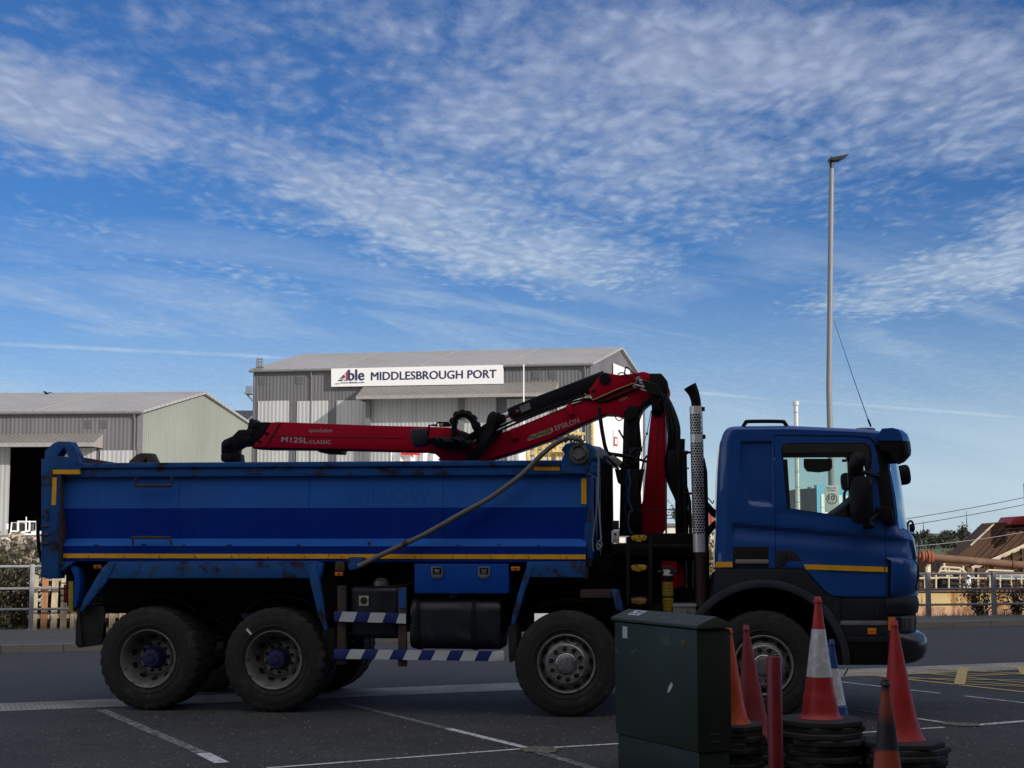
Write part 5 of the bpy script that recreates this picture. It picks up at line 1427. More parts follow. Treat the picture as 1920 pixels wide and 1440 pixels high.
        for k in range(10):
            a = 2 * math.pi * k / 10; c = Vector((.236 * math.cos(a), .046, .236 * math.sin(a)))
            t = Vector((-math.sin(a), 0, math.cos(a))); rdir = Vector((math.cos(a), 0, math.sin(a))); sl_ = (rdir * .75 + Vector((0, .66, 0))).normalized()
            nn_ = t.cross(sl_); nn_ = nn_ if nn_.y < 0 else -nn_
            vs = [c + nn_ * .012 + t * .032 * math.cos(q * math.pi / 8) + sl_ * .024 * math.sin(q * math.pi / 8) for q in range(16)]
            mb = MB(); mb.add(vs + [v + Vector((0, .03, 0)) for v in vs], [tuple(range(16))] + [(q, (q + 1) % 16, (q + 1) % 16 + 16, q + 16) for q in range(16)])
            if not far: mb.build('hand_hole', m_hole, root, weld=False, smooth=0)
    return root
RR, RF = .527, .522
wl_ = [(277, 1232, RR, 'rear'), (513, 1233, RR, 'rear'), (1062, 1243, RF, 'front'), (1432, 1250, RF + .006, 'front')]
for i, (px, py, rw, kd_) in enumerate(wl_):
    a_ = wheel(px, py, rw, kd_); b_ = wheel(px, py, rw, kd_, True); axle(px, py)
    if i == 2: a_.rotation_euler[1] = R(-78)
    if i == 3: a_.rotation_euler[1] = R(-14)
    if i == 1:
        mb = MB(); M = Matrix.Rotation(-a_.rotation_euler[1], 4, 'Y') @ Matrix.Translation((-.262, -.0075, .285)) @ Matrix.Rotation(R(48), 4, 'Y')
        mb.box(-.038, .038, 0, .003, -.011, .011, M); mb.build('chalk_mark', m_chalk, a_)

# ------------------------------------------------------------------ tipping body
# side panel in pressed bands (bright faces tilt up, dark ones tilt down, shade painted into their blue)
bedL, bedR = 112, 1098
def uu(px, v=0.0): return T(px, 1000, v)[0]
def ww(py, px=600, v=0.0): return T(px, py, v)[1]
U0, U1 = uu(bedL), uu(bedR)
zr = [ww(y) for y in (891, 952, 1010, 1024, 1037, 1053)]
floor_w = zr[5]
mb = MB()
mb.add([(U0, .085, zr[0]), (U1, .085, zr[0]), (U1, .065, zr[1]), (U0, .065, zr[1]), (U0, .12, zr[0]), (U1, .12, zr[0]), (U1, .12, zr[1]), (U0, .12, zr[1])], [(0, 1, 2, 3)])
mb.add([(U0, .135, zr[2]), (U1, .135, zr[2]), (U1, .035, zr[3]), (U0, .035, zr[3])], [(0, 1, 2, 3)])
mb.build('side_panel', m_blue, truck, smooth=0, weld=False)
mb = MB()
mb.add([(U0, .065, zr[1]), (U1, .065, zr[1]), (U1, .135, zr[2]), (U0, .135, zr[2])], [(0, 1, 2, 3)])
mb.add([(U0, .035, zr[3]), (U1, .035, zr[3]), (U1, .055, zr[4]), (U0, .055, zr[4])], [(0, 1, 2, 3)])
mb.add([(U0, .055, zr[4]), (U1, .055, zr[4]), (U1, .060, zr[5]), (U0, .060, zr[5])], [(0, 1, 2, 3)])
mb.build('side_panel_band', m_blue_shaded, truck, smooth=0, weld=False)
mb = MB()   # inner shell: floor, inner sides, front and rear walls, far side
mb.box(U0, U1, .14, VW - .14, floor_w, floor_w + .05)
mb.box(U0 + .02, U1 - .02, .15, .17, floor_w + .05, zr[0] + .02)
mb.box(U0, U1, VW - .16, VW - .10, floor_w + .05, zr[0] + .02)
mb.box(U1 - .05, U1 - .001, .12, VW - .12, floor_w - .02, zr[0] + .03)
mb.box(U0, U0 + .05, .12, VW - .12, floor_w - .02, zr[0] + .03)
mb.build('bed_shell', m_blue_shaded, truck, smooth=0, weld=False)
for i in range(4):  # ribs of the front wall
    mb = MB(); v_ = .35 + i * .55; mb.box(U1, U1 + .045, v_, v_ + .14, floor_w, zr[0]); mb.build('front_wall_rib', m_bluep, truck, bevel=.01)
mb = MB(); mb.box(U1 - .02, U1 + .05, 0.10, .22, floor_w - .05, zr[0]); mb.build('front_corner_post', m_bluer, truck, bevel=.01)
# top rail
for far in (0, 1):
    f = (lambda v: v) if not far else (lambda v: VW - v)
    def yb(a, b): return (min(f(a), f(b)), max(f(a), f(b)))
    mb = MB(); y0, y1 = yb(.0, .16); mb.box(uu(110), uu(1096), y0, y1, ww(875.5), ww(865.5)); tr_ = mb.build('top_rail', m_bluerail, truck, bevel=.012)
    mb = MB(); y0, y1 = yb(.028, .155); mb.box(uu(96), uu(1097), y0, y1, ww(892), ww(876.2)); mb.build('rail_skirt', m_bluerail, tr_, bevel=.005)
# far top edge slightly higher rim seen from below is hidden; rear post and hoop
plate('rear_post', [(83, 1085), (82, 880), (84, 845), (100, 831), (110, 827.5), (131, 828), (137.5, 842), (151, 867), (151, 881), (114, 882), (113, 900), (109, 1085)], -.012, .16, m_bluer, truck, .008,
      holes=[[(107, 855), (118.5, 840), (120.5, 840), (128.5, 857)]])
plate('rear_post', [(83, 1085), (82, 880), (84, 845), (100, 831), (110, 827.5), (131, 828), (137.5, 842), (151, 867), (151, 881), (114, 882), (113, 900), (109, 1085)], VW - .16, VW + .01, m_rustst, truck, .008, ref=0, holes=[[(107, 855), (118.5, 840), (120.5, 840), (128.5, 857)]])
pbox('post_edge', 77, 860, 84, 1083, .01, .14, m_bluer, truck)
pbox('post_flange', 108, 893, 115, 1060, -.003, .13, m_rustst, truck)
mb = MB(); a = T(79, 905); b = T(109, 1085); mb.box(a[0], a[0] + .05, .1, VW - .1, b[1] + .02, a[1]); mb.build('tailgate', m_bluer, truck, bevel=.01)
for (y, xr) in ((987, 90), (1002.5, 91), (1019, 91)):
    ptube('tailgate_hinge', [(76, y + .6), (84, y), (xr, y)], .011, m_rustst, truck, v=-.02, n=7)
ptube('latch_rod', [(71, 972), (71.5, 1008), (74, 1035), (80, 1056)], .020, m_blk, truck, v=.08, n=8, smooth_pts=4)
ptube('post_latch', [(84, 956), (88, 955), (88, 975)], .012, m_rustst, truck, v=-.02)
# front hoop with the sheeting reel
hoop = plate('front_hoop', [(1055, 888), (1052, 876), (1053, 862), (1059, 850), (1052, 844), (1060, 832), (1070, 830), (1098, 830), (1108, 833), (1115, 842), (1114, 858), (1107, 868), (1101, 886), (1094, 888)], -.012, .12, m_bluer, truck, .01)
plate('front_hoop', [(1055, 888), (1053, 862), (1059, 850), (1060, 832), (1098, 830), (1115, 842), (1114, 858), (1101, 886)], VW - .13, VW, m_bluer, truck, .01, ref=0)
mb = MB(); c = T(1086, 851); mb.lathe([(.02, .105), (-.03, .10), (-.035, .06), (-.06, .055), (-.06, 0)], Matrix.Translation((c[0], -.012, c[1])), 28); mb.build('reel_hub', m_arm, hoop)
mb = MB(); rnd = random.Random(6)
for k in range(9):
    a = rnd.uniform(0, 6.28); pts = [Vector((c[0], -.07, c[1] + .02)) + Vector((math.cos(a + t * 1.3) * .075, rnd.uniform(-.012, .012), math.sin(a + t * 1.3) * .075)) for t in range(5)]
    mb.tube(pts, .009, 6)
mb.build('reel_strap', m_arm, hoop, weld=False)
# sheet housing across the front top
mb = MB(); a = T(1108, 834, .1); b = T(1119, 866, .1); u0_, u1_ = a[0], a[0] + .20
mb.prism([(u0_ - .02, b[1] + .03), (u0_ + .12, b[1] + .03), (u0_ + .16, b[1] + .08), (u0_ + .10, a[1] - .02), (u0_ - .02, a[1])], .12, VW - .13); mb.build('sheet_housing', pmat('sheet_housing_pale', (.20, .28, .36), .4, var=.2, vs=4), truck, bevel=.015)
mb = MB()
for k in range(2): mb.tube([(u0_ + .10 + k * .03, .12, a[1] - .06 - k * .06), (u0_ + .12 + k * .03, VW - .13, a[1] - .05 - k * .06)], .009, 6)
mb.build('housing_cord', m_blk, truck, weld=False)
for px_ in (330, 575, 828):   # vertical weld seams of the side sheets
    mb = MB(); u_ = uu(px_)
    mb.tube([(u_, .085, zr[0]), (u_, .065, zr[1]), (u_, .135, zr[2])], .0028, 5); mb.build('weld_seam', m_blue_shaded, truck)
# tape
for (x0, y0, x1, y1) in ((99, 880.5, 149, 889), (1001, 873.5, 1050, 882)): pbox('reflective_tape', x0, y0, x1, y1, -.016 if x0 < 150 else .022, .03, m_yt, truck, 0)
plate('reflective_tape', [(96.5, 947), (98.5, 895), (106.5, 895), (104.5, 947)], -.0145, -.010, m_yt, truck, 0)
pbox('reflective_tape', 1090, 897, 1099.5, 945, .058, .07, m_yt, truck, 0)
mb = MB(); tapeZ = (ww(1047.5), ww(1039))
x = U0 + .02
while x < U1 - .01:
    x2 = min(x + .475, U1 - .002); mb.box(x, x2 - .004, .045, .056, tapeZ[0], tapeZ[1]); x = x2
mb.build('reflective_tape', m_yt, truck, smooth=0, weld=False)
mb = MB(); x = U0 + .30
while x < U1 - .1:   # small stamp marks of the tape
    mb.box(x, x + .004, .044, .046, tapeZ[0] + .012, tapeZ[0] + .032); mb.box(x - .012, x + .016, .044, .046, tapeZ[0] + .008, tapeZ[0] + .012); x += .385
mb.build('tape_stamp', m_rustst, truck, smooth=0, weld=False)
m_scuff = pmat('bare_scuff', (.03, .025, .022), .9, var=.4, vs=20)
rnd = random.Random(91)
for (x, y, w_, h_) in ((510, 950.5, 6, 1.6), (119, 945, 2, 10), (450, 925, 1.2, 1.2), (652, 910, 1.0, 1.0), (640, 935, .8, 1.0), (692, 1019, 5, 4), (560, 1022, 6, 2), (430, 1022, 9, 1.5), (270, 1021, 8, 1.6), (860, 1022, 7, 1.2), (935, 1021, 5, 1.3), (345, 1022, 5, 1.4), (1010, 1023, 4, 1.2), (180, 1022, 6, 1.4)):
    n_ = 9; P = []
    for k in range(n_): a = 2 * math.pi * k / n_; P.append((x + w_ * rnd.uniform(.5, 1) * math.cos(a), y + h_ * rnd.uniform(.5, 1.1) * math.sin(a)))
    v_ = .033 if y > 1015 else .0675 if y > 940 else .073
    plate('paint_scuff', P, v_ - .001, v_, m_scuff, truck, 0)
# folding steps
for (xl, xr, yt, yb_, drop) in ((254, 322, 893, 911, 1), (248, 319, 1008, 1022, -1)):
    root_pts = [(xl + 2, yt), (xl, yb_), (xr, yb_), (xr, yt)] if drop > 0 else [(xl + 2, yb_), (xl, yt), (xr, yt), (xr + 2, yb_)]
    ptube('folding_step', [(x, y, -.02) for x, y in root_pts], .0155, m_rustst, truck, n=7)
# side rave and fenders of the body
plate('fender_beam', [(203, 1053), (590, 1052.5), (606, 1056), (600, 1084), (196, 1084.5)], .0, .14, m_bluer, truck, .008)
plate('fender_strut', [(203, 1054), (217, 1056), (199, 1091), (155, 1146), (149, 1146), (158, 1122), (190, 1066)], -.008, .10, m_bluer, truck, .006)
plate('fender_strut', [(578, 1060), (592, 1055), (598, 1085), (613, 1180), (608, 1182), (596, 1150), (581, 1090)], -.008, .06, m_bluer, truck, .006)
pbox('strut_web', 592, 1056, 632, 1160, .16, .20, m_blk, truck)
plate('fender_beam', [(988, 1053.5), (1098, 1052.5), (1098, 1083), (985, 1082)], .0, .14, m_bluer, truck, .008)
plate('fender_strut', [(990, 1056), (1003, 1056), (985, 1105), (966, 1168), (958, 1172), (961, 1150), (975, 1100)], -.008, .06, m_bluer, truck, .006)
plate('fender_strut', [(110, 1053), (140, 1053), (128, 1062), (112, 1073)], .02, .12, m_bluer, truck, .006)
plate('light_bracket', [(131, 1064), (138, 1060), (146, 1066), (150, 1085), (149, 1110), (143, 1138), (137, 1140), (140, 1100), (138, 1080)], .05, .20, m_bluep, truck, .01)
pbox('fender_end', 1088, 1106, 1147, 1121, .10, .35, m_rustst, truck)
plate('fender_end', [(1146, 1105), (1160, 1107), (1169, 1145), (1156, 1145)], .08, .30, m_bluer, truck)
# mudguards of the bogie and front axle (dark)
def arch(px, py, r, a0, a1, v0, v1, mat=m_hose, name='mudguard', th=.02):
    u, w = T(px, py, 0); w = max(w, .52); m = MB(); n = 20; P = []
    for k in range(n + 1): a = R(a0 + (a1 - a0) * k / n); P.append((u + r * math.cos(a), w + r * math.sin(a)))
    Q = [(u + (r + th) * math.cos(R(a0 + (a1 - a0) * k / n)), w + (r + th) * math.sin(R(a0 + (a1 - a0) * k / n))) for k in range(n, -1, -1)]
    m.prism(P + Q, v0, v1); return m.build(name, mat, truck)
for x in (277, 513): arch(x, 1233, .60, 50, 130, .30, .68)
arch(1062, 1243, .60, 60, 120, .25, .50)
# mudflaps
plate('mudflap', [(146, 1142), (196, 1137), (193, 1170), (189, 1210), (145, 1215), (141, 1205), (142, 1165)], .10, .62, m_rubber, truck, .01) if False else None
mb = MB(); a = T(143, 1143, .05); b = T(147, 1212, .05)
mb.add([(a[0], .06, a[1]), (a[0] + .03, .06, a[1]), (b[0] + .03, .06, b[1]), (b[0], .06, b[1]), (a[0] + .02, .68, a[1]), (a[0] + .05, .68, a[1]), (b[0] + .05, .68, b[1]), (b[0] + .02, .68, b[1])],
       [(0, 1, 2, 3), (7, 6, 5, 4), (0, 4, 5, 1), (1, 5, 6, 2), (2, 6, 7, 3), (3, 7, 4, 0)]); 
plate('mudflap', [(148, 1140), (193, 1136), (197, 1150), (193, 1185), (190, 1209), (147, 1215), (141, 1207), (142, 1165)], .09, .12, m_rubber, truck, .006)
mb.build('mudflap_core', m_rubber, truck)
plate('mudflap', [(952, 1175), (968, 1168), (969, 1205), (967, 1238), (955, 1243), (953, 1215)], .08, .50, m_rubber, truck, .008)
plate('mudflap', [(603, 1180), (628, 1178), (626, 1240), (606, 1240)], .16, .60, m_rubber, truck, .008)
# rear light, guard and yellow marker
pbox('marker_board', 128, 1090, 137, 1147, .10, .40, pmat('marker_yellow', (.45, .36, .06), .5, var=.1), truck, .004)
pbox('tail_lamp', 119, 1096, 127.5, 1130, .12, .34, pmat('tail_lamp_red', (.22, .012, .012), .25), truck, .006)
ptube('lamp_guard', [(127, 1093, .05), (111, 1093.5, .05), (111, 1127, .05), (127, 1127, .05)], .008, m_blk, truck)
ptube('lamp_guard', [(127, 1103, .05), (111, 1103.5, .05)], .007, m_blk, truck); ptube('lamp_guard', [(127, 1116.5, .05), (111, 1116.5, .05)], .007, m_blk, truck)
pbox('rear_beam', 137, 1136, 160, 1147, .14, 2.3, m_rustst, truck)
for (x0, y0, x1, y1, v_) in ((175, 1059, 190, 1066, .10), (627.5, 1072.5, 643, 1080, .04), (958, 1062.3, 975, 1070, .04)):
    lm = pbox('side_marker', x0, y0, x1, y1, v_, v_ + .035, m_amber, truck, .008)
    xm = (x0 + x1) / 2; mb = MB(); c = T(xm, (y0 + y1) / 2, v_); mb.lathe([(0, .012), (-.004, .010), (-.004, 0)], Matrix.Translation((c[0], v_ - .001, c[1])), 12)
    for dx_ in (-.032, .032): mb.lathe([(0, .005), (-.003, .004), (-.003, 0)], Matrix.Translation((c[0] + dx_, v_ - .001, c[1])), 8)
    mb.build('marker_screw', m_rustst, lm, weld=False)
pbox('marker_bracket', 628, 1053, 646, 1071, .05, .10, m_rustst, truck)
# sheeting arm
arm = ptube('sheet_arm', [(672, 1062), (700, 1048), (735, 1031), (800, 1000), (860, 966), (915, 936), (955, 908), (985, 884), (1010, 858), (1033, 838), (1052, 826), (1068, 821), (1082, 823), (1093, 831)], .0265, m_arm, truck, v=-.085, n=12, smooth_pts=4)
ptube('arm_sleeve', [(755, 1021), (764, 1016.5)], .031, m_rustst, arm, v=-.085, n=12)
plate('arm_bracket', [(650, 1048), (656, 1044.5), (680, 1045), (691, 1050), (690, 1053), (673, 1066), (655, 1069.5), (652, 1062)], -.06, .02, m_bluer, truck, .008)
mb = MB(); rnd = random.Random(12)
for k in range(7):
    c = Vector(T3(1064 + k * 4.5, 822 + k * .6, -.085)); pts = [c + Vector((rnd.uniform(-.03, .03), -.035 * math.cos(t * 1.57), .045 * math.sin(t * 1.57))) for t in range(5)]
    mb.tube(pts, .008, 6)
mb.build('arm_lashing', m_arm, arm, weld=False)
# ghost letters of a removed name, hardly darker than the paint
m_ghost = pmat('ghost_letters', (0.0155, 0.107, 0.435), 0.5, var=.1, spec=.18)
ttext('ghost_lettering', 'WILLOW', (645, 944), (806, 944), 30, .07, m_ghost, truck, .0)
for v_ in bpy.data.objects[-1].data.vertices if False else [v for o in truck.children if o.name == 'ghost_lettering' for v in o.data.vertices]:
    v_.co.y = .065 + .020 * (v_.co.z - zr[1]) / (zr[0] - zr[1]) - .0012

# rusty top patch: bracket above the rail and load edge
plate('tailgate_top', [(146, 856), (215, 867.5), (225, 868), (148, 868)], VW - .3, VW - .2, m_rustst, truck, .004)

# ------------------------------------------------------------------ tanks, toolbox, side guards
tb_ = pbox('toolbox', 777, 1057, 953.5, 1112.5, .03, .55, m_bluep, truck, .008)
for cx_ in (820, 908):
    mb = MB(); p = TP([(cx_ - 11, 1062.5), (cx_ + 11, 1062.5), (cx_ + 11, 1080), (cx_ + 6, 1084.5), (cx_ - 6, 1084.5), (cx_ - 11, 1080)], .03); h_ = TP([(cx_ - 8, 1065), (cx_ + 8, 1065), (cx_ + 8, 1077), (cx_ - 8, 1077)], .03)
    mb.prism(p, .018, .030, [h_]); lt_ = mb.build('latch', m_alu, tb_, bevel=.002)
    mb = MB(); mb.prism(h_, .024, .029); mb.build('latch_recess', m_hole, tb_)
    mb = MB(); mb.prism(TP([(cx_ - 5, 1067.5), (cx_ + 5, 1067.5), (cx_ + 4, 1075), (cx_ - 4, 1075)], .03), .016, .024); c = T(cx_, 1081, .03); mb.lathe([(0, .012), (-.006, .011), (-.006, 0)], Matrix.Translation((c[0], .018, c[1])), 10); mb.build('latch_handle', m_alu, tb_, bevel=.002)
def rounded(pts_box, r, n=5):
    x0, y0, x1, y1 = pts_box; P = []
    for (cx, cy, a0) in ((x1 - r, y1 - r, 0), (x0 + r, y1 - r, 90), (x0 + r, y0 + r, 180), (x1 - r, y0 + r, 270)):
        for k in range(n + 1): a = R(a0 + 90 * k / n); P.append((cx + r * math.cos(a), cy + r * math.sin(a)))
    return P
def tank(name, xl, xr, yt, yb2, v0, v1, rad, mat, parent):
    """horizontal tank along the truck: section in (v, w), rounded"""
    ul, ur = T(xl, 1150, v0)[0], T(xr, 1150, v0)[0]; w0, w1 = T(850, yb2, v0)[1], T(850, yt, v0)[1]
    sec = rounded((v0, w0, v1, w1), rad, 8); n = len(sec); m = MB()
    vs = []; cx, cy = (v0 + v1) / 2, (w0 + w1) / 2
    for (u_, s_) in ((ul, .95), (ul + .015, .985), (ul + .03, 1), (ur - .03, 1), (ur - .015, .985), (ur, .95)):
        vs += [(u_, cx + (p[0] - cx) * s_, cy + (p[1] - cy) * s_) for p in sec]
    fs = [tuple(range(n))[::-1], tuple(range(5 * n, 6 * n))]
    for k in range(5): fs += [(k * n + i, k * n + (i + 1) % n, (k + 1) * n + (i + 1) % n, (k + 1) * n + i) for i in range(n)]
    m.add(vs, fs); return m.build(name, mat, parent), ul, ur, w0, w1, sec
ft, ul, ur, w0, w1, sec = tank('fuel_tank', 768, 938, 1120, 1219, .04, .66, .15, m_tank, truck)
for xs_ in (783, 888):
    uc = T(xs_, 1150, .04)[0]; m = MB(); cx, cy = .35, (w0 + w1) / 2; vs = []
    for du in (-.022, .022):
        for s_ in (1.0, 1.03): vs += [(uc + du, cx + (p[0] - cx) * s_, cy + (p[1] - cy) * s_) for p in sec]
    n = len(sec); fs = []
    for i in range(n): j = (i + 1) % n; fs += [(n + i, n + j, 3 * n + j, 3 * n + i), (i, j, n + j, n + i), (2 * n + i, 2 * n + j, 3 * n + j, 3 * n + i)]
    m.add(vs, fs); m.build('tank_strap', m_frame, ft)
mb = MB(); c = T(850, 1122, .12); mb.lathe([(-.02, .046), (.03, .046), (.035, .052), (.05, .052), (.055, .040), (.055, 0)], Matrix.Translation((c[0], .16, c[1])) @ Matrix.Rotation(R(62), 4, 'X'), 20); mb.build('filler_cap', m_alu, ft)
at, ul, ur, w0, w1, sec = tank('hydraulic_tank', 657, 746, 1100, 1199, .10, .60, .06, m_tank, truck)
pbox('warning_label', 673, 1117, 691, 1136, .092, .099, pmat('label_cream', (.45, .42, .26), .5, var=.05), at, .001)
mb = MB(); c = T(682, 1126, .09); mb.lathe([(0, .036), (-.003, .036), (-.004, .03), (-.004, 0)], Matrix.Translation((c[0], .0905, c[1])), 24); mb.build('label_symbol', m_nut, at)
mb = MB(); c = T(715, 1099, .2); mb.lathe([(-.03, .085), (.02, .085), (.03, .07), (.055, .06), (.06, 0)], Matrix.Translation((c[0], .22, c[1] + .02)) @ Matrix.Rotation(R(80), 4, 'X'), 20); mb.build('filler_cap', m_rim, at)
ptube('hose', [(728, 1100, .2), (745, 1098, .25), (765, 1096, .3), (790, 1088, .4)], .012, m_rustst, truck, smooth_pts=4)
for (xa, xb, ya, yb3) in ((632.5, 648, 1098, 1246), (746, 761.5, 1101, 1250)): pbox('guard_post', xa, ya, xb, yb3, .03, .10, m_rustst, truck)
pbox('guard_post_patch', 748, 1103, 761, 1140, .024, .03, m_bluer, truck, 0)
def stripe_rail(x0, y0t, y0b, x1, y1t, y1b, first, slope, pitch, bl):
    rail = plate('side_guard', [(x0, y0b), (x1, y1b), (x1, y1t), (x0, y0t)], -.005, .03, m_stb, truck, .004)
    x = first
    def yy(px, top): t = (px - x0) / (x1 - x0); return (y0t + (y1t - y0t) * t) if top else (y0b + (y1b - y0b) * t)
    while x < x1:
        xa, xb = x, min(x + bl, x1 + slope)
        p = [(min(xa, x1), yy(xa, 0)), (min(xb, x1), yy(xb, 0)), (min(xb + slope, x1), yy(xb, 1)), (min(xa + slope, x1), yy(xa, 1))]
        if p[1][0] - p[0][0] > 1 or p[2][0] - p[3][0] > 1: plate('white_stripe', p, -.0075, -.0055, m_stw, rail, 0)
        x += pitch
    return rail
stripe_rail(626, 1146.5, 1165, 761, 1150.5, 1169, 635, 7, 53.5, 28)
stripe_rail(626, 1217, 1235, 932, 1221, 1240, 648, 9, 53.3, 28)
plate('side_guard_end', [(925, 1221.3), (945, 1220.5), (946, 1239), (925, 1240)], -.012, .05, m_stw, truck, .01)

# ------------------------------------------------------------------ space between body and cab
for (x0, y0, x1, y1, v0, v1) in ((1174, 1008, 1181, 1135, .12, .17), (1216, 1008, 1223, 1135, .12, .17)): pbox('ladder_side', x0, y0, x1, y1, v0, v1, m_frame, truck)
for y in (1009, 1062, 1131): pbox('ladder_crossbar', 1175, y + (-3 if y < 1100 else -14), 1222, y + 8, .17, .22, m_frame, truck)
for y, x in ((1008.5, 1198), (1064, 1198), (1126, 1198)):
    p = [(x + 15 * math.cos(t * math.pi / 12), y + 9.5 * math.sin(t * math.pi / 12) * (1 if math.sin(t * math.pi / 12) > 0 else .35) - 2) for t in range(24)]
    plate('ladder_tread', p, .09, .19, m_grip if y < 1100 else pmat('rusty_grip_plate', (.25, .10, .03), .8, var=.4, vs=25, dirt=((.03, .015, .01), .45, 20)), truck, .002)
    mb = MB()
    rnd = random.Random(int(y))
    for i in range(7):
        for j in range(2):
            c = T(x - 12 + i * 4, y - 1 + j * 4.5, .09); mb.lathe([(0, .007), (-.006, .006), (-.006, 0)], Matrix.Translation((c[0], .09, c[1])), 6)
    mb.build('tread_stud', m_grip, truck, weld=False)
pbox('crane_base', 1180, 1000, 1300, 1030, .55, 1.95, m_blk, truck)
pbox('crane_base', 1145, 1020, 1325, 1042, .40, 2.1, m_blk, truck)
pbox('base_rail', 1222, 1021.5, 1290, 1027, .30, .38, m_frame, truck)
pbox('red_box', 1240, 1052, 1269, 1103, .45, 1.0, m_red, truck); pbox('red_box', 1269, 1058, 1283, 1100, .60, 1.0, m_red, truck)
plate('fender_plate', [(1150, 1030), (1172, 1030), (1172, 1080), (1150, 1075)], .8, .85, m_blk, truck)
pbox('side_panel_dark', 1103, 1040, 1150, 1104, .55, .62, m_blk, truck)
pbox('pipe_pair', 1285, 1050, 1289, 1102, .7, .72, m_alu, truck); pbox('pipe_pair', 1298, 1050, 1301.5, 1104, .7, .72, m_alu, truck)
# control box, plates
cb = pbox('control_box', 1146.5, 995, 1160.5, 1018.5, .10, .20, m_stw, truck, .006)
for (y, r_, mm) in ((1001.5, .012, m_hole), (1011, .015, m_grip)):
    mb = MB(); c = T(1153.5, y, .1); mb.lathe([(0, r_), (-.012, r_), (-.015, r_ * .8), (-.015, 0)], Matrix.Translation((c[0], .10, c[1])), 16); mb.build('button', mm, cb)
pbox('warning_plate', 1148, 976, 1160.5, 993, .12, .15, pmat('plate_black_yellow', (.015, .013, .006), .5, dirt=((.22, .16, .02), .30, 14)), truck, .002)
# air cleaner stack with yellow warning sleeve
u_, w_ = T(1252, 1100, .35); mb = MB(); wt_, wb_ = T(1252, 1091, .35)[1], T(1252, 1150, .35)[1]
mb.tube([(u_, .35, wb_), (u_, .35, wt_)], .055, 20); yl_ = mb.build('warning_sleeve', pmat('sleeve_yellow', (.42, .31, .02), .5, var=.12, vs=8), truck)
mb = MB(); wm1 = T(1252, 1118.8, .35)[1]; mb.tube([(u_, .35, wm1 - .008), (u_, .35, wm1 + .008)], .057, 20); mb.build('sleeve_clip', m_blk, yl_)
m_inkb = pmat('black_ink', (.02, .018, .008), .6)
rows = ['DANGER', 'KEEP CLEAR', 'LIFTING', 'DO NOT', 'OPERATE', 'STAND', 'CAUTION', 'CRANE']
for i, (y, s_) in enumerate(zip((1097, 1103, 1109, 1114.5, 1126, 1132, 1138, 1144), rows)):
    p = T(1244.5, y + 1.5, .294); hh = .013
    text_mesh('sleeve_lettering', s_, (p[0], .2935, p[1]), (1, 0, 0), (0, 0, 1), .078, hh, m_inkb, yl_, .02, .0005)
mb = MB(); c = T(1251.5, 1073, .3); mb.lathe([(.10, .02), (.06, .068), (-.05, .068), (-.06, .060), (-.06, 0)], Matrix.Translation((c[0], .33, c[1])), 28)
mb.tube([(c[0], .35, c[1] - .01), (c[0], .35, wt_)], .050, 16); mb.tube([(c[0] - .095, .33, c[1]), (c[0] + .09, .33, c[1])], .02, 10)
hd = mb.build('air_intake', pmat('intake_dark', (.020, .026, .034), .4), truck, weld=False)
plate('intake_sticker', [(1243, 1068), (1255, 1068), (1257, 1072), (1254, 1074), (1256, 1077), (1261, 1077.5), (1261, 1079), (1243, 1079), (1245, 1074)], .262, .268, m_chalk, hd, 0)
pbox('battery_box', 1262, 1136, 1305, 1165, .25, .70, pmat('battery_box_grey', (.20, .20, .19), .7, var=.2, vs=6, dirt=((.06, .06, .05), .35, 6)), truck, .01)
pbox('battery_lid', 1261, 1133, 1306, 1138, .24, .71, m_galv, truck, .006)
pbox('step_box', 1165, 1135, 1240, 1160, .2, .6, m_blk, truck)
# exhaust stack
EV = .35
def ex(px, py): return Vector(T3(px, py, EV))
mb = MB(); mb.tube([ex(1306, 765), ex(1304.5, 750), ex(1301, 738), ex(1297.5, 731), ex(1293.5, 724)], [.050, .050, .055, .062, .070], 24, caps=False); stk = mb.build('exhaust_outlet', m_blk, truck)
mb = MB(); mb.tube([ex(1306, 765), ex(1303.5, 750), ex(1300.5, 739), ex(1297.5, 732), ex(1294.5, 727)], [.046, .046, .05, .057, .064], 24, caps=False); mb.build('outlet_bore', m_hole, stk)
mb = MB(); g0, g1 = ex(1305, 762), ex(1312, 1035); mb.tube([g0, g0.lerp(g1, .5), g1], .066, 40); gd = mb.build('heat_guard', m_chrome, truck)
mb = MB(); gdir = (g1 - g0).normalized(); LL = (g1 - g0).length
rnd = random.Random(3)
def ghole(t, ang_, rr_=.0115):
    c = g0 + gdir * t; d = Vector((math.sin(ang_), -math.cos(ang_), 0)); tv = Vector((math.cos(ang_), math.sin(ang_), 0)); up = gdir
    vs = [c + d * .0670 + tv * rr_ * math.cos(q * math.pi / 5) + up * rr_ * math.sin(q * math.pi / 5) for q in range(10)]
    mb.add(vs, [tuple(range(10))])
t = .09; k = 0
while t < LL - .19:
    px_y = 762 + 273 * t / LL
    if not (815 < px_y < 832):
        for j in range(-6, 7):
            a = (j + .5 * (k % 2)) * R(25)
            if -1.3 < a < .75 or (px_y > 830 and -1.6 < a < .9): ghole(t, a)
    t += .0265; k += 1
mb.build('guard_perforation', m_hole, gd, weld=False, smooth=0)
mb = MB()
for (x, y) in ((1317.5, 767), (1319, 819)): c = ex(x, y); mb.box(c.x - .01, c.x + .022, EV - .03, EV + .03, c.z - .02, c.z + .02)
mb.build('guard_bolt', m_blk, gd, weld=False)
mb = MB(); mb.tube([ex(1316, 860), ex(1321, 885), ex(1323, 960), ex(1324, 1030), ex(1323, 1060)], .030, 12); mb.build('exhaust_pipe', m_blk, truck)
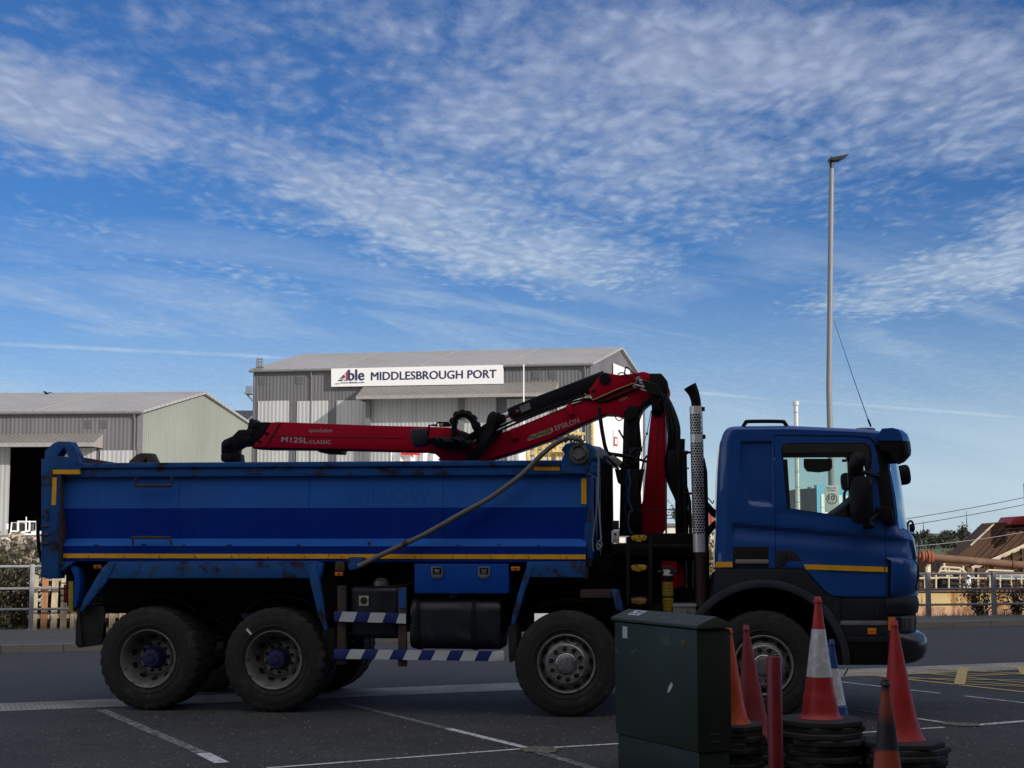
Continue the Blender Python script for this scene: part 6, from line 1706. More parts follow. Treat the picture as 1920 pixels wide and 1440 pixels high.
mb = MB(); mb.tube([ex(1313, 1030), ex(1315, 1075), ex(1317, 1150), ex(1316, 1175)], [.060, .062, .070, .085], 20); mb.build('exhaust_pipe', pmat('exhaust_heat_brown', (.035, .022, .017), .6, .4, var=.3, vs=4), truck)
# upright frame and hose bundle between crane and exhaust
for (pts, r_, v_) in (([(1276, 823), (1274, 900), (1275, 1000), (1277, 1030)], .048, .75), ([(1283, 846), (1285, 935), (1287, 1030)], .026, .60), ([(1290, 849), (1284, 848)], .02, .6), ([(1296, 1030), (1293, 940), (1283, 900)], .018, .6),
                      ([(1280, 848), (1297, 848.5), (1299, 853)], .013, .5), ([(1284, 925), (1300, 925.5)], .013, .5), ([(1285, 878), (1292, 878)], .008, .55)):
    ptube('upright_frame', pts, r_, m_blk, truck, v=v_, n=10)
plate('hose_guard', [(1251, 845), (1272, 840), (1278, 850), (1280, 1000), (1272, 985), (1270, 940), (1256, 905), (1251, 880)], .9, .95, m_blk, truck, .004)
rnd = random.Random(15)
for k in range(9):
    dx = k * 3.1 - 10; vv = 1.0 + .05 * (k % 3)
    ptube('hydraulic_hose', [(1226 + dx * .2, 722 + k * 1.5, vv), (1240 + dx * .35, 730 + k, vv), (1252 + dx * .55, 762, vv - .05), (1261 + dx * .8, 800, vv - .1), (1261 + dx * .75, 835, vv - .1), (1256 + dx * .8, 870, vv), (1262 + dx * .8, 905, vv + .05), (1275 + dx * .6, 940, vv), (1285 + dx * .6, 985, vv)], .0155, m_hose, truck, smooth_pts=4, n=7)
for k in range(3):
    ptube('air_line', [(1314, 935 + k * 5, .8), (1326, 944 + k * 5, .6), (1336, 955 + k * 5, .6), (1346, 962 + k * 5, .8)], .017, m_hose, truck, smooth_pts=4, n=6)
for k in range(3):
    ptube('air_line', [(1316, 1012 - k * 5, .8), (1328, 1003 - k * 6, .6), (1338, 990 - k * 5, .6), (1346, 985 - k * 4, .8)], .015, m_hose, truck, smooth_pts=4, n=6)
ptube('air_line', [(1322, 930, .6), (1330, 936, .5), (1336, 944, .5), (1338, 938, .5)], .006, m_hose, truck, smooth_pts=4, n=6)
ptube('signal_cable', [(1195, 956.5, .4), (1240, 955.5, .4), (1290, 956, .5)], .0055, m_hose, truck)
pbox('cab_rear_bracket', 1318, 1085, 1346, 1165, .5, 1.9, m_blk, truck); ptube('cab_strut', [(1330, 1150, .3), (1340, 1075, .4)], .03, m_blk, truck)
# loader seat tower / valve block left of the column
plate('valve_tower', [(1176, 760), (1197, 760), (1199, 800), (1203, 845), (1192, 850), (1200, 905), (1205, 1005), (1172, 1005), (1170, 905), (1178, 850)], .95, 1.12, m_blk, truck, .01)
plate('valve_tower', [(1162, 880), (1172, 878), (1195, 880), (1200, 985), (1165, 990), (1168, 940)], .55, .85, m_blk, truck, .01)
mb = MB(); c = T(1181, 778, 1.0); mb.lathe([(-.02, .0), (-.02, .062), (.24, .062), (.24, 0)], Matrix.Translation((c[0], .9, c[1])), 24); mb.build('pin_boss', m_blk, truck)
ptube('support_cylinder', [(1179, 785, 1.0), (1178, 860, 1.0), (1184, 990, 1.0)], [.055, .075], m_blk, truck, n=14)
pbox('valve_block', 1190, 806, 1195, 845, .9, 1.0, m_blk, truck); pbox('valve_block', 1180, 838, 1198, 880, .75, .95, m_blk, truck, .02)
ptube('seat_frame', [(1123, 764), (1127, 795), (1132, 825), (1136, 842), (1141, 850), (1158, 853), (1185, 857)], .021, m_blk, truck, v=.55, n=10, smooth_pts=4)
ptube('seat_frame', [(1168, 880), (1176, 862), (1188, 845), (1196, 842), (1199, 850), (1192, 868)], .016, m_blk, truck, v=.55, n=8, smooth_pts=4)
ptube('seat_frame', [(1172, 1000), (1171, 930), (1177, 885)], .018, m_blk, truck, v=.5, n=8); ptube('seat_frame', [(1160, 806), (1170, 824)], .010, m_blk, truck, v=.8)
mb = MB(); c = Vector(T3(1160, 868, .45)); M = Matrix.Translation(c) @ Matrix.Rotation(R(38), 4, 'Y'); mb.box(-.10, .10, -.06, .08, -.035, .035, M); hl = mb.build('work_lamp', m_blk, truck, bevel=.015)
mb = MB(); mb.box(-.095, .03, -.066, -.058, -.028, .028, M); mb.build('lamp_face', m_alu, hl, bevel=.004)
ptube('brace', [(1130, 848, .5), (1160, 880, .5)], .012, m_blk, truck)
ptube('control_lever', [(1200, 895, .7), (1207, 863, .7), (1213, 855, .7), (1218, 854, .7)], .010, m_blk, truck); ptube('control_lever', [(1186, 857, .7), (1200, 862, .7), (1214, 866, .7)], .014, m_blk, truck)
ptube('pull_wire', [(1221, 770, .85), (1213, 812, .8), (1204, 840, .75), (1203, 865, .75)], .004, m_blk, truck)
for (x, y) in ((1213, 813),): 
    mb = MB(); c = T(x, y, .8); mb.tube([(c[0], .8, c[1] - .012), (c[0], .8, c[1] + .012)], .012, 8); mb.build('wire_toggle', m_blk, truck)
rnd = random.Random(20)
for k in range(5):
    pts = [(1176 + rnd.uniform(-6, 8), 880 + i * 24, .45 + rnd.uniform(-.03, .03)) for i in range(6)]
    ptube('control_hose', pts, .007, m_stb if k % 2 else m_hose, truck, smooth_pts=4, n=6)
for k in range(8):
    x_ = 1203 + rnd.uniform(0, 10); ptube('control_hose', [(x_ - 6, 880, .7), (x_ - 12, 905 + k * 5, .66), (x_ - 14, 950, .66), (x_ - 18, 990, .7)], .011, m_hose, truck, smooth_pts=4, n=6)
for k in range(6): ptube('control_hose', [(1105 + k * 6, 1040 + k * 3, .5), (1125, 1052 + k * 4, .45), (1150, 1045 + k * 5, .45), (1172, 1050 + k * 6, .5)], .009, m_hose, truck, smooth_pts=4, n=6)

plate('headboard_post', [(1126, 866), (1148, 870), (1150, 1042), (1128, 1042)], 1.5, 1.62, pmat('post_brown', (.022, .017, .013), .8, var=.3), truck, .006)
plate('hose_guard', [(1163, 905), (1172, 880), (1176, 1005), (1161, 1005)], 1.0, 1.1, m_blk, truck, .006)
plate('hose_guard', [(1152, 878), (1170, 882), (1168, 912), (1158, 905)], 1.0, 1.1, m_blk, truck, .006)
# ------------------------------------------------------------------ crane
CV0, CV1 = 1.05, 1.45
plate('crane_column', [(1222, 765), (1246, 765), (1248, 790), (1247.5, 990), (1240, 1003), (1205, 1003), (1191, 985), (1206, 935), (1211, 880), (1217, 810)], 1.02, 1.42, m_red, truck, .02)
mb = MB(); p = TP([(1233, 775), (1234.5, 775), (1229.5, 960), (1228, 960)], 1.02); mb.prism(p, 1.012, 1.03); mb.build('column_seam', pmat('crane_red_seam', (.05, .002, .004), .6), truck)
plate('column_head', [(1218, 700), (1240, 700), (1252, 715), (1252, 745), (1246, 768), (1234, 775), (1222, 768), (1220, 740)], .98, 1.5, m_blk, truck, .015)
boom = plate('main_boom', [(835, 868), (820, 862), (838, 848), (863, 838), (906, 823), (955, 806), (1000, 788), (1060, 763), (1072, 757), (1105, 747), (1150, 735), (1185, 722), (1215, 716), (1244, 722), (1240, 738), (1222, 750), (1210, 755), (1198, 768), (1192, 782), (1178, 785), (1155, 777), (1135, 776), (1112, 785), (1080, 799), (1035, 822), (968, 846), (920, 860), (880, 872)], CV0, CV1, m_red, truck, .014)
plate('boom_head', [(1107, 742), (1104, 730), (1112, 722), (1118, 712), (1128, 702), (1140, 699.5), (1160, 703), (1190, 700), (1206, 696.5), (1232, 704), (1247, 713), (1256, 731), (1252, 744), (1232, 742), (1215, 728), (1196, 716), (1170, 726), (1150, 736), (1120, 750)], CV0 - .035, CV1 + .03, m_red, truck, .012)
mb = MB(); c = T(1112.5, 733, CV0 - .04); mb.lathe([(0, .022), (-.006, .022), (-.006, 0)], Matrix.Translation((c[0], CV0 - .034, c[1])), 16); mb.build('pin_hole', m_hole, truck)
# boom underside flange and edges
ptube('boom_flange', [(880, 872), (920, 860.5), (968, 846.5), (1035, 822.5), (1080, 799.5), (1112, 785.5), (1136, 777)], .012, m_blk, boom, v=CV0 + .02, n=6)
ptube('boom_edge', [(1096, 738), (1112, 750), (1155, 731), (1187, 719), (1194, 717)], .006, m_gold, boom, v=CV0 - .045, n=5)
for (x, y) in ((962, 812), (1068, 767)):
    plate('hose_clamp', [(x - 8, y - 6), (x + 3, y - 11), (x + 9, y + 9), (x - 2, y + 12)], CV0 - .05, CV0 + .01, m_red, boom, .006)
# boom cylinder
mb = MB(); mb.tube([T3(955, 777, 1.2), T3(962, 774, 1.2), T3(1135, 706, 1.2)], [.066, .070, .070], 24); mb.build('boom_cylinder', m_blk, truck)
plate('cylinder_shroud', [(952, 766), (1008, 742), (1118, 701), (1132, 700), (1132, 722), (1110, 735), (1062, 752), (1000, 776), (962, 790)], 1.10, 1.30, m_blk, truck, .02)
plate('cylinder_label', [(974, 762), (992, 755), (996, 766), (978, 774)], 1.094, 1.101, pmat('decal_worn_grey', (.16, .17, .16), .6, var=.3, vs=20), truck, 0)
plate('cylinder_label', [(966, 769), (972, 766.5), (974, 771), (968, 773.5)], 1.094, 1.101, pmat('decal_red_small', (.25, .08, .06), .6), truck, 0)
mb = MB(); mb.tube([T3(925, 789, 1.2), T3(956, 776, 1.2)], .034, 16); mb.build('cylinder_rod', m_chrome, truck)
mb = MB(); c = T(1134, 709, .98); mb.lathe([(0, .0), (0, .055), (.02, .062), (.5, .062), (.52, .055), (.52, 0)], Matrix.Translation((c[0], .98, c[1])), 24); mb.build('boom_pin', m_blk, truck)
ptube('pipe_run', [(905, 822), (960, 797), (1010, 776), (1060, 758), (1100, 748), (1130, 752), (1165, 740), (1195, 728)], .012, m_blk, boom, v=CV0 - .02, smooth_pts=3)
ptube('pipe_run', [(905, 817), (960, 790), (1010, 771), (1058, 754), (1095, 741)], .012, m_blk, boom, v=CV0 - .01, smooth_pts=3)
# outer boom
ob = plate('outer_boom', [(474, 838.5), (478, 831), (492, 818), (507, 792), (520, 791), (625, 795), (700, 797.5), (780, 799.5), (838, 801), (856, 803), (872, 816), (880, 832), (884, 850), (870, 870), (832, 872), (828, 862), (814, 850), (790, 846), (640, 842), (508, 840)], CV0 - .02, CV1 - .05, m_red, truck, .016)
mb = MB(); mb.prism(TP([(508, 817.5), (760, 821), (760, 821.8), (508, 818.3)], CV0 - .02), CV0 - .024, CV0 - .018); mb.build('boom_crease', MATS['crane_red_seam'], ob)
mb = MB(); mb.prism(TP([(524, 793), (526, 794), (500, 836), (497.5, 836)], CV0 - .02), CV0 - .027, CV0 - .018); mb.build('boom_crease', MATS['crane_red_seam'], ob)
for (x, y) in ((500, 812.5), (486.5, 827.5)):
    mb = MB(); c = T(x, y, CV0 - .02); mb.lathe([(0, .020), (-.012, .018), (-.018, .010), (-.018, 0)], Matrix.Translation((c[0], CV0 - .021, c[1])), 8); mb.build('boom_bolt', m_blk, ob)
plate('boom_slide', [(508, 838.5), (640, 840.5), (790, 845), (790, 847), (640, 843.5), (508, 842)], CV0, CV1 - .08, m_blk, ob, .002)
plate('under_bracket', [(592, 842), (640, 843.5), (638, 851), (607, 850), (598, 848)], CV0 + .02, CV1 - .1, m_blk, ob, .006)
plate('boom_shoe', [(472, 838), (508, 838.5), (508, 842.5), (474, 841)], CV0, CV1 - .1, m_blk, ob, .004)
ttext('model_lettering', 'M125L', (527.5, 828.6), (577, 831.2), 10, CV0 - .021, m_letter, ob, .022, spacing=1.05)
ttext('class_lettering', 'CLASSIC', (580, 832.0), (620.5, 832.8), 6.8, CV0 - .021, m_letter, ob, .02, spacing=1.15)
ttext('script_lettering', 'epsolution', (579, 812.5), (623, 813.2), 9.5, CV0 - .021, m_letter, ob, .0, shear=.3)
bd = plate('name_badge', [(990 + 0, 821.5), (989, 824), (989.5, 826.5), (991.5, 826.8), (1034, 812.3), (1036.5, 809.5), (1037.2, 806), (1036, 802.5), (1033.5, 801.6), (992, 817.3)], CV0 - .003, CV0 + .001, m_gold, boom, 0)
ttext('badge_lettering', 'PALFINGER', (993.0, 825.3), (1034.4, 809.8), 7.4, CV0 - .005, pmat('badge_ink', (.012, .008, .006), .6), boom, .014)
ttext('maker_lettering', 'EPSILON', (1042.5, 808), (1087, 792), 9.4, CV0 - .002, m_letter, boom, .005, spacing=1.05)
ttext('capacity_lettering', '20M', (1161.5, 753.5), (1177, 747.6), 5.0, CV0 - .002, m_gold, boom, .01)
ttext('capacity_lettering', '8.3', (1160, 746.5), (1174, 741), 4.0, CV0 - .002, m_gold, boom, .01)
ptube('capacity_mark', [(1160.5, 738), (1165, 731), (1169, 734)], .0025, m_gold, boom, v=CV0 - .003, n=4)
# tip of the outer boom
plate('boom_tip', [(460, 834), (464, 800), (466, 792), (469, 785), (473, 785), (476, 791), (507, 791.5), (492, 817), (478, 830), (474, 838)], CV0 + .02, CV1 - .1, m_blk, ob, .012)
plate('grab_link', [(414, 850), (414.5, 830), (420, 824.5), (435, 818), (447, 806), (458, 805), (465, 810), (470, 835), (452, 837), (444, 842), (443, 852)], CV0 + .06, CV1 - .14, m_blk, truck, .012)
plate('rotator', [(414, 850), (444, 850), (446, 866), (416, 866), (413.5, 861)], CV0 + .02, CV1 - .10, m_blk, truck, .012)
mb = MB()
for (x, y, r_) in ((423.5, 833, .04), (466, 812, .05), (464.5, 822, .045), (476, 797, .035)):
    c = T(x, y, CV0); mb.lathe([(-.02, 0), (-.02, r_ * .6), (-.01, r_), (.36, r_), (.36, 0)], Matrix.Translation((c[0], CV0 + .02, c[1])), 18)
mb.build('link_pin', m_frame, truck, weld=False)
ptube('hose', [(444, 848, 1.1), (449, 855, 1.1), (450, 866, 1.1)], .010, m_hose, truck, smooth_pts=4)
# elbow linkage, hoses and work lamp at the knuckle
wl2 = plate('work_lamp', [(767, 807), (775, 804), (796, 803), (799, 820), (800, 834), (775, 838), (770, 825)], .72, .90, pmat('lamp_housing_navy', (.008, .012, .02), .5), truck, .02)
ptube('lamp_bracket', [(801, 826), (805, 797.5), (814, 797), (820, 798.5)], .012, m_blk, truck, v=.85)
ptube('lamp_bracket', [(818, 797.5), (820, 792.5), (842, 792.5)], .010, m_blk, truck, v=.85)
pbox('light_block', 823, 793.5, 845, 800, .83, .87, m_blk, truck); mb = MB(); c = T(828, 796, .82); mb.lathe([(0, .018), (-.008, .016), (-.01, 0)], Matrix.Translation((c[0], .828, c[1])), 14); mb.build('amber_reflector', m_grip, truck)
plate('valve_cluster', [(802, 823), (815, 819), (850, 820), (866, 815), (874, 822), (880, 835), (879, 840), (866, 838), (850, 845), (830, 842), (812, 835), (803, 832)], .80, 1.0, m_blk, truck, .015)
rnd = random.Random(31)
for k in range(9):
    x = 812 + k * 6 + rnd.uniform(-2, 2); ptube('hydraulic_hose', [(x, 822, .80), (x + 8, 826 + rnd.uniform(-5, 4), .74), (x + 16, 830 + rnd.uniform(-4, 6), .74), (x + 24, 826, .80)], .011, m_hose, truck, smooth_pts=4, n=7)
for k in range(4):
    o = k * 2.2
    ptube('hose_loop', [(850 + o * .6, 832, .9 + k * .04), (849 + o * .8, 800, .88 + k * .04), (851 + o, 785 - o * .2, .88 + k * .04), (860 + o * .4, 776.5 + o * .6, .88 + k * .04), (874, 775 + o, .88 + k * .04), (886 - o * .4, 783 + o, .88 + k * .04), (895 - o, 800 + o * .4, .9 + k * .04), (903 - o, 818, .92 + k * .04), (898 - o, 845, .95 + k * .04)], .017, m_hose, truck, smooth_pts=5, n=8)
mb = MB()
for (x, y) in ((851, 790), (858, 779), (868, 775.5), (878, 777.5), (887, 785), (893, 797)):
    c = Vector(T3(x, y, .95)); mb.lathe([(-.07, .036), (-.05, .044), (.05, .044), (.07, .036)], Matrix.Translation(c) @ Matrix.Rotation(R(20), 4, 'Y'), 10)
mb.build('hose_sleeve', m_hose, truck, weld=False)
plate('link_arm', [(865, 822), (900, 801), (915, 790), (925, 778), (945, 776), (948, 788), (938, 795), (925, 806), (912, 812), (890, 822), (875, 830)], 1.0, 1.10, m_blk, truck, .012)
plate('link_arm', [(893, 860), (905, 830), (918, 800), (932, 778), (944, 778), (940, 792), (926, 812), (912, 836), (898, 868), (880, 868)], 1.12, 1.22, m_blk, truck, .012)
plate('link_arm', [(905, 812), (921, 800), (920, 814), (938, 806), (936, 814), (915, 822)], .97, 1.02, m_blk, truck, .006)
for k in range(6):
    ptube('hydraulic_hose', [(898 + k * 2, 846, .9), (904 + k * 2, 825, .88), (910 + k * 3, 805, .88), (915 + k * 3, 786 - k, .88), (920 + k * 3, 775, .9), (932 + k, 776, .95)], .010, m_hose, truck, smooth_pts=4, n=6)
for k in range(3): ptube('thin_hose', [(912 + k * 3, 795, .9), (916 + k * 3, 779 + k * 2, .9), (926 + k, 772 + k, .9), (934, 781, .95)], .006, m_hose, truck, smooth_pts=4, n=6)
for k in range(5): ptube('hydraulic_hose', [(870 + k * 5, 862, .98), (885 + k * 5, 845 + k, .96), (905 + k * 4, 828, .97), (930 + k * 3, 812 - k, 1.0)], .011, m_hose, truck, smooth_pts=4, n=6)
mb = MB(); c = T(866, 823, .9); mb.lathe([(0, 0), (0, .06), (.02, .085), (.65, .085), (.65, 0)], Matrix.Translation((c[0], .88, c[1])), 24); mb.build('knuckle_pin', m_blk, truck)
# plumbing at the boom head
for k, (x0, y0, x1, y1) in enumerate(((1198, 713, 1217, 718), (1199, 717, 1212, 723), (1193, 722, 1208, 727), (1201, 730, 1214, 734), (1204, 724, 1216, 727))):
    ptube('pipe_union', [(x0, y0, .96), (x1, y1, .96)], .0135, m_alu, truck, n=10)
for k, (x, y, r_) in enumerate(((1197, 711, .030), (1191.5, 724, .028))):
    mb = MB(); c = T(x, y, .97); mb.lathe([(0, r_ * .5), (0, r_), (-.02, r_), (-.025, r_ * .5), (-.03, 0)], Matrix.Translation((c[0], .98, c[1])), 14); mb.build('pipe_union', m_rim, truck)
ptube('steel_pipe', [(1171, 702), (1172.5, 690.5), (1176, 688.5), (1182, 694), (1192, 703), (1199, 709)], .008, m_blk, truck, v=.98, n=7, smooth_pts=3)
ptube('thin_hose', [(1158, 703), (1163, 699), (1171, 700), (1178, 707), (1189, 714)], .007, m_blk, truck, v=.98, smooth_pts=3)
ptube('thin_hose', [(1153, 779), (1156, 786), (1162, 789), (1168, 784)], .006, m_blk, truck, v=.98, smooth_pts=3)
for k in range(10):
    ptube('hydraulic_hose', [(1206 + k, 714 + k * 2.4, .95), (1218 + k, 718 + k * 2.2, .90), (1232 + k * .8, 724 + k * 2.0, .90), (1240, 740 + k, .92), (1238 - k * 1.4, 765, .95), (1236 - k * 1.2, 778, 1.0)], .014, m_hose, truck, smooth_pts=4, n=7)
plate('boom_arc', [(1196, 790), (1191, 778), (1194, 768), (1204, 754), (1218, 746), (1226, 742), (1226, 750), (1216, 755), (1204, 766), (1198, 780)], CV0 - .01, CV1 + .02, m_blk, truck, .008)
ptube('guide_rail', [(1249, 790, 1.2), (1249, 1000, 1.2)], .010, m_galv, truck); ptube('guide_rail', [(1253, 795, 1.3), (1251, 900, 1.3)], .008, m_galv, truck)
ptube('mid_pipe', [(1247, 856, 1.0), (1275, 858, 1.0)], .02, m_blk, truck)

# ------------------------------------------------------------------ cab
VC0, VC1 = .02, 2.48
def lerp_tab(tab, x):
    if x <= tab[0][0]: return tab[0][1]
    for (a, fa), (b, fb) in zip(tab, tab[1:]):
        if x <= b: return fa + (fb - fa) * (x - a) / (b - a)
    return tab[-1][1]
# silhouettes as (picture row -> picture column) read at the side plane / at the nose
rear_px = [(796, 1372), (800, 1364), (806, 1358), (814, 1354.5), (822, 1352), (828, 1349.5), (886, 1345), (950, 1343), (1062, 1341), (1130, 1341)]
NV = .45
front_px = [(800, 1668), (820, 1676), (850, 1683), (880, 1688), (930, 1696), (985, 1702), (1000, 1708), (1010, 1714), (1040, 1719), (1085, 1721), (1118, 1722)]
rowlist = [1121, 1112, 1100, 1085, 1070, 1060, 1052, 1046, 1040] + list(range(1035, 938, -5)) + [935, 925, 915, 900, 885, 870, 855, 845, 838, 834, 830, 826, 822, 818, 814, 811, 807, 804]
def bump(px, py):
    """pressings of the cab side, metres inward (+)"""
    def ss(a, b, x): t = min(1, max(0, (x - a) / (b - a))); return t * t * (3 - 2 * t)
    d = 0.0
    # blanked rear window stamp
    if px < 1449:
        left = 1390 + max(0, (py - 900)) * 0.35
        ins = ss(left - 3, left + 3, px) * ss(825, 831, py) * (1 - ss(938 + (px - 1400) * .12, 946 + (px - 1400) * .12, py))
        d += .030 * ins
    # main shoulder crease running down to the front
    cr = 984 + (px - 1375) * .085
    d += .034 * ss(cr - 4, cr + 5, py) * (1 - ss(cr + 5, cr + 36, py)) * ss(1370, 1378, px)
    cr2 = 953 + (px - 1450) * .09
    d += .010 * ss(cr2 - 4, cr2 + 4, py) * (1 - ss(cr2 + 4, cr2 + 30, py)) * ss(1452, 1460, px)
    # upper tumblehome
    d += .035 * ss(960, 800, py) if False else 0.030 * (1 - ss(800, 950, py))
    # rear corner groove
    d += .010 * ss(1352, 1356, px) * (1 - ss(1356, 1362, px)) * ss(822, 845, py)
    # wheel arch flare
    r_ = math.hypot(px - 1460, (py - 1150)); d -= .012 * (1 - ss(100, 135, r_)) * ss(1040, 1060, py) * ss(1455, 1470, px)
    return d
def cab_ring(py, ins=0.0, near_only_bump=True, top=0.0):
    ur_, _ = T(lerp_tab(rear_px, py), py, VC0 + .08); uf_, _ = T(lerp_tab(front_px, py), py, NV)
    w = T(1500, py, VC0)[1]
    ur_ += ins; uf_ -= ins; a0, a1 = VC0 + ins + top, VC1 - ins - top
    rr, rf_u, rf_v = .10, .34, .46
    P = []
    n1, n2 = 5, 90
    for k in range(n1 + 1):
        a = R(180 + 90 * k / n1); P.append((ur_ + rr + rr * math.cos(a), a0 + rr + rr * math.sin(a)))
    x0, x1 = ur_ + rr, uf_ - rf_u
    for k in range(1, n2): P.append((x0 + (x1 - x0) * k / n2, a0))
    for k in range(11):
        a = R(-90 + 80 * k / 10); P.append((x1 + rf_u * math.cos(a), a0 + rf_v + rf_v * math.sin(a)))
    mid = (a0 + a1) / 2; yq = P[-1]
    half = P + [(uf_ + .025, mid - .4)]
    full = half + [(uf_ + .04, mid)] + [(x, 2 * mid - y) for x, y in reversed(half)]
    out = []
    for (x, y) in full:
        yy = y
        wz = w
        if near_only_bump:
            # picture column of this point on the side plane
            P3 = TO + UH * x + VH * VC0 + Vector((0, 0, w)); dd = P3 - CC
            cz = dd.y * math.cos(PITCH) + dd.z * math.sin(PITCH); ppx = 960 + F * dd.x / cz
            wgt = 1.0 if (y < a0 + .02) else (max(0, 1 - (y - a0) / .3) if y < mid else 0)
            wgt2 = 1.0 if (y > a1 - .02) else (max(0, 1 - (a1 - y) / .3) if y > mid else 0)
            b = bump(ppx, py); yy = y + b * wgt - b * wgt2
        if py < 860:   # roof line falls gently to the front
            k_ = (860 - py) / 60.0; wz = w - k_ * max(0, (x - T(1480, py, VC0)[0])) * .055
        out.append((x, yy, wz))
    return out
def loft(rings):
    m = MB(); n = len(rings[0]); vs = [p for r_ in rings for p in r_]; fs = [tuple(range(n))[::-1], tuple(range((len(rings) - 1) * n, len(rings) * n))]
    for j in range(len(rings) - 1): fs += [(j * n + i, j * n + (i + 1) % n, (j + 1) * n + (i + 1) % n, (j + 1) * n + i) for i in range(n)]
    m.add(vs, fs); return m
rings = [cab_ring(py) for py in rowlist]
base = rings[-1]; cx_ = sum(p[0] for p in base) / len(base); cy_ = 1.25
for (k, dz) in ((.985, .014), (.95, .030), (.90, .042), (.75, .052)):
    rings.append([(cx_ + (p[0] - cx_) * (1 - (1 - k) * .9), cy_ + (p[1] - cy_) * k, p[2] + dz) for p in base])
outer = loft(rings)
inner = loft([cab_ring(py, .085, False) for py in rowlist[2:-3:2]])
def bl(objA, cutters, op='DIFFERENCE'):
    for c in cutters:
        md = objA.modifiers.new('b', 'BOOLEAN'); md.operation = op; md.solver = 'EXACT'; md.object = c
    dg = bpy.context.evaluated_depsgraph_get(); dg.update()
    me = bpy.data.meshes.new_from_object(objA.evaluated_get(dg)); objA.modifiers.clear()
    return me
def tmp(mb, name='tmp'): return mb.build(name, m_cab, None, smooth=0)
def tri_fix(o):
    bm = bmesh.new(); bm.from_mesh(o.data); bmesh.ops.triangulate(bm, faces=[f for f in bm.faces if len(f.verts) > 4]); bm.to_mesh(o.data); bm.free()
oO, oI = tmp(outer), tmp(inner)
win_px = [(1466, 843), (1470, 834), (1478, 832), (1620, 832), (1629, 836), (1632, 846), (1634, 880), (1638, 975), (1622, 975), (1600, 972), (1476, 953.5)]
def cutpr(pts, v0, v1, ref=0.02): m = MB(); m.prism(TP(pts, ref), v0, v1); return tmp(m)
cW = cutpr(win_px, -.5, 3.2)
below = cutpr([(1320, 1066), (1372, 1064.5), (1500, 1064.5), (1514, 1070), (1530, 1090), (1548, 1109), (1562, 1117), (1590, 1119), (1760, 1119), (1760, 1180), (1320, 1180)], -.6, 3.2)
# windscreen cutter: everything forward of the pillar between sill and header, over the central width
m = MB(); zt_, zb_ = T(1690, 851, .3)[1], T(1690, 992, .3)[1]; uf0 = T(1664, 870, VC0)[0]; uf1 = T(1676, 980, VC0)[0]
m.prism([(uf0, zt_), (uf1, zb_), (uf1 + 1.2, zb_ - .02), (uf0 + 1.2, zt_)], .12, VC1 - .10); cF = tmp(m)
me = bl(oO, [oI, cW, below, cF])
shell = bpy.data.objects.new('cab_shell_tmp', me); scene.collection.objects.link(shell)
door_px = [(1451.5, 816), (1600, 818), (1630, 821), (1641, 828), (1645, 850), (1648, 900), (1657, 980), (1661, 1000), (1661.5, 1117.5), (1575, 1117.5), (1560, 1115.5), (1530, 1088), (1512, 1066), (1500, 1063), (1453.5, 1063)]
cD = cutpr(door_px, -.3, .30)
sx = [(x + (1.0 if x < 1500 else -1.0), y + (1.0 if y < 900 else -.8)) for x, y in door_px]
cDs = cutpr(sx, -.3, .30)
meB = bl(shell, [cD]); meD = bl(shell, [cDs], 'INTERSECT')
def mesh_obj(name, me, mat, parent):
    me.name = name; me.materials.clear(); me.materials.append(mat)
    bm = bmesh.new(); bm.from_mesh(me)
    for f in bm.faces: f.smooth = True; f.material_index = 0
    for e in bm.edges:
        if len(e.link_faces) != 2 or e.calc_face_angle(0) > R(32): e.smooth = False
    bm.to_mesh(me); bm.free()
    o = bpy.data.objects.new(name, me); scene.collection.objects.link(o); o.parent = parent; return o
cab = mesh_obj('cab', meB, m_cab, truck)
door = mesh_obj('door', meD, m_cab, truck)
for o in (oO, oI, cW, below, cF, shell, cD, cDs): bpy.data.objects.remove(o)
# glass
gw = [(x, y) for x, y in win_px]
plate('side_window', gw, .070, .076, g_cab, door, 0)
m = MB(); m.prism(TP(win_px, .02), VC1 - .075, VC1 - .069); m.build('side_window', g_cab, cab)
bnd = win_px + [win_px[0]]
ptube('window_seal', bnd, .010, m_blk, door, v=.047, n=6)
plate('wind_deflector', [(1466, 849), (1467, 841), (1471, 834), (1478, 832.5), (1618, 832.5), (1627, 835), (1631, 843), (1632, 866), (1620, 862), (1612, 850), (1600, 848)], .030, .034, pmat('smoked_deflector', (.034, .031, .031), .35, var=.15, vs=5), door, 0)
# windscreen surface: follows the front of the cab just inside the cut
rws = [851, 870, 890, 910, 930, 950, 970, 992]
rg = [cab_ring(py, .012, False) for py in rws]; n = len(rg[0])
sel = [i for i in range(n) if rg[0][i][0] > uf0 - .02 and .12 < rg[0][i][1] < VC1 - .10]
i0, i1 = min(sel), max(sel)
m = MB(); cols = list(range(i0, i1 + 1)); vs = [rg[j][i] for j in range(len(rws)) for i in cols]; nc = len(cols)
m.add(vs, [(j * nc + i, j * nc + i + 1, (j + 1) * nc + i + 1, (j + 1) * nc + i) for j in range(len(rws) - 1) for i in range(nc - 1)])
m.build('windscreen', g_wind, cab)
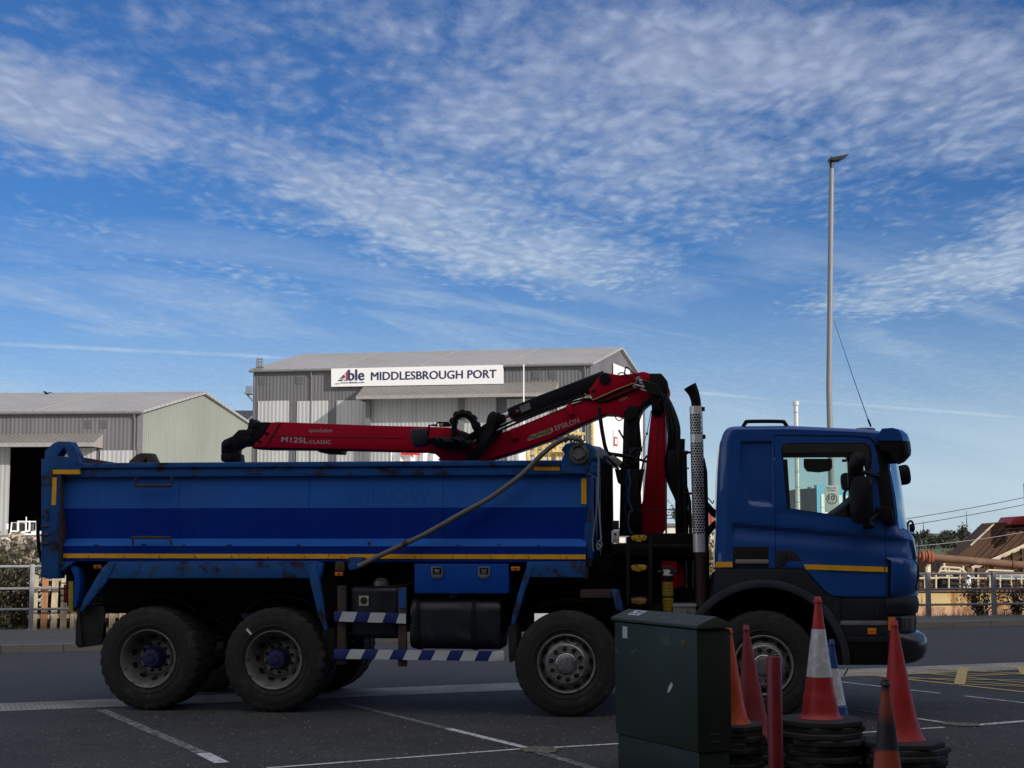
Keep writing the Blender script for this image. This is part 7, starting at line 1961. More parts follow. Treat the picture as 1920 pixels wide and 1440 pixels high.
# black A pillar cover and window frame
def strip_surf(name, rows, pxa, pxb, off, mat, par):
    """thin skin over the cab side between two column tables"""
    m = MB(); vs = []
    nn = 6
    for py in rows:
        xa, xb = lerp_tab(pxa, py), lerp_tab(pxb, py)
        for k in range(nn + 1):
            px = xa + (xb - xa) * k / nn; u, w = T(px, py, VC0); ring = cab_ring(py, 0, True)
            best = min((p for p in ring if p[1] < 1.2), key=lambda p: abs((TO + UH * p[0] + VH * p[1] + Vector((0, 0, p[2])) - CC).x / ((TO + UH * p[0] + VH * p[1] + Vector((0, 0, p[2])) - CC).y * math.cos(PITCH) + (p[2] - CAM_H + .008) * math.sin(PITCH)) * F + 960 - px))
            vs.append((best[0], best[1] - off, best[2]))
    m.add(vs, [(j * (nn + 1) + k, j * (nn + 1) + k + 1, (j + 1) * (nn + 1) + k + 1, (j + 1) * (nn + 1) + k) for j in range(len(rows) - 1) for k in range(nn)])
    return m.build(name, mat, par)
strip_surf('pillar_cover', list(range(829, 985, 6)) + [984], [(829, 1642), (870, 1645), (920, 1650), (984, 1662)], [(829, 1664), (870, 1666), (984, 1678)], .006, m_blk, cab)
# interior
m_trim2 = pmat('cab_trim_grey', (.38, .43, .42), .8, var=.06)
pbox('seat_back', 1486, 985, 1530, 1040, .35, .85, m_seat, cab, .04)
plate('seat_back', [(1484, 925), (1492, 918), (1500, 925), (1516, 1010), (1490, 1010)], 1.7, 2.2, m_seat, cab, .03) if False else None
plate('dashboard', [(1540, 1000), (1556, 968), (1570, 958), (1590, 944), (1612, 925), (1640, 908), (1690, 985), (1690, 1030), (1560, 1040)], .9, 2.35, m_plas, cab, .02, ref=1.2)
mb = MB(); c = Vector(T3(1600, 955, .62)); M = Matrix.Translation(c) @ Matrix.Rotation(R(-38), 4, 'Y')
pts = [M @ Vector((.21 * math.cos(t * math.pi / 16), .21 * math.sin(t * math.pi / 16), 0)) for t in range(33)]; mb.tube(pts, .013, 8)
mb.tube([M @ Vector((-.2, 0, 0)), M @ Vector((0, 0, -.03)), M @ Vector((.2, 0, 0))], .018, 8); mb.tube([M @ Vector((0, 0, -.02)), M @ Vector((.0, 0, -.45))], .03, 10)
mb.build('steering_wheel', m_blk, cab, weld=False)
vis = plate('sun_visor', [(1507, 860), (1560, 860), (1561, 876), (1556, 883), (1535, 886), (1513, 884), (1507, 876)], 2.15, 2.18, m_plas, cab, .01)
plate('air_freshener', [(1527, 866), (1528.5, 866), (1529, 875), (1533, 882), (1530, 886), (1525, 885), (1523, 880), (1526, 875)], 1.9, 1.91, m_blk, cab, .002)
pbox('roof_console', 1580, 861, 1588, 865.5, 1.6, 1.7, m_blk, cab)
mb = MB(); a = T(1470, 858, 2.3); b = T(1640, 834, 2.3); mb.box(a[0] - .3, b[0], 2.28, 2.34, a[1], b[1] + .1); mb.build('far_door_header', m_trim2, cab)
mb = MB(); a = T(1462, 975, 2.33); b = T(1476, 858, 2.33); mb.prism([(a[0] - .4, a[1] - .3), (a[0] + .14, a[1] - .3), (b[0], b[1] - .02), (b[0] - .4, b[1] - .02)], 2.30, 2.36); mb.build('far_door_pillar', m_trim2, cab)
# drip rail groove and roof rail
ptube('door_drip', [(1452, 815), (1600, 817), (1630, 820), (1641, 829)], .005, m_blk, cab, v=.052)
ptube('roof_rail', [(1393, 800), (1398, 793), (1404, 790.3), (1464, 790.3), (1471, 793), (1476, 800)], .019, m_blk, truck, v=.18, n=10, smooth_pts=4)
for x in (1394, 1474):
    mb = MB(); c = T(x, 802.5, .18); mb.tube([(c[0], .18, c[1] - .03), (c[0], .18, c[1] + .015)], [.035, .022], 12); mb.build('rail_foot', m_blk, truck)
mb = MB(); c = T(1622, 799.5, 1.0); mb.lathe([(-.035, .11), (.0, .105), (.012, .09), (.016, 0)], Matrix.Translation((c[0], 1.0, c[1] - .03)) @ Matrix.Rotation(R(90), 4, 'X'), 24); mb.build('roof_vent', pmat('vent_pale', (.12, .15, .16), .5), truck)
ptube('aerial', [(1633, 800, .9), (1627.5, 786, .9)], .010, m_blk, truck); ptube('aerial', [(1628, 788, .9), (1597, 700, .9), (1564, 602, .9)], [.0045, .002], m_blk, truck, n=6)
# sun visor over the windscreen
vz = [(1641, 834), (1643, 815), (1650, 806), (1684, 806), (1697, 812), (1704, 822), (1706, 838)]
def visor(pts, v0, v1, name, mat, n=10, ref=.3):
    """outline swept across the cab with rounded ends"""
    P = TP(pts, ref); m = MB(); vs = []; k = len(P); u_in = min(p[0] for p in P)
    for j in range(n + 1):
        t = j / n; v = v0 + (v1 - v0) * t; e = min(1, min(t, 1 - t) / .12); s_ = math.sin(e * math.pi / 2)
        vs += [(u_in + (p[0] - u_in) * (.70 + .30 * s_) + .03 * math.sin(math.pi * t), v, p[1]) for p in P]
    fs = [tuple(range(k)), tuple(range(n * k, n * k + k))[::-1]]
    for j in range(n): fs += [(j * k + i, j * k + (i + 1) % k, (j + 1) * k + (i + 1) % k, (j + 1) * k + i) for i in range(k)]
    m.add(vs, fs); return m.build(name, mat, truck, smooth=62)
visor([(1642, 829), (1643, 815), (1650, 807), (1678, 805.5), (1692, 808), (1700, 815), (1704, 826), (1705, 829)], .03, 2.47, 'roof_visor', m_cab, 20)
visor([(1642, 829.5), (1705, 829.5), (1707, 845), (1706, 854), (1695, 866), (1686, 868), (1676, 860), (1668, 850), (1646, 846)], .035, 2.465, 'visor_underside', m_blk, 20)
pbox('visor_marker', 1696, 819, 1703, 829, .22, .40, m_rim, truck)
# front lower corner: panel, deflector, headlamp, bumper
def wrap(name, rows, frontcol, mat, rfu=.30, rfv=.42, back_px=1662, a0=.0, par=truck, backu=None, v1=VC1 + .02):
    """front end cap lofted from rows: side at v=a0, rounded front corner, across to the far side"""
    rings_ = []
    for py, fx, ins in rows:
        uf_ = T(fx, py, .40)[0] ; ub = T(back_px, py, a0)[0]; w = T(1690, py, a0)[1]; P = [(ub, a0 + ins)]
        for k in range(3): P.append((ub + (uf_ - rfu - ub) * (k + 1) / 3, a0 + ins))
        for k in range(1, 13): a = R(-90 + 85 * k / 12); P.append((uf_ - rfu + rfu * math.cos(a), a0 + ins + rfv + rfv * math.sin(a)))
        mid = (a0 + v1) / 2; P.append((uf_ + .02, mid - .3)); full = P + [(x, 2 * mid - y) for x, y in reversed(P)]
        rings_.append([(x, y, w) for x, y in full])
    m = loft(rings_); return m.build(name, mat, par, smooth=40)
wrap('bumper_panel', [(1152, 1721, .02), (1145, 1722, .012), (1135, 1723.5, .005), (1126, 1722, .01), (1119.5, 1720, .03)], 0, m_plas)
wrap('bumper', [(1248, 1708, .05), (1244, 1722, .02), (1236, 1733, .004), (1222, 1738, -.004), (1205, 1738, -.006), (1194, 1733, 0), (1189, 1724, .010), (1187, 1716, .03)], 0, pmat('bumper_gloss_black', (.014, .017, .024), .25, coat=.3), back_px=1664)
wrap('lamp_panel', [(1187, 1718, .03), (1170, 1719, .03), (1152.5, 1718, .03)], 0, m_blk, back_px=1664)
wrap('corner_deflector', [(1117, 1716, .012), (1110, 1719.5, -.005), (1080, 1721.5, -.016), (1060, 1721, -.018), (1050, 1717, -.014), (1045.5, 1709, 0.0)], 0, m_cab, back_px=1670)
pbox('deflector_gap', 1664.5, 1046, 1670, 1118, .0, .05, m_blk, truck, .002)
# headlamp follows the corner
def corner_patch(name, rows, pa, pb, mat, off, fx=1719, rfu=.30, rfv=.42, a0=.0, ins=.03, par=truck):
    m = MB(); vs = []; nn = 10
    for py in rows:
        uf_ = T(fx, py, .40)[0]; w = T(1690, py, a0)[1]
        for k in range(nn + 1):
            t = pa + (pb - pa) * k / nn
            if t < 0: x, y = uf_ - rfu + t, a0 + ins
            else: a = R(-90 + 85 * t); x, y = uf_ - rfu + rfu * math.cos(a), a0 + ins + rfv + rfv * math.sin(a)
            nx = 0 if t < 0 else math.cos(a); ny = -1 if t < 0 else math.sin(a)
            vs.append((x + nx * off, y + ny * off, w))
    m.add(vs, [(j * (nn + 1) + k, j * (nn + 1) + k + 1, (j + 1) * (nn + 1) + k + 1, (j + 1) * (nn + 1) + k) for j in range(len(rows) - 1) for k in range(nn)])
    return m.build(name, mat, par)
hlb = corner_patch('headlamp', [1155.5, 1165, 1176, 1187], -.03, .62, pmat('lamp_bezel', (.10, .10, .10), .3, .5), .006)
corner_patch('indicator_lens', [1158, 1165, 1175, 1182], -.022, .10, m_amber, .014, par=hlb)
corner_patch('headlamp_reflector', [1157, 1165, 1175, 1184], .24, .60, pmat('lamp_reflector', (.5, .52, .54), .25, .5), .010, par=hlb)
corner_patch('headlamp_bulb', [1161, 1166, 1174, 1181], .33, .40, m_chalk, .013, par=hlb); corner_patch('headlamp_bulb', [1161, 1166, 1170, 1173], .48, .58, m_chalk, .013, par=hlb)
corner_patch('headlamp_lens', [1156.5, 1165, 1175, 1185.5], .12, .61, glassmat('lamp_glass', (.9, .92, .92), .06), .017, par=hlb)
corner_patch('nose_grille', [1010, 1030, 1050, 1080, 1110], .75, 1.0, m_blk, .012, fx=1721, ins=-.01)
# cowl under the windscreen
ptube('wiper_cowl', [(1668, 985, .10), (1690, 993, .20), (1704, 1000, .35), (1712, 1004, .7), (1713, 1005, 1.3)], .022, m_blk, cab, n=8, smooth_pts=3)
ptube('wiper_arm', [(1708, 1003, .45), (1700, 985, .45), (1694, 960, .45)], .006, m_blk, cab)
# wheel arch in grey plastic
u4, _ = T(1432, 1250, .02)
def arcpts(r, a0, a1, n=22): return [(1432 + r * math.cos(R(a0 + (a1 - a0) * k / n)), 1250 - r * math.sin(R(a0 + (a1 - a0) * k / n))) for k in range(n + 1)]
outl = [(1341.5, 1066), (1500, 1066), (1513, 1072), (1529, 1091.5), (1547, 1110.5), (1561, 1118.5), (1574, 1120), (1576, 1165), (1570, 1200)]
inner_ = arcpts(147, 8, 144)
plate('wheel_arch', outl + inner_ + [(1327, 1160), (1336, 1120)], .012, .30, m_plas, truck, .01)
lipo = arcpts(149, 2, 144); lipi = arcpts(163, 144, 2)
plate('arch_lip', lipo + lipi, -.010, .06, pmat('arch_lip_grey', (.030, .034, .044), .45, var=.15, vs=4), truck, .006)
mb = MB(); rr_ = 147 * pxm(.02, 1432)
P = [(u4 + rr_ * math.cos(R(5 + 145 * k / 20)), T(1432, 1250, .02)[1] + rr_ * math.sin(R(5 + 145 * k / 20))) for k in range(21)]
Q = [(u4 + (rr_ + .02) * math.cos(R(150 - 145 * k / 20)), T(1432, 1250, .02)[1] + (rr_ + .02) * math.sin(R(150 - 145 * k / 20))) for k in range(21)]
mb.prism(P + Q, .10, 2.4); mb.build('arch_liner', m_blk, truck)
pbox('arch_top_filler', 1341, 1056, 1505, 1078, .13, .30, m_blk, truck)
# entry steps behind the bumper
st = pbox('step_panel', 1571, 1119.5, 1664, 1247, .03, .50, m_blk, truck, .01)
pbox('step_bar', 1571.5, 1164, 1664, 1172.5, .012, .05, pmat('step_bar_grey', (.20, .20, .20), .5, .3, var=.2, vs=10), st, .004)
pbox('step_pocket', 1572, 1122, 1663, 1163, .022, .03, m_plas, st, .004)
pbox('step_recess', 1638, 1130, 1658, 1162, .016, .022, m_hole, st, .004); pbox('handle', 1643, 1136, 1648, 1158, .010, .016, m_plas, st, .002)
pbox('step_band', 1572, 1174, 1663, 1192, .018, .03, m_plas, st, .004); pbox('step_band', 1573, 1193, 1664, 1204, .012, .03, m_plas, st, .004)
om = pbox('side_marker', 1627, 1178, 1643, 1189.5, .004, .02, m_amber, truck, .004); ptube('marker_groove', [(1628, 1184), (1642, 1184)], .0016, m_rustst, om, v=.003, n=4)
ptube('mudflap_stay', [(1582, 1268, .1), (1590, 1254, .1)], .006, m_blk, truck)
# door lower step recess, bar, vent fin, tape
pbox('recess', 1374.5, 1025, 1441, 1063.5, VC0 - .004, .05, m_hole, truck, .004)
pbox('grab_bar', 1379, 1049, 1441, 1056.5, VC0 - .012, VC0, pmat('grab_bar_grey', (.30, .30, .31), .4, .4), truck, .003)
plate('door_vent', [(1455, 1063), (1455, 1032), (1485, 1032), (1492, 1036), (1503, 1050), (1509, 1066), (1500, 1066.5), (1456, 1065)], VC0 - .008, .05, pmat('vent_grey', (.018, .021, .027), .35), truck, .008)
plate('vent_fin', [(1462, 1060), (1468, 1036), (1473, 1034), (1476, 1050), (1470, 1062)], VC0 - .022, VC0 - .008, m_plas, truck, .006)
pbox('reflective_tape', 1341.5, 1053.5, 1373.5, 1063.5, VC0 - .014, VC0 + .0, m_yt, truck, 0)
plate('reflective_tape', [(1511, 1067.5), (1507, 1058), (1658, 1063), (1658, 1072.5)], VC0 - .016, VC0 + .0, m_yt, door, 0)
plate('reflective_tape', [(1660.5, 1072.7), (1660.5, 1063), (1667.5, 1063.2), (1667.5, 1073)], VC0 - .016, VC0 + .0, m_yt, truck, 0)
# mirrors
def blob(name, cx, cy, hx, hy, v0, v1, mat, par, tilt=0, pw=2.6):
    """rounded housing: superellipse outline, domed in depth"""
    m = MB(); vs = []; n = 28; L = 7
    for j in range(L + 1):
        t = j / L; s_ = (1 - abs(2 * t - 1) ** 3.2) ** .5 if 0 < t < 1 else .25; s_ = max(s_, .25)
        for k in range(n):
            a = 2 * math.pi * k / n; ca, sa = math.cos(a), math.sin(a)
            x = abs(ca) ** (2 / pw) * (1 if ca > 0 else -1) * hx * (.8 + .2 * s_) * min(1, s_ + .2); y = abs(sa) ** (2 / pw) * (1 if sa > 0 else -1) * hy * (.85 + .15 * s_) * min(1, s_ + .2)
            ct, sn = math.cos(R(tilt)), math.sin(R(tilt)); u, w = T(cx + x * ct - y * sn, cy + x * sn + y * ct, v0)
            vs.append((u, v0 + (v1 - v0) * t, w))
    fs = [tuple(range(n)), tuple(range(L * n, L * n + n))[::-1]]
    for j in range(L): fs += [(j * n + i, j * n + (i + 1) % n, (j + 1) * n + (i + 1) % n, (j + 1) * n + i) for i in range(n)]
    m.add(vs, fs); return m.build(name, mat, par)
m_mir = pmat('mirror_black', (.006, .006, .008), .5, spec=.25)
mr = blob('mirror', 1616.5, 937, 19, 45, -.30, -.06, m_mir, truck, 0, 4)
blob('wide_angle_mirror', 1608, 867, 14.5, 20, -.28, -.05, m_mir, mr, 14, 3)
blob('mirror_joint', 1630, 985, 10, 7.5, -.22, .0, m_mir, mr)
ptube('mirror_arm', [(1600, 884, -.15), (1622, 886, -.12), (1647, 893, .02)], .020, m_mir, mr); ptube('mirror_arm', [(1612, 884, -.15), (1614, 895, -.15)], .022, m_mir, mr)
ptube('mirror_arm', [(1628, 978, -.12), (1650, 962, .02)], .020, m_mir, mr)
plate('mirror_base', [(1638, 968), (1643, 951), (1664, 949), (1672, 954), (1678, 983), (1668, 985), (1655, 974)], -.02, .06, m_mir, truck, .01)
fm = blob('mirror', 1696, 890, 12.5, 19, 2.62, 2.78, m_mir, truck, -8, 3.4)
blob('wide_angle_mirror', 1588, 903, 11, 17, 2.60, 2.72, m_mir, fm, -5, 3.2)
ptube('mirror_arm', [(1688, 885, 2.6), (1660, 890, 2.45)], .018, m_mir, fm)
ptube('mirror_frame', [(1584, 968, 2.35), (1583, 925, 2.35), (1588, 917, 2.35), (1602, 911, 2.35)], .016, m_mir, cab)
ptube('mirror_bracket', [(1703, 1000, .6), (1702, 982, .6), (1709, 977, .6), (1714, 990, .6), (1711, 998, .6)], .011, m_mir, truck, smooth_pts=3)
blob('close_view_mirror', 1711, 990, 4, 8, .55, .65, m_mir, truck, -10)

# ropes hanging from the front hoop
def rope(label, pts, r, mat):
    P = [Vector(T3(*p)) for p in pts]; o = P[0]
    wp = TO + UH * o.x + VH * o.y + Vector((0, 0, o.z))
    Q = []
    for i in range(len(P) - 1):
        p0, p1, p2, p3 = P[max(i - 1, 0)], P[i], P[i + 1], P[min(i + 2, len(P) - 1)]
        for k in range(5):
            t = k / 5; Q.append(.5 * ((2 * p1) + (p2 - p0) * t + (2 * p0 - 5 * p1 + 4 * p2 - p3) * t * t + (3 * p1 - p0 - 3 * p2 + p3) * t ** 3) - o)
    Q.append(P[-1] - o); m = MB(); m.tube(Q, r, 7); c = m.build('rope', mat); c.location = wp; c.rotation_euler = (0, 0, -YAW)
    return tag(c, label, 'rope')
m_rope = pmat('rope_pale', (.20, .23, .25), .9, var=.15, vs=20)
rope('pale slack rope looping down from the body front corner, knotted at its lower end', [(1122, 842, -.03), (1123, 880, -.03), (1122, 930, -.03), (1125, 980, -.03), (1127, 1012, -.03), (1121, 1018, -.03), (1127, 1026, -.05), (1121, 1030, -.03), (1129, 1022, -.02), (1124, 1014, -.04), (1119, 1024, -.03), (1126, 1033, -.03)], .0085, m_rope)
rope('pale slack rope hanging straight from the body front corner, free at its end', [(1121, 842, .0), (1121, 885, .0), (1120, 935, 0), (1115, 985, .0), (1111, 1015, .0), (1113, 1034, .0)], .0065, m_rope)
rope('blue cord trailing down the loader frame behind the ladder', [(1178, 880, .38), (1181, 910, .36), (1178, 935, .36), (1186, 958, .36), (1180, 962, .36), (1178, 985, .36), (1186, 1002, .36)], .007, pmat('cord_blue', (.015, .05, .12), .8))
# ================================================================== FOREGROUND THINGS
# street cabinet
m_cabg = pmat('cabinet_green', (0.014, 0.024, 0.013), 0.5, var=.12, vs=2.5, dirt=((0.04, 0.055, 0.05), .06, 8), spec=.4)
m_cabl = pmat('cabinet_lid_green', (0.028, 0.040, 0.030), 0.55, var=.12, vs=3, dirt=((0.06, 0.07, 0.065), .12, 9))
N1 = W(1308, 1181, 10.8); N2 = W(1149, 1161, 11.88)     # near and far ends of the lid's front edge
dirx = Vector((N2.x - N1.x, N2.y - N1.y, 0)); CWd = dirx.length; dirx.normalize()
diry = Vector((dirx.y, -dirx.x, 0))
if diry.x < 0: diry = -diry
ztop = (N1.z + N2.z) / 2
cabinet = thing('street_cabinet', 'dark green metal street cabinet with peeling white stickers, in front of the truck', 'cabinet', (N1.x, N1.y, 0), math.atan2(-dirx.y, -dirx.x))
# local x points from the left (far) end to the near corner: x in [-CWd, 0]; local y = depth away from the door face
DEP = .30
sgn_ = 1
mb = MB(); mb.box(-CWd + .012, -.012, .012, DEP - .012, .27, ztop - .01); body = mb.build('body', m_cabg, cabinet, bevel=.006)
mb = MB(); mb.box(-CWd + .03, -.012, .0, .014, .275, ztop - .012); dr = mb.build('door', m_cabg, cabinet, bevel=.004)
mb = MB(); mb.box(-CWd + .035, -.03, .02, DEP - .02, .0, .266); mb.build('plinth', m_cabg, cabinet, bevel=.006)
mb = MB(); o = .012
prof = [(-o, ztop), (-o, ztop + .022), (DEP / 2, ztop + .085), (DEP + o, ztop + .022), (DEP + o, ztop)]
n = len(prof); vs = [(-CWd - o, y, z) for y, z in prof] + [(o, y, z) for y, z in prof]
mb.add(vs, [tuple(range(n))[::-1], tuple(range(n, 2 * n))] + [(i, (i + 1) % n, (i + 1) % n + n, i + n) for i in range(n)]); lid = mb.build('lid', m_cabl, cabinet, bevel=.003)
def cloc(px, py, face='front'):
    d = ray(px, py); o3 = Vector((N1.x, N1.y, 0)); xl = -dirx; yl = diry
    # plane of the front: normal yl
    t = (o3 - CC).dot(yl) / d.dot(yl) if face == 'front' else ((o3 - CC).dot(xl) / d.dot(xl))
    P = CC + d * t - o3; return P.dot(xl), P.dot(yl), P.z
def sticker(pts, mat, name='sticker', off=-.0015, th=.001, par=None):
    v = [cloc(*p) for p in pts]; m = MB(); n = len(v); m.add([(a[0], off, a[2]) for a in v] + [(a[0], off + th, a[2]) for a in v], [tuple(range(n)), tuple(range(2 * n - 1, n - 1, -1))] + [(i, (i + 1) % n, (i + 1) % n + n, i + n) for i in range(n)])
    return m.build(name, mat, par or dr, smooth=0)
m_stk = pmat('sticker_white', (.45, .48, .52), .6, var=.08, vs=12)
m_stk2 = pmat('sticker_residue', (.045, .06, .055), .7, var=.5, vs=30)
sticker([(1167.5, 1174), (1176.5, 1175), (1176.5, 1197), (1167.5, 1196)], m_stk)
sticker([(1259, 1279), (1261.5, 1282), (1261, 1287), (1256.5, 1296), (1253, 1299), (1251.5, 1297), (1254, 1287)], m_stk)
sticker([(1241, 1193), (1257, 1195), (1257, 1212), (1241, 1210)], m_stk2)
sticker([(1184, 1221), (1195, 1216), (1193, 1222), (1183, 1228)], m_stk2); sticker([(1152, 1212), (1158, 1218), (1162, 1226), (1155, 1222)], m_stk2)
c = cloc(1281.5, 1206.5); mb = MB(); mb.lathe([(0, .027), (-.003, .027), (-.004, .022), (-.004, 0)], Matrix.Translation((c[0], -.0005, c[2])), 28); bdg = mb.build('lock_badge', pmat('badge_ring', (.12, .11, .07), .5), dr)
mb = MB(); mb.lathe([(-.0045, .021), (-.0055, .018), (-.0055, 0)], Matrix.Translation((c[0], -.0005, c[2])), 24); mb.build('badge_face', pmat('badge_face', (.03, .045, .03), .5, dirt=((.20, .03, .02), .5, 30)), dr)
# label on the lid slope, tape marks
def lidpt(x, t): # t 0 at the eave, 1 at the ridge
    return Vector((x, -o + (DEP / 2 + o) * t, ztop + .022 + .063 * t + .0012))
def lidq(x0, x1, t0, t1, mat, name, skew=0, dz=0):
    m = MB(); v = [lidpt(x0, t0), lidpt(x1, t0), lidpt(x1 + skew, t1), lidpt(x0 + skew, t1)]
    m.add([tuple(a + Vector((0, 0, dz))) for a in v], [(0, 1, 2, 3)]); return m.build(name, mat, lid, smooth=0)
lb_ = lidq(-CWd + .13, -CWd + .30, .42, .90, m_stk, 'label')
for i, (a, b, t0, t1) in enumerate(((.02, .05, .15, .45), (.06, .10, .5, .85), (.075, .12, .15, .35), (.13, .15, .3, .8))):
    x0 = -CWd + .13; m = MB(); v = [lidpt(x0 + a, .42 + .48 * t0), lidpt(x0 + b, .42 + .48 * t0), lidpt(x0 + b, .42 + .48 * t1), lidpt(x0 + a, .42 + .48 * t1)]
    m.add([tuple(q + Vector((0, 0, .001))) for q in v], [(0, 1, 2, 3)]); m.build('label_print', m_navy, lid, smooth=0)
lidq(-CWd + .50, -CWd + .54, .1, .95, m_stk2, 'tape_mark', .0); lidq(-.62, -.46, .35, .6, m_stk2, 'tape_mark', .03)
# louvres in the side near the foot
for z in (.335, .385):
    m = MB(); m.box(-.0125, -.006, .10, .19, z, z + .012); m.build('louvre', m_cabl, body, bevel=.002)

# cones --------------------------------------------------------------------
m_cred2 = pmat('cone_red', (0.40, 0.022, 0.024), 0.45, var=.16, vs=5, dirt=((.12, .025, .025), .24, 7), dirt2=((.05, .03, .03), .14, 18), bump=(9, .25, .01))
m_cmar = pmat('cone_dull_red', (0.22, 0.022, 0.028), 0.5, var=.12, vs=5, dirt=((.10, .03, .03), .2, 7))
m_cora = pmat('cone_orange', (0.50, 0.065, 0.015), 0.45, var=.16, vs=5, dirt=((.25, .04, .02), .26, 6), dirt2=((.08, .03, .02), .16, 16), bump=(9, .25, .01))
m_cblu = pmat('cone_blue', (0.012, 0.04, 0.20), 0.45, var=.1, vs=5)
m_refl = pmat('cone_reflective', (0.58, 0.59, 0.61), 0.35, 0.15, var=.14, vs=7, dirt=((.85, .87, .88), .34, 26, (1, 1, .6)), dirt2=((.22, .21, .21), .14, 12), bump=(30, .5, .004))
m_base = pmat('cone_base_rubber', (0.020, 0.020, 0.021), 0.75, var=.25, vs=5, dirt=((.045, .045, .045), .2, 9))
m_burn = bpy.data.materials.new('cone_orange_soiled'); m_burn.use_nodes = True
def burn_mat():
    nt = m_burn.node_tree; b = nt.nodes['Principled BSDF']; b.inputs['Roughness'].default_value = .55
    tcn = nt.nodes.new('ShaderNodeTexCoord'); sp_ = nt.nodes.new('ShaderNodeSeparateXYZ'); nt.links.new(tcn.outputs['Object'], sp_.inputs[0])
    nz_ = nt.nodes.new('ShaderNodeTexNoise'); nz_.inputs['Scale'].default_value = 9; nt.links.new(tcn.outputs['Object'], nz_.inputs['Vector'])
    ad = nt.nodes.new('ShaderNodeMath'); ad.operation = 'MULTIPLY_ADD'; nt.links.new(nz_.outputs['Fac'], ad.inputs[0]); ad.inputs[1].default_value = .08; nt.links.new(sp_.outputs[2], ad.inputs[2])
    cr = nt.nodes.new('ShaderNodeValToRGB'); nt.links.new(ad.outputs[0], cr.inputs[0])
    e = cr.color_ramp.elements; e[0].position = 0; e[0].color = (.34, .055, .018, 1); e[1].position = 1; e[1].color = (.02, .012, .01, 1)
    for p, c_ in ((.375, (.32, .05, .018, 1)), (.40, (.013, .013, .015, 1)), (.56, (.016, .013, .014, 1)), (.64, (.20, .04, .02, 1)), (.74, (.26, .05, .02, 1)), (.775, (.03, .015, .012, 1))): k = e.new(p); k.color = c_
    nt.links.new(cr.outputs[0], b.inputs['Base Color'])
burn_mat()
def octo(s, rot, seed, squash=1.0):
    rnd = random.Random(seed); P = []
    for k in range(8):
        a = R(45 * k + 22.5) + rot; r = s * (1.0 + rnd.uniform(-.03, .03)); P.append((r * math.cos(a), r * math.sin(a)))
    return P
def slab(mb, P, z0, z1, taper=.94, lift=None, cx=0, cy=0):
    n = len(P); lift = lift or [0] * n
    prof = ((z0, .992), (z0 + (z1 - z0) * .06, 1.0), (z0 + (z1 - z0) * .80, 1.0), (z1, taper))
    vs = [(cx + x * s_, cy + y * s_, z + lift[i]) for z, s_ in prof for i, (x, y) in enumerate(P)]
    fs = [tuple(range(n))[::-1], tuple(range(3 * n, 4 * n))] + [(j * n + i, j * n + (i + 1) % n, (j + 1) * n + (i + 1) % n, (j + 1) * n + i) for j in range(3) for i in range(n)]
    mb.add(vs, fs)
def cone(label, loc, H, r0, r1, bands, base_r, seed, bt=.0405, tilt=(0, 0), shown=True, group=None, bmat=None, base=True):
    """bands: list of (height fraction from, to, material); base slab below z=0 of the body"""
    root = thing('traffic_cone', label, 'traffic cone', tuple(loc), 0, group)
    rnd = random.Random(seed)
    if base:
        mb = MB(); rot = rnd.uniform(-.25, .25); slab(mb, octo(base_r, rot, seed), -bt, 0, .975, [0] * 8); mb.build('base', bmat or m_base, root, bevel=.0015, smooth=22)
    if shown:
        def rad(f): return r0 + (r1 - r0) * f + (.022 * max(0, 1 - f / .035) if f < .035 else 0) + (0.006 if f < .20 else 0) + (0.0035 if abs(f - .20) < .012 else 0)
        k0 = None
        for i, (f0, f1, mt) in enumerate(bands):
            m = MB(); P = []
            st = 14
            for j in range(st + 1): f = f0 + (f1 - f0) * j / st; P.append((f * H, rad(f) + (.0012 if mt is m_refl else 0)))
            if i == len(bands) - 1:
                P += [(H, r1), (H + .004, r1 * 1.28), (H + .020, r1 * 1.30), (H + .026, r1 * 1.05), (H + .045, r1 * 1.0), (H + .050, r1 * .72), (H + .03, r1 * .6)]
            if i == 0: P = [(-.002, r0 + .030), (.004, r0 + .030)] + P
            vs = []; n = 40
            dent = [rnd.uniform(-.004, .004) for _ in range(4)]
            for (z, r) in P:
                for k in range(n):
                    a = 2 * math.pi * k / n; rr = r * (1 + .02 * math.sin(3 * a + z * 6 + seed) * (1 - z / H if z < H else 0)); q = z / H
                    vs.append((rr * math.cos(a) + tilt[0] * q, rr * math.sin(a) + tilt[1] * q, z))
            fs = [(j * n + k, j * n + (k + 1) % n, (j + 1) * n + (k + 1) % n, (j + 1) * n + k) for j in range(len(P) - 1) for k in range(n)]
            m.add(vs, fs); nm = 'cone_body' if mt is not m_refl else 'reflective_sleeve'
            m.build(nm, mt, root, smooth=50)
    return root
def stack(px, Yd, ztop_, nplates, base_r, seed, under_label, group, sizes=None, offs=.03, thick=.042):
    """nested cones under the top one: only their bases and the rims of their bodies show"""
    P = W(px, 1400, Yd); rnd = random.Random(seed); z = ztop_
    ords = ['second', 'third', 'fourth', 'fifth', 'sixth', 'seventh', 'eighth', 'ninth', 'tenth', 'eleventh', 'twelfth']
    for i in range(nplates):
        z -= thick * rnd.uniform(.92, 1.06)
        if z - .0415 < .010: break
        r = base_r * rnd.uniform(.95, 1.05)
        cone(ords[i] + ' rubber base from the top under the ' + under_label, (P.x + rnd.uniform(-offs, offs), P.y + rnd.uniform(-offs, offs), z), .1, .1, .1, [], r, seed * 10 + i, shown=False, group=group)
zc = lambda py, Yd: W(1400, py, Yd).z
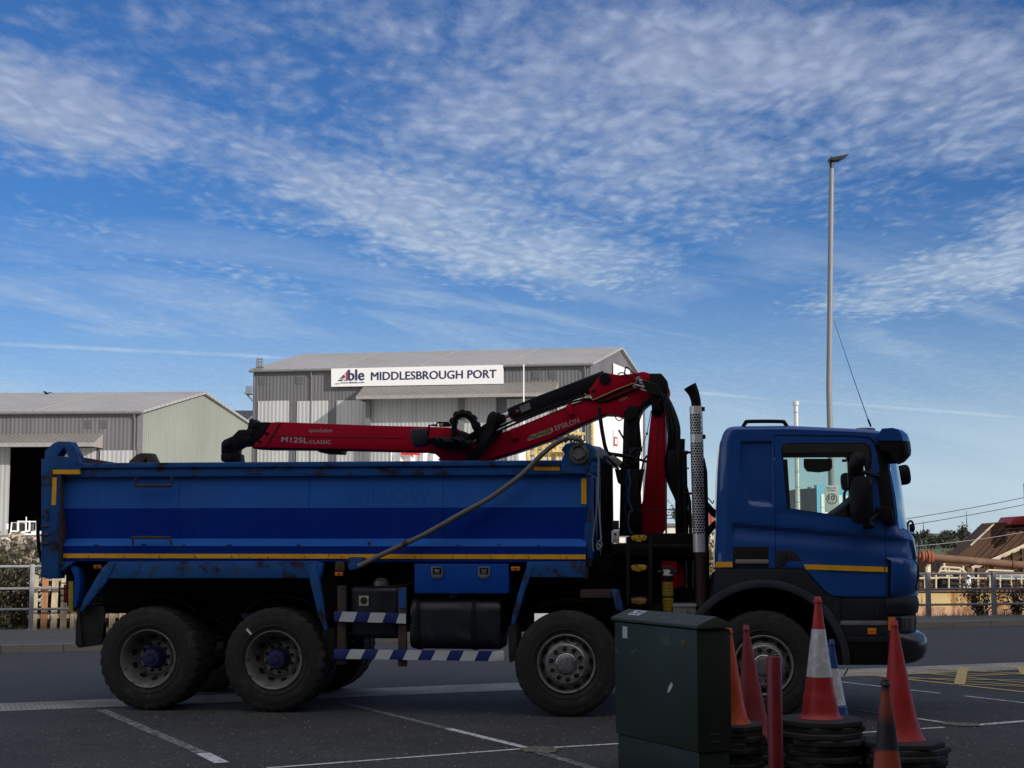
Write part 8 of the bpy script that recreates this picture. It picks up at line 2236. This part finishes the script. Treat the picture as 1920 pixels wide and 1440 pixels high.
# red and white tall cone on a high stack of bases
Yd = 11.3; p = W(1539, 1400, Yd); z0 = zc(1346, Yd); Hh = W(1539, 1119, Yd).z - z0 - .048
cone('tall red cone with wide white reflective sleeve, on the highest stack of bases', (p.x, p.y, z0), Hh, .135, .024,
     [(0, .36, m_cred2), (.36, .775, m_refl), (.775, 1, m_cred2)], .315, 3)
stack(1541, Yd, z0, 11, .31, 5, 'tall red and white cone', 'nested cones under the red and white cone', offs=.022)
# orange cone partly behind the cabinet
Yd = 11.45; p = W(1370, 1400, Yd); z0 = zc(1355, Yd); Hh = W(1370, 1176, Yd).z - z0 - .048
cone('plain orange cone half hidden behind the green cabinet', (p.x, p.y, z0), Hh, .128, .022, [(0, 1, m_cora)], .25, 4)
stack(1372, Yd, z0, 8, .245, 8, 'plain orange cone', 'nested cones under the orange cone', offs=.015)
# dull red cone leaning left, between the orange one and the post
Yd = 12.2; p = W(1413, 1400, Yd); z0 = zc(1378, Yd); Hh = W(1403, 1172, Yd).z - z0 - .048
cone('dull red cone leaning left between the orange cone and the red bollard', (p.x, p.y, z0), Hh, .135, .022, [(0, 1, m_cmar)], .27, 6, tilt=(-.045, 0))
stack(1413, Yd, z0, 4, .26, 11, 'leaning dull red cone', 'nested cones under the dull red cone', offs=.01)
# blue and white cone behind
Yd = 12.3; p = W(1563, 1400, Yd); z0 = zc(1352, Yd); Hh = W(1563, 1201, Yd).z - z0 - .04
cone('blue cone with white sleeve standing behind the tall red and white cone', (p.x, p.y, z0), Hh, .125, .022, [(0, .22, m_cblu), (.22, .70, m_refl), (.70, 1, m_cblu)], .24, 7)
stack(1563, Yd, z0, 6, .24, 14, 'blue and white cone', 'nested cones under the blue cone', offs=.01)
# plain red cone at the right
Yd = 11.2; p = W(1690, 1400, Yd); z0 = zc(1386, Yd); Hh = W(1682, 1163, Yd).z - z0 - .048
cone('plain bright red cone on the rightmost stack of bases, in front of the headlamp', (p.x, p.y, z0), Hh, .145, .024, [(0, 1, m_cred2)], .32, 9, tilt=(-.03, 0))
stack(1692, Yd, z0, 6, .315, 17, 'bright red cone', 'nested cones under the bright red cone', offs=.015)
# soiled orange cone in front
Yd = 9.9; p = W(1663, 1400, Yd); z0 = .075; Hh = W(1661, 1274, Yd).z - z0 - .045
root = cone('grimy orange cone with a black band, in front of the bright red cone', (p.x, p.y, z0), Hh, .118, .026, [(0, 1, m_burn)], .24, 10)
root.children[0].data.materials[0] = m_base
mb = MB(); mb.lathe([(0, .150), (.03, .148), (.10, .126), (.105, .118)], Matrix.Rotation(R(90), 4, 'X'), 32); mb.build('cone_skirt', m_base, root)
# red bollard
Yd = 10.5; p = W(1454, 1400, Yd)
bo = thing('bollard', 'slim dark red cylindrical bollard between the cabinet and the tall cone', 'bollard', (p.x, p.y, 0))
zt = W(1454, 1231, Yd).z
m_bol = pmat('bollard_red', (0.17, 0.008, 0.014), 0.4, var=.10, vs=6, dirt=((.06, .01, .01), .12, 8))
mb = MB(); mb.tube([(0, 0, 0), (0, 0, zt - .008), (0, 0, zt)], [.0525, .0525, .049], 32); mb.build('post', m_bol, bo)
mb = MB(); mb.tube([(0, 0, .012), (0, 0, .03)], .07, 24); mb.build('collar', m_base, bo)
# litter of small stones on the tarmac
mb = MB(); rnd = random.Random(44)
for i in range(700):
    px, py = rnd.uniform(-20, 1940), 1335 + 110 * rnd.random() ** .7
    P = G(px, py); s_ = rnd.uniform(.003, .009)
    M = Matrix.Translation((P.x, P.y, .010)) @ Matrix.Rotation(rnd.uniform(0, 6), 4, 'Z'); mb.box(-s_, s_, -s_ * .7, s_ * .7, -.001, s_ * .7, M)
tag(mb.build('grit', pmat('grit_pale', (.28, .27, .25), .9, var=.3), weld=False, smooth=0), kind='stuff')
bpy.context.view_layer.update()
